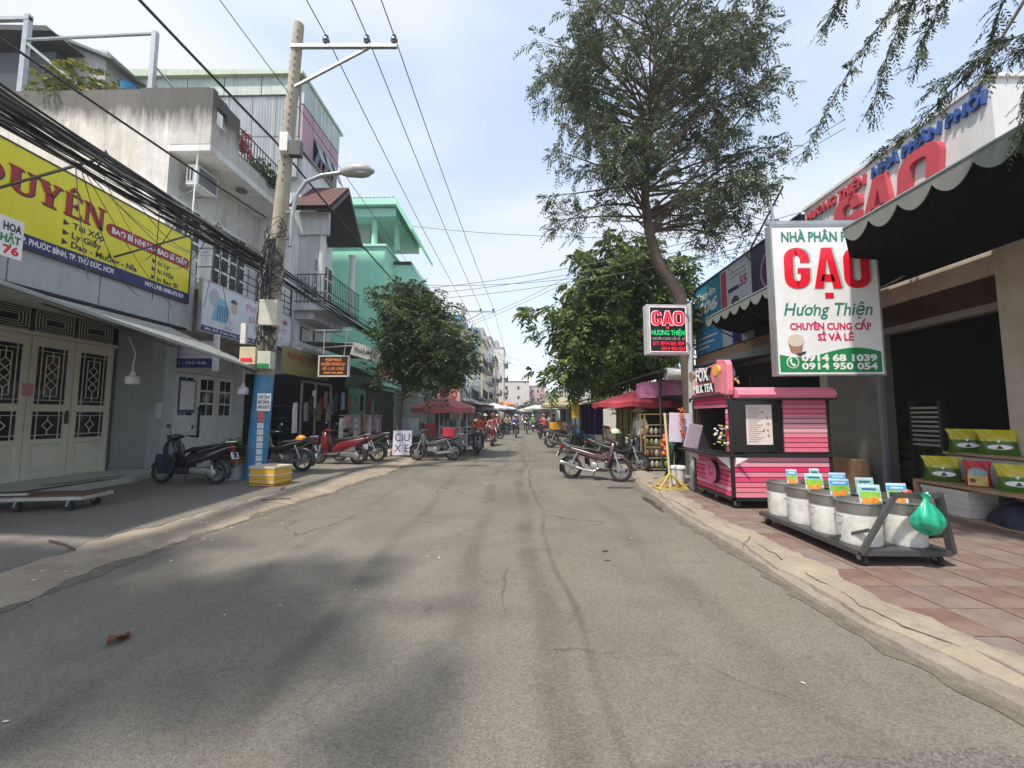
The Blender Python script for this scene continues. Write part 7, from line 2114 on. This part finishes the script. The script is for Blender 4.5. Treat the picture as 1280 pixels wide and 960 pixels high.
rider('rider in pinkish red shirt on the right of the road', 'motorbike under the pinkish red rider', (1.6,27.5,0), pi/2+0.3, (0.45,0.06,0.08), (0.05,0.06,0.1), (0.3,0.05,0.06), ('black',(0.012,0.012,0.014)), 'scooter')
rider('rider in white shirt far down the road', 'motorbike under the far white shirted rider', (-0.6,45,0), S_, (0.6,0.6,0.6), (0.06,0.07,0.1), (0.1,0.1,0.3), ('darkred',(0.20,0.012,0.025)))
rider('rider in teal jacket far down the road', 'motorbike under the teal jacket rider', (0.9,50,0), S_, (0.05,0.3,0.35), (0.06,0.06,0.07), (0.5,0.5,0.5), ('grey',(0.07,0.075,0.08)))
motorbike('dark motorbike parked right behind the orange vest rider', (-2.35,18.6,0), S_-0.3, ('black',(0.012,0.012,0.014)), 'under')
motorbike('motorbike parked by the left market stalls', (-2.3,25,0), 0.5, ('grey',(0.07,0.075,0.08)), 'scooter', simple=True)
motorbike('second motorbike parked by the left market stalls', (-2.0,28,0), 0.4, ('darkred',(0.20,0.012,0.025)), 'under', simple=True)
motorbike('motorbike with orange delivery box on the right', (2.5,22.6,0), 0.35, ('black2',(0.015,0.015,0.016)), 'under', simple=True)
MB().rbox((2.0,22.5,1.05),(0.6,0.5,0.42),(0,0,0.35)).build('delivery_box', paint('orange_box', (0.75,0.38,0.03)), bevel=0.02, label='orange delivery box on a motorbike on the right', cat='box')
motorbike('motorbike parked beside the blue crates on the right', (2.2,20.6,0), 0.1, ('grey',(0.07,0.075,0.08)), 'under')
for i, (x, y, z) in enumerate(((3.0,21.2,0.05),(3.0,21.2,0.5),(3.5,21.0,0.05),(3.5,21.0,0.5),(3.3,21.1,0.95))):
    t = thing('blue_crate', ['blue crate at the bottom left of the pile by the yellow board','blue crate upper left of the pile by the yellow board','blue crate at the bottom right of the pile by the yellow board','blue crate upper right of the pile by the yellow board','blue crate on top of the pile by the yellow board'][i], 'crate', (x,y,z), group='blue crates by the yellow board')
    bl = paint('blue_crate', (0.05,0.16,0.34), var=0.15)
    MB().box((x-0.24,y-0.3,z),(x+0.24,y+0.3,z+0.03)).build('floor', bl, t)
    for a, b in (((-0.24,-0.3),(0.24,-0.27)),((-0.24,0.27),(0.24,0.3)),((-0.24,-0.27),(-0.21,0.27)),((0.21,-0.27),(0.24,0.27))):
        MB().box((x+a[0],y+a[1],z+0.03),(x+b[0],y+b[1],z+0.42)).build('side', bl, t)
rider('rider in beige shirt beyond the blue rider', 'motorbike under the beige shirted rider', (-1.2,38,0), S_, (0.5,0.42,0.3), (0.05,0.05,0.06), (0.4,0.05,0.05), ('black',(0.012,0.012,0.014)), 'scooter')
rider('rider in green jacket far on the right of the road', 'motorbike under the green jacket rider', (1.3,41,0), pi/2, (0.05,0.25,0.1), (0.05,0.05,0.06), (0.6,0.6,0.6), ('grey',(0.07,0.075,0.08)))
rider('rider in orange shirt far along the road', 'motorbike under the far orange rider', (-0.2,56,0), S_, (0.6,0.15,0.02), (0.05,0.05,0.06), (0.5,0.5,0.5), ('black2',(0.015,0.015,0.016)))
rider('rider in dark blue shirt farthest down the road', 'motorbike under the farthest rider', (0.5,64,0), S_, (0.03,0.05,0.2), (0.05,0.05,0.06), (0.6,0.1,0.1), ('darkred',(0.20,0.012,0.025)))
motorbike('parked motorbike by the pale tarp stall', (-1.8,35.5,0), 0.3, ('black2',(0.015,0.015,0.016)), 'under', simple=True)
motorbike('parked white scooter by the tan tarp stall', (2.2,30.5,0), 2.8, ('white',(0.55,0.55,0.53)), 'scooter', simple=True)
motorbike('parked dark red scooter by the tan tarp stall', (2.3,34.5,0), 2.7, ('darkred',(0.20,0.012,0.025)), 'scooter', simple=True)
person(STAND, 'vendor in white shirt and conical hat behind the snack rack', (3.55,11.95,0.1), -2.6, (0.6,0.6,0.58), (0.05,0.05,0.07), 'cone', None)
person(STAND, 'woman in conical hat and red shirt at the left market stalls', (-2.7,30.5,0), 0.4, (0.45,0.08,0.08), (0.06,0.06,0.08), 'cone', None)
person(STAND, 'person in white shirt beside the drink cart', (-2.0,18.9,0), -0.6, (0.55,0.58,0.5), (0.08,0.08,0.09), None, None)
person(STAND, 'person in pale blue shirt at the right market stalls', (2.4,33,0), 2.6, (0.3,0.4,0.5), (0.05,0.05,0.06), None, None)
person(STAND, 'person in dark red shirt at the right market stalls', (2.2,26.2,0), 2.9, (0.35,0.04,0.05), (0.05,0.05,0.06), None, None)
person(STAND, 'person in yellow shirt far along the left stalls', (-2.4,38,0), 0.2, (0.5,0.4,0.08), (0.05,0.05,0.06), None, None)
# ================================================================== TREES AND PLANTS
def unit(a):
    return a/np.maximum(np.linalg.norm(a, axis=-1, keepdims=True), 1e-9)
def leaf_quads(P, D, U, l, w):
    """rhombic leaves folded a little along the midrib: base, left, tip, right"""
    D = unit(D)
    W = unit(np.cross(D, U))
    Nn = np.cross(W, D)
    l = l[:,None]
    w = w[:,None]
    a = P
    b = P+D*l*0.45+W*w*0.5+Nn*w*0.12
    c = P+D*l-Nn*l*0.08
    d = P+D*l*0.45-W*w*0.5+Nn*w*0.12
    return np.stack([a,b,c,d], 1).reshape(-1,3)
def quads_mesh(name, V):
    n = len(V)//4
    me = bpy.data.meshes.new(name)
    me.vertices.add(len(V))
    me.vertices.foreach_set('co', V.astype(np.float32).ravel())
    me.loops.add(len(V))
    me.loops.foreach_set('vertex_index', np.arange(len(V), dtype=np.int32))
    me.polygons.add(n)
    me.polygons.foreach_set('loop_start', np.arange(0, len(V), 4, dtype=np.int32))
    me.update(calc_edges=True)
    return me
def fronds(P, D, L, npair, ll, lw, droop=0.35, ang=55, r=rng):
    """pinnate leaves: rachis from P along D, drooping, with npair pairs of leaflets"""
    n = len(P)
    D = unit(D)
    side = unit(np.cross(D, np.array([0,0,1.0])+r.normal(0,0.25,(n,3))))
    upv = np.cross(side, D)
    out = []
    ca, sa = math.cos(radians(ang)), math.sin(radians(ang))
    for k in range(npair):
        f = (k+0.8)/npair
        pos = P+D*(L*f)[:,None]
        pos[:,2] -= droop*L*f*f
        dd = D.copy()
        dd[:,2] -= 2*droop*f
        dd = unit(dd)
        sc = 0.65+0.5*math.sin(pi*min(1,f*0.9+0.1))
        for s in (-1,1):
            ld = dd*ca+side*s*sa+r.normal(0,0.16,(n,3))
            ld[:,2] -= 0.22
            out.append(leaf_quads(pos, ld, upv+r.normal(0,0.3,(n,3)), ll*sc*r.uniform(0.75,1.2,n), lw*sc*r.uniform(0.8,1.2,n)))
    return np.concatenate(out)
def bez(a, b, c, n):
    a, b, c = np.array(a), np.array(b), np.array(c)
    t = np.linspace(0,1,n)[:,None]
    return (1-t)**2*a+2*t*(1-t)*b+t*t*c
def tree(name, label, trunk, tr, blobs, nlimb, ntwig, nfr, leafkw, leafm, bark, seed=1, frond_len=(0.3,0.5), shell=0.25, twr=0.006, spread=0.5, droop_tw=0.1, lowest=0.35, tw0=0.35):
    r = np.random.default_rng(seed)
    t = thing(name, label, 'tree', tuple(trunk[0]))
    MB().tube(trunk, tr, 12).build('trunk', bark, t, smooth=60)
    T = np.array(trunk, float)
    wts = np.array([b[1][0]*b[1][1]*b[1][2] for b in blobs])
    wts = wts**0.7
    wts = wts/wts.sum()
    limbs, twigs = MB(), MB()
    FP, FD = [], []
    for k in range(nlimb):
        c, rad = blobs[r.choice(len(blobs), p=wts)]
        d = r.normal(0,1,3)
        d /= np.linalg.norm(d)
        tip = np.array(c)+np.array(rad)*d*(shell+(1-shell)*r.random()**0.5)
        # leave the trunk below the tip
        hd = np.hypot(T[:,0]-tip[0], T[:,1]-tip[1])
        cand = np.where(T[:,2] < tip[2]-0.15-0.45*hd)[0]
        lo_ = max(1, int(len(T)*lowest))
        cand = cand[cand >= lo_]
        if not len(cand):
            cand = np.where((T[:,2] < tip[2]-0.1) & (np.arange(len(T)) >= lo_))[0]
        if not len(cand):
            cand = np.array([lo_])
        dist = np.linalg.norm(T[cand]-tip, axis=1)
        i = cand[np.argmin(dist+r.random(len(cand))*0.8)]
        b0 = T[i]
        if i+1 < len(T):
            b0 = b0+(T[i+1]-b0)*r.random()*0.8
        L_ = np.linalg.norm(tip-b0)
        mid = (b0+tip)/2+r.normal(0,0.10,3)*L_+np.array([0,0,0.10*L_])
        path = bez(b0, mid, tip, 7)
        r0 = min(tr[min(i,len(tr)-1)]*0.5, 0.011+0.010*L_)
        limbs.tube([tuple(p) for p in path], list(np.linspace(r0, twr*1.4, 7)), 5, caps=False)
        for q in range(max(3,int(round(ntwig*min(1.9,max(0.6,L_/2.6)))))):
            f = tw0+(1-tw0)*r.random()
            p0 = path[min(6,int(f*6))]+(path[min(6,int(f*6)+1)]-path[min(6,int(f*6))])*(f*6-int(f*6))
            dd = r.normal(0,1,3)
            dd[2] = dd[2]*0.6+0.1
            ax = (tip-b0)/L_
            dd = dd/np.linalg.norm(dd)+ax*0.6
            dd /= np.linalg.norm(dd)
            ln = spread*r.uniform(0.5,1.3)
            p2 = p0+dd*ln-np.array([0,0,droop_tw*ln])
            tp = bez(p0, p0+dd*ln*0.5+np.array([0,0,0.08*ln]), p2, 5)
            twigs.tube([tuple(p) for p in tp], [twr,twr*0.8,twr*0.7,twr*0.6,twr*0.4], 3, caps=False)
            for z in range(nfr):
                g_ = 0.25+0.75*r.random()
                j = min(3,int(g_*4))
                FP.append(tp[j]+(tp[j+1]-tp[j])*(g_*4-j))
                fd = dd*0.5+r.normal(0,0.6,3)
                FD.append(fd)
    limbs.build('limbs', bark, t, smooth=60, fix=False, kind='stuff')
    twigs.build('twigs', bark, t, fix=False, kind='stuff')
    FP, FD = np.array(FP), np.array(FD)
    L2 = r.uniform(frond_len[0], frond_len[1], len(FP))
    V = fronds(FP, FD, L2, r=r, **leafkw)
    me = quads_mesh('crown', V)
    put('crown', me, leafm, t, kind='stuff')
    return t
BARK = M('bark', (0.10,0.075,0.058), rough=0.95, var=0.3, scale=8, bump=0.6, bscale=30)
BARK2 = M('grey_bark', (0.13,0.115,0.10), rough=0.95, var=0.25, scale=8, bump=0.5, bscale=30)
FEATH = leaf_mat('feathery_leaf', (0.042,0.066,0.04), (0.09,0.125,0.066), (0.19,0.215,0.11), 0.9, 0.30)
BROAD = leaf_mat('broad_leaf', (0.024,0.05,0.018), (0.08,0.14,0.036), (0.28,0.36,0.08), 0.75, 0.35)
DENSE = leaf_mat('dense_leaf', (0.024,0.048,0.02), (0.055,0.095,0.034), (0.14,0.19,0.055), 0.9, 0.3)
# tall feathery tree leaning over the street
tree('feathery_tree', 'tall airy feathery tree leaning over the right side of the street',
     [(4.46,10.5,0.05),(4.42,10.5,2.0),(4.36,10.5,3.6),(4.26,10.5,4.78),(3.98,10.5,5.25),(3.69,10.5,5.7),(3.50,10.5,6.5),(3.40,10.5,7.45),(3.45,10.5,8.3),(3.5,10.6,9.2),(3.62,10.6,10.3),(3.8,10.6,11.4),(3.9,10.6,12.8)],
     [0.19,0.17,0.16,0.16,0.15,0.145,0.125,0.115,0.10,0.085,0.07,0.05,0.03],
     [((3.59, 10.4, 11.6), (3.05, 2.2, 2.5)), ((1.61, 10.2, 10.4), (1.71, 1.6, 1.7)), ((5.49, 10.4, 10.2), (1.8, 1.6, 2.0)), ((1.61, 10.3, 8.4), (1.9, 1.6, 1.4)), ((5.12, 10.4, 8.3), (2.1, 1.6, 1.4)), ((3.41, 10.4, 9.2), (2.1, 1.8, 1.6)), ((4.74, 10.4, 12.8), (2.28, 1.8, 1.8)), ((1.61, 10.3, 7.1), (1.43, 1.3, 0.9)), ((5.69, 10.4, 7.1), (1.43, 1.2, 0.9)), ((6.44, 10.4, 9.0), (0.95, 1.0, 1.3))],
     190, 8, 4, dict(npair=6, ll=0.12, lw=0.037, droop=0.6, ang=48), FEATH, BARK, seed=4, frond_len=(0.24,0.44), spread=0.62, droop_tw=0.45, shell=0.55, lowest=0.5, tw0=0.6)
# broad leafy tree behind
tree('leafy_tree', 'broad dense leafy tree on the right behind the lightbox sign',
     [(4.18,16.9,0.05),(4.2,16.9,1.6),(4.15,16.9,2.6),(4.1,16.9,3.6),(4.2,16.9,4.8),(4.2,16.9,6.2),(4.2,16.9,7.6)], [0.2,0.17,0.16,0.14,0.12,0.09,0.05],
     [((4.2,16.7,6.0),(3.3,2.6,2.9)),((2.0,16.5,4.6),(1.7,1.6,1.5)),((2.2,16.4,6.4),(1.5,1.5,1.2)),((6.2,16.6,5.4),(1.7,1.7,1.8)),((4.0,16.4,3.9),(2.4,1.8,1.1)),((4.4,16.7,8.7),(2.2,1.8,1.5)),((6.3,16.6,7.6),(1.4,1.4,1.3)),((2.9,16.5,3.5),(1.5,1.3,0.9)),((1.7,16.4,5.6),(1.5,1.4,1.2)),((1.9,16.4,3.6),(1.2,1.1,0.8))],
     190, 7, 3, dict(npair=6, ll=0.26, lw=0.10, droop=0.65, ang=58), BROAD, BARK2, seed=9, frond_len=(0.40,0.70), spread=0.6, droop_tw=0.2, shell=0.35)
# rounded tree on the left pavement
tree('street_tree', 'rounded dark green street tree in front of the mint green house',
     [(-4.73,15.5,0.05),(-4.72,15.5,1.2),(-4.65,15.5,2.2),(-4.4,15.5,3.0),(-4.1,15.5,3.8),(-4.0,15.5,4.8),(-4.0,15.5,5.8)], [0.15,0.125,0.12,0.11,0.09,0.07,0.04],
     [((-4.1,15.4,5.0),(2.2,1.9,1.9)),((-5.5,15.3,4.6),(1.2,1.3,1.2)),((-2.7,15.2,4.3),(1.3,1.3,1.3)),((-3.6,15.2,3.6),(1.9,1.5,0.8)),((-4.4,15.3,6.0),(1.5,1.4,1.0)),((-2.3,15.2,3.6),(0.8,0.9,0.7))],
     150, 7, 4, dict(npair=5, ll=0.17, lw=0.06, droop=0.55, ang=55), DENSE, BARK, seed=21, frond_len=(0.30,0.55), spread=0.5, droop_tw=0.3, shell=0.35)
# roadside tree behind the camera on the left, whose shade falls on the road
tree('shade_tree', 'roadside tree behind the viewpoint casting dappled shade on the left lane',
     [(-6.3,-0.6,0.05),(-6.3,-0.6,2.4),(-6.2,-0.5,4.2),(-6.2,-0.4,5.6),(-6.2,-0.3,7.2)], [0.2,0.17,0.15,0.11,0.05],
     [((-6.7,0.0,7.6),(3.0,2.2,1.6)),((-4.7,-0.3,7.6),(1.5,1.6,1.2)),((-8.4,0.2,7.4),(2.4,2.0,1.6)),((-10.5,0.6,7.6),(2.0,1.8,1.5))],
     85, 6, 4, dict(npair=6, ll=0.17, lw=0.07, droop=0.5, ang=55), DENSE, BARK, seed=31, frond_len=(0.35,0.6), spread=0.6, shell=0.2)
# overhanging sprays at the upper right: a tree standing beside the viewpoint
ot = thing('overhanging_tree', 'thin leafy branches hanging into the picture at the upper right', 'tree', (5.9,0.9,0.1))
MB().tube([(5.9,0.9,0.1),(5.8,1.0,2.6),(5.5,1.6,4.6),(4.9,2.4,5.6),(4.5,3.1,6.0)], [0.16,0.13,0.09,0.06,0.035], 10).build('trunk', BARK, ot, smooth=60)
r = np.random.default_rng(8)
FP, FD = [], []
sprays = [((3.7,3.3,5.65),(3.05,3.4,5.0),(2.52,3.4,3.9)),((3.75,3.3,5.6),(3.3,3.4,5.1),(3.12,3.4,4.25)),((4.1,3.3,5.6),(3.7,3.4,5.3),(3.55,3.4,4.72)),((4.5,3.2,5.7),(4.25,3.4,5.3),(4.2,3.45,4.72)),
          ((4.6,3.3,5.0),(4.1,3.4,4.85),(3.62,3.4,4.45)),((4.7,3.3,5.05),(4.5,3.4,4.7),(4.35,3.4,4.0)),((4.9,3.3,5.2),(4.6,3.4,4.9),(4.1,3.4,4.6)),((4.2,3.35,4.85),(3.75,3.5,4.35),(3.35,3.6,4.02)),((3.5,3.2,5.75),(2.95,3.3,5.5),(2.75,3.4,5.1)),((4.2,3.2,5.7),(3.9,3.4,5.6),(3.45,3.4,5.25)),((5.1,3.3,5.5),(4.9,3.4,5.1),(4.7,3.4,4.6))]
for a, b, c in sprays:
    MB().tube([(4.6,2.9,5.9), a], [0.02,0.012], 5).build('limb', BARK, ot)
    p = bez(a, b, c, 14)
    MB().tube([tuple(q) for q in p], list(np.linspace(0.009,0.003,14)), 4).build('branch', BARK, ot)
    for i in range(1, 14):
        for s in range(5):
            t_ = p[i]-p[i-1]
            t_ = t_/np.linalg.norm(t_)
            FP.append(p[i-1]+(p[i]-p[i-1])*r.random())
            FD.append(t_*0.9+r.normal(0,0.45,3))
FP, FD = np.array(FP), np.array(FD)
put('foliage', quads_mesh('foliage', fronds(FP, FD, r.uniform(0.08,0.20,len(FP)), 6, 0.048, 0.014, droop=0.3, ang=42, r=r)), leaf_mat('spray_leaf', (0.03,0.05,0.022), (0.055,0.085,0.04), (0.10,0.13,0.06), 2.0, 0.3), ot, kind='stuff')
# far trees at the end of the street
for i, (x, y, h, w, lab) in enumerate(((6.5,95,6.5,3.5,'far tree at the end of the street on the right'),(2.5,112,5.5,3.0,'far tree in the middle of the street end'),(-2.5,118,5.0,2.5,'far small tree at the left of the street end'),(9.5,60,5.5,3.0,'tree behind the right market stalls'))):
    tree('distant_tree', lab, [(x,y,0),(x,y,h*0.3),(x+0.2,y,h*0.5),(x+0.1,y,h*0.8)], [0.2,0.17,0.12,0.05], [((x,y,h*0.65),(w,w*0.8,h*0.36)),((x+w*0.5,y,h*0.55),(w*0.6,w*0.6,h*0.25))],
         40, 4, 3, dict(npair=4, ll=0.5, lw=0.22, droop=0.5, ang=55), DENSE, BARK, seed=40+i, frond_len=(0.6,1.1), spread=1.0)
# small plants
def bush(par_label, loc, r_, h, n, mat, seed, name='foliage', parent=None, ll=0.09, lw=0.035, catname='plant', nm='potted_plant'):
    q = np.random.default_rng(seed)
    d = q.normal(0,1,(n,3))
    d[:,2] = np.abs(d[:,2])
    d = unit(d)*q.uniform(0.4,1,(n,1))
    P = np.array(loc)+d*np.array([r_,r_,h])
    V = fronds(P, d+q.normal(0,0.4,(n,3)), q.uniform(0.12,0.25,n), 4, ll, lw, droop=0.5, r=q)
    stems = MB()
    for k in range(12):
        e = P[k*max(1,n//12) % n]
        stems.tube([loc, tuple((np.array(loc)+e)/2+np.array([0,0,0.05])), tuple(e)], 0.008, 4)
    t = parent or thing(nm, par_label, catname, loc)
    stems.build('stems', BARK, t, kind='stuff')
    put(name, quads_mesh(name, V), mat, t, kind='stuff')
    return t
bush(None, (-7.0,9.65,0.55), 0.38, 0.5, 190, BROAD, 3, parent=pt)
bush('leafy green clump beside the yellow board on the right', (2.75,17.7,0.05), 0.55, 0.8, 200, DENSE, 5, ll=0.13, lw=0.05, nm='leafy_clump')
bush('yellow green bush on the old house roof by the pipe frame', (-13.9,12.0,11.2), 1.3, 1.6, 420, leaf_mat('yellowish_leaf', (0.06,0.08,0.015), (0.14,0.16,0.03), (0.3,0.28,0.05), 1.0), 6, ll=0.18, lw=0.07, nm='roof_bush')
bush('trailing green plants along the old house parapet', (-11.3,12.4,11.3), 0.9, 0.5, 160, BROAD, 7, ll=0.14, lw=0.05, nm='roof_plants')
bush('potted plants crowding the iron terrace railing', (-9.4,13.6,9.95), 0.6, 0.9, 220, DENSE, 8, ll=0.14, lw=0.05, nm='terrace_plants')
pf2 = bush('pink bougainvillea on the terrace railing', (-9.3,12.3,10.4), 0.35, 0.7, 110, leaf_mat('bougainvillea', (0.3,0.06,0.09), (0.45,0.12,0.15), (0.55,0.25,0.25), 2.0), 9, ll=0.08, lw=0.06, nm='bougainvillea')
tk = thing('blue_basin', 'blue plastic basin on the old house parapet', 'basin', (-11.7,11.2,11.3))
MB().lathe([(0.15,0.0),(0.22,0.2),(0.24,0.2)], (-11.75,11.05,11.3), 16).build('bowl', paint('basin_blue', (0.04,0.2,0.42)), tk, smooth=True)
MB().lathe([(0.235,0.2),(0.25,0.215),(0.22,0.22)], (-11.75,11.05,11.3), 16, cap=False).build('rim', paint('basin_blue', (0.04,0.2,0.42)), tk)
# ================================================================== HAZE
hz = MB().box((-60,-30,-1.1),(60,175,24)).build('haze', None, kind='stuff', label='thin pale haze filling the street')
hm = bpy.data.materials.new('haze_air')
hm.use_nodes = True
for n in list(hm.node_tree.nodes):
    if n.type != 'OUTPUT_MATERIAL':
        hm.node_tree.nodes.remove(n)
pv = hm.node_tree.nodes.new('ShaderNodeVolumePrincipled')
pv.inputs['Color'].default_value = (0.92,0.95,1.0,1)
pv.inputs['Density'].default_value = 0.0012
pv.inputs['Anisotropy'].default_value = 0.2
hm.node_tree.links.new(pv.outputs['Volume'], [n for n in hm.node_tree.nodes if n.type == 'OUTPUT_MATERIAL'][0].inputs['Volume'])
hz.data.materials.append(hm)
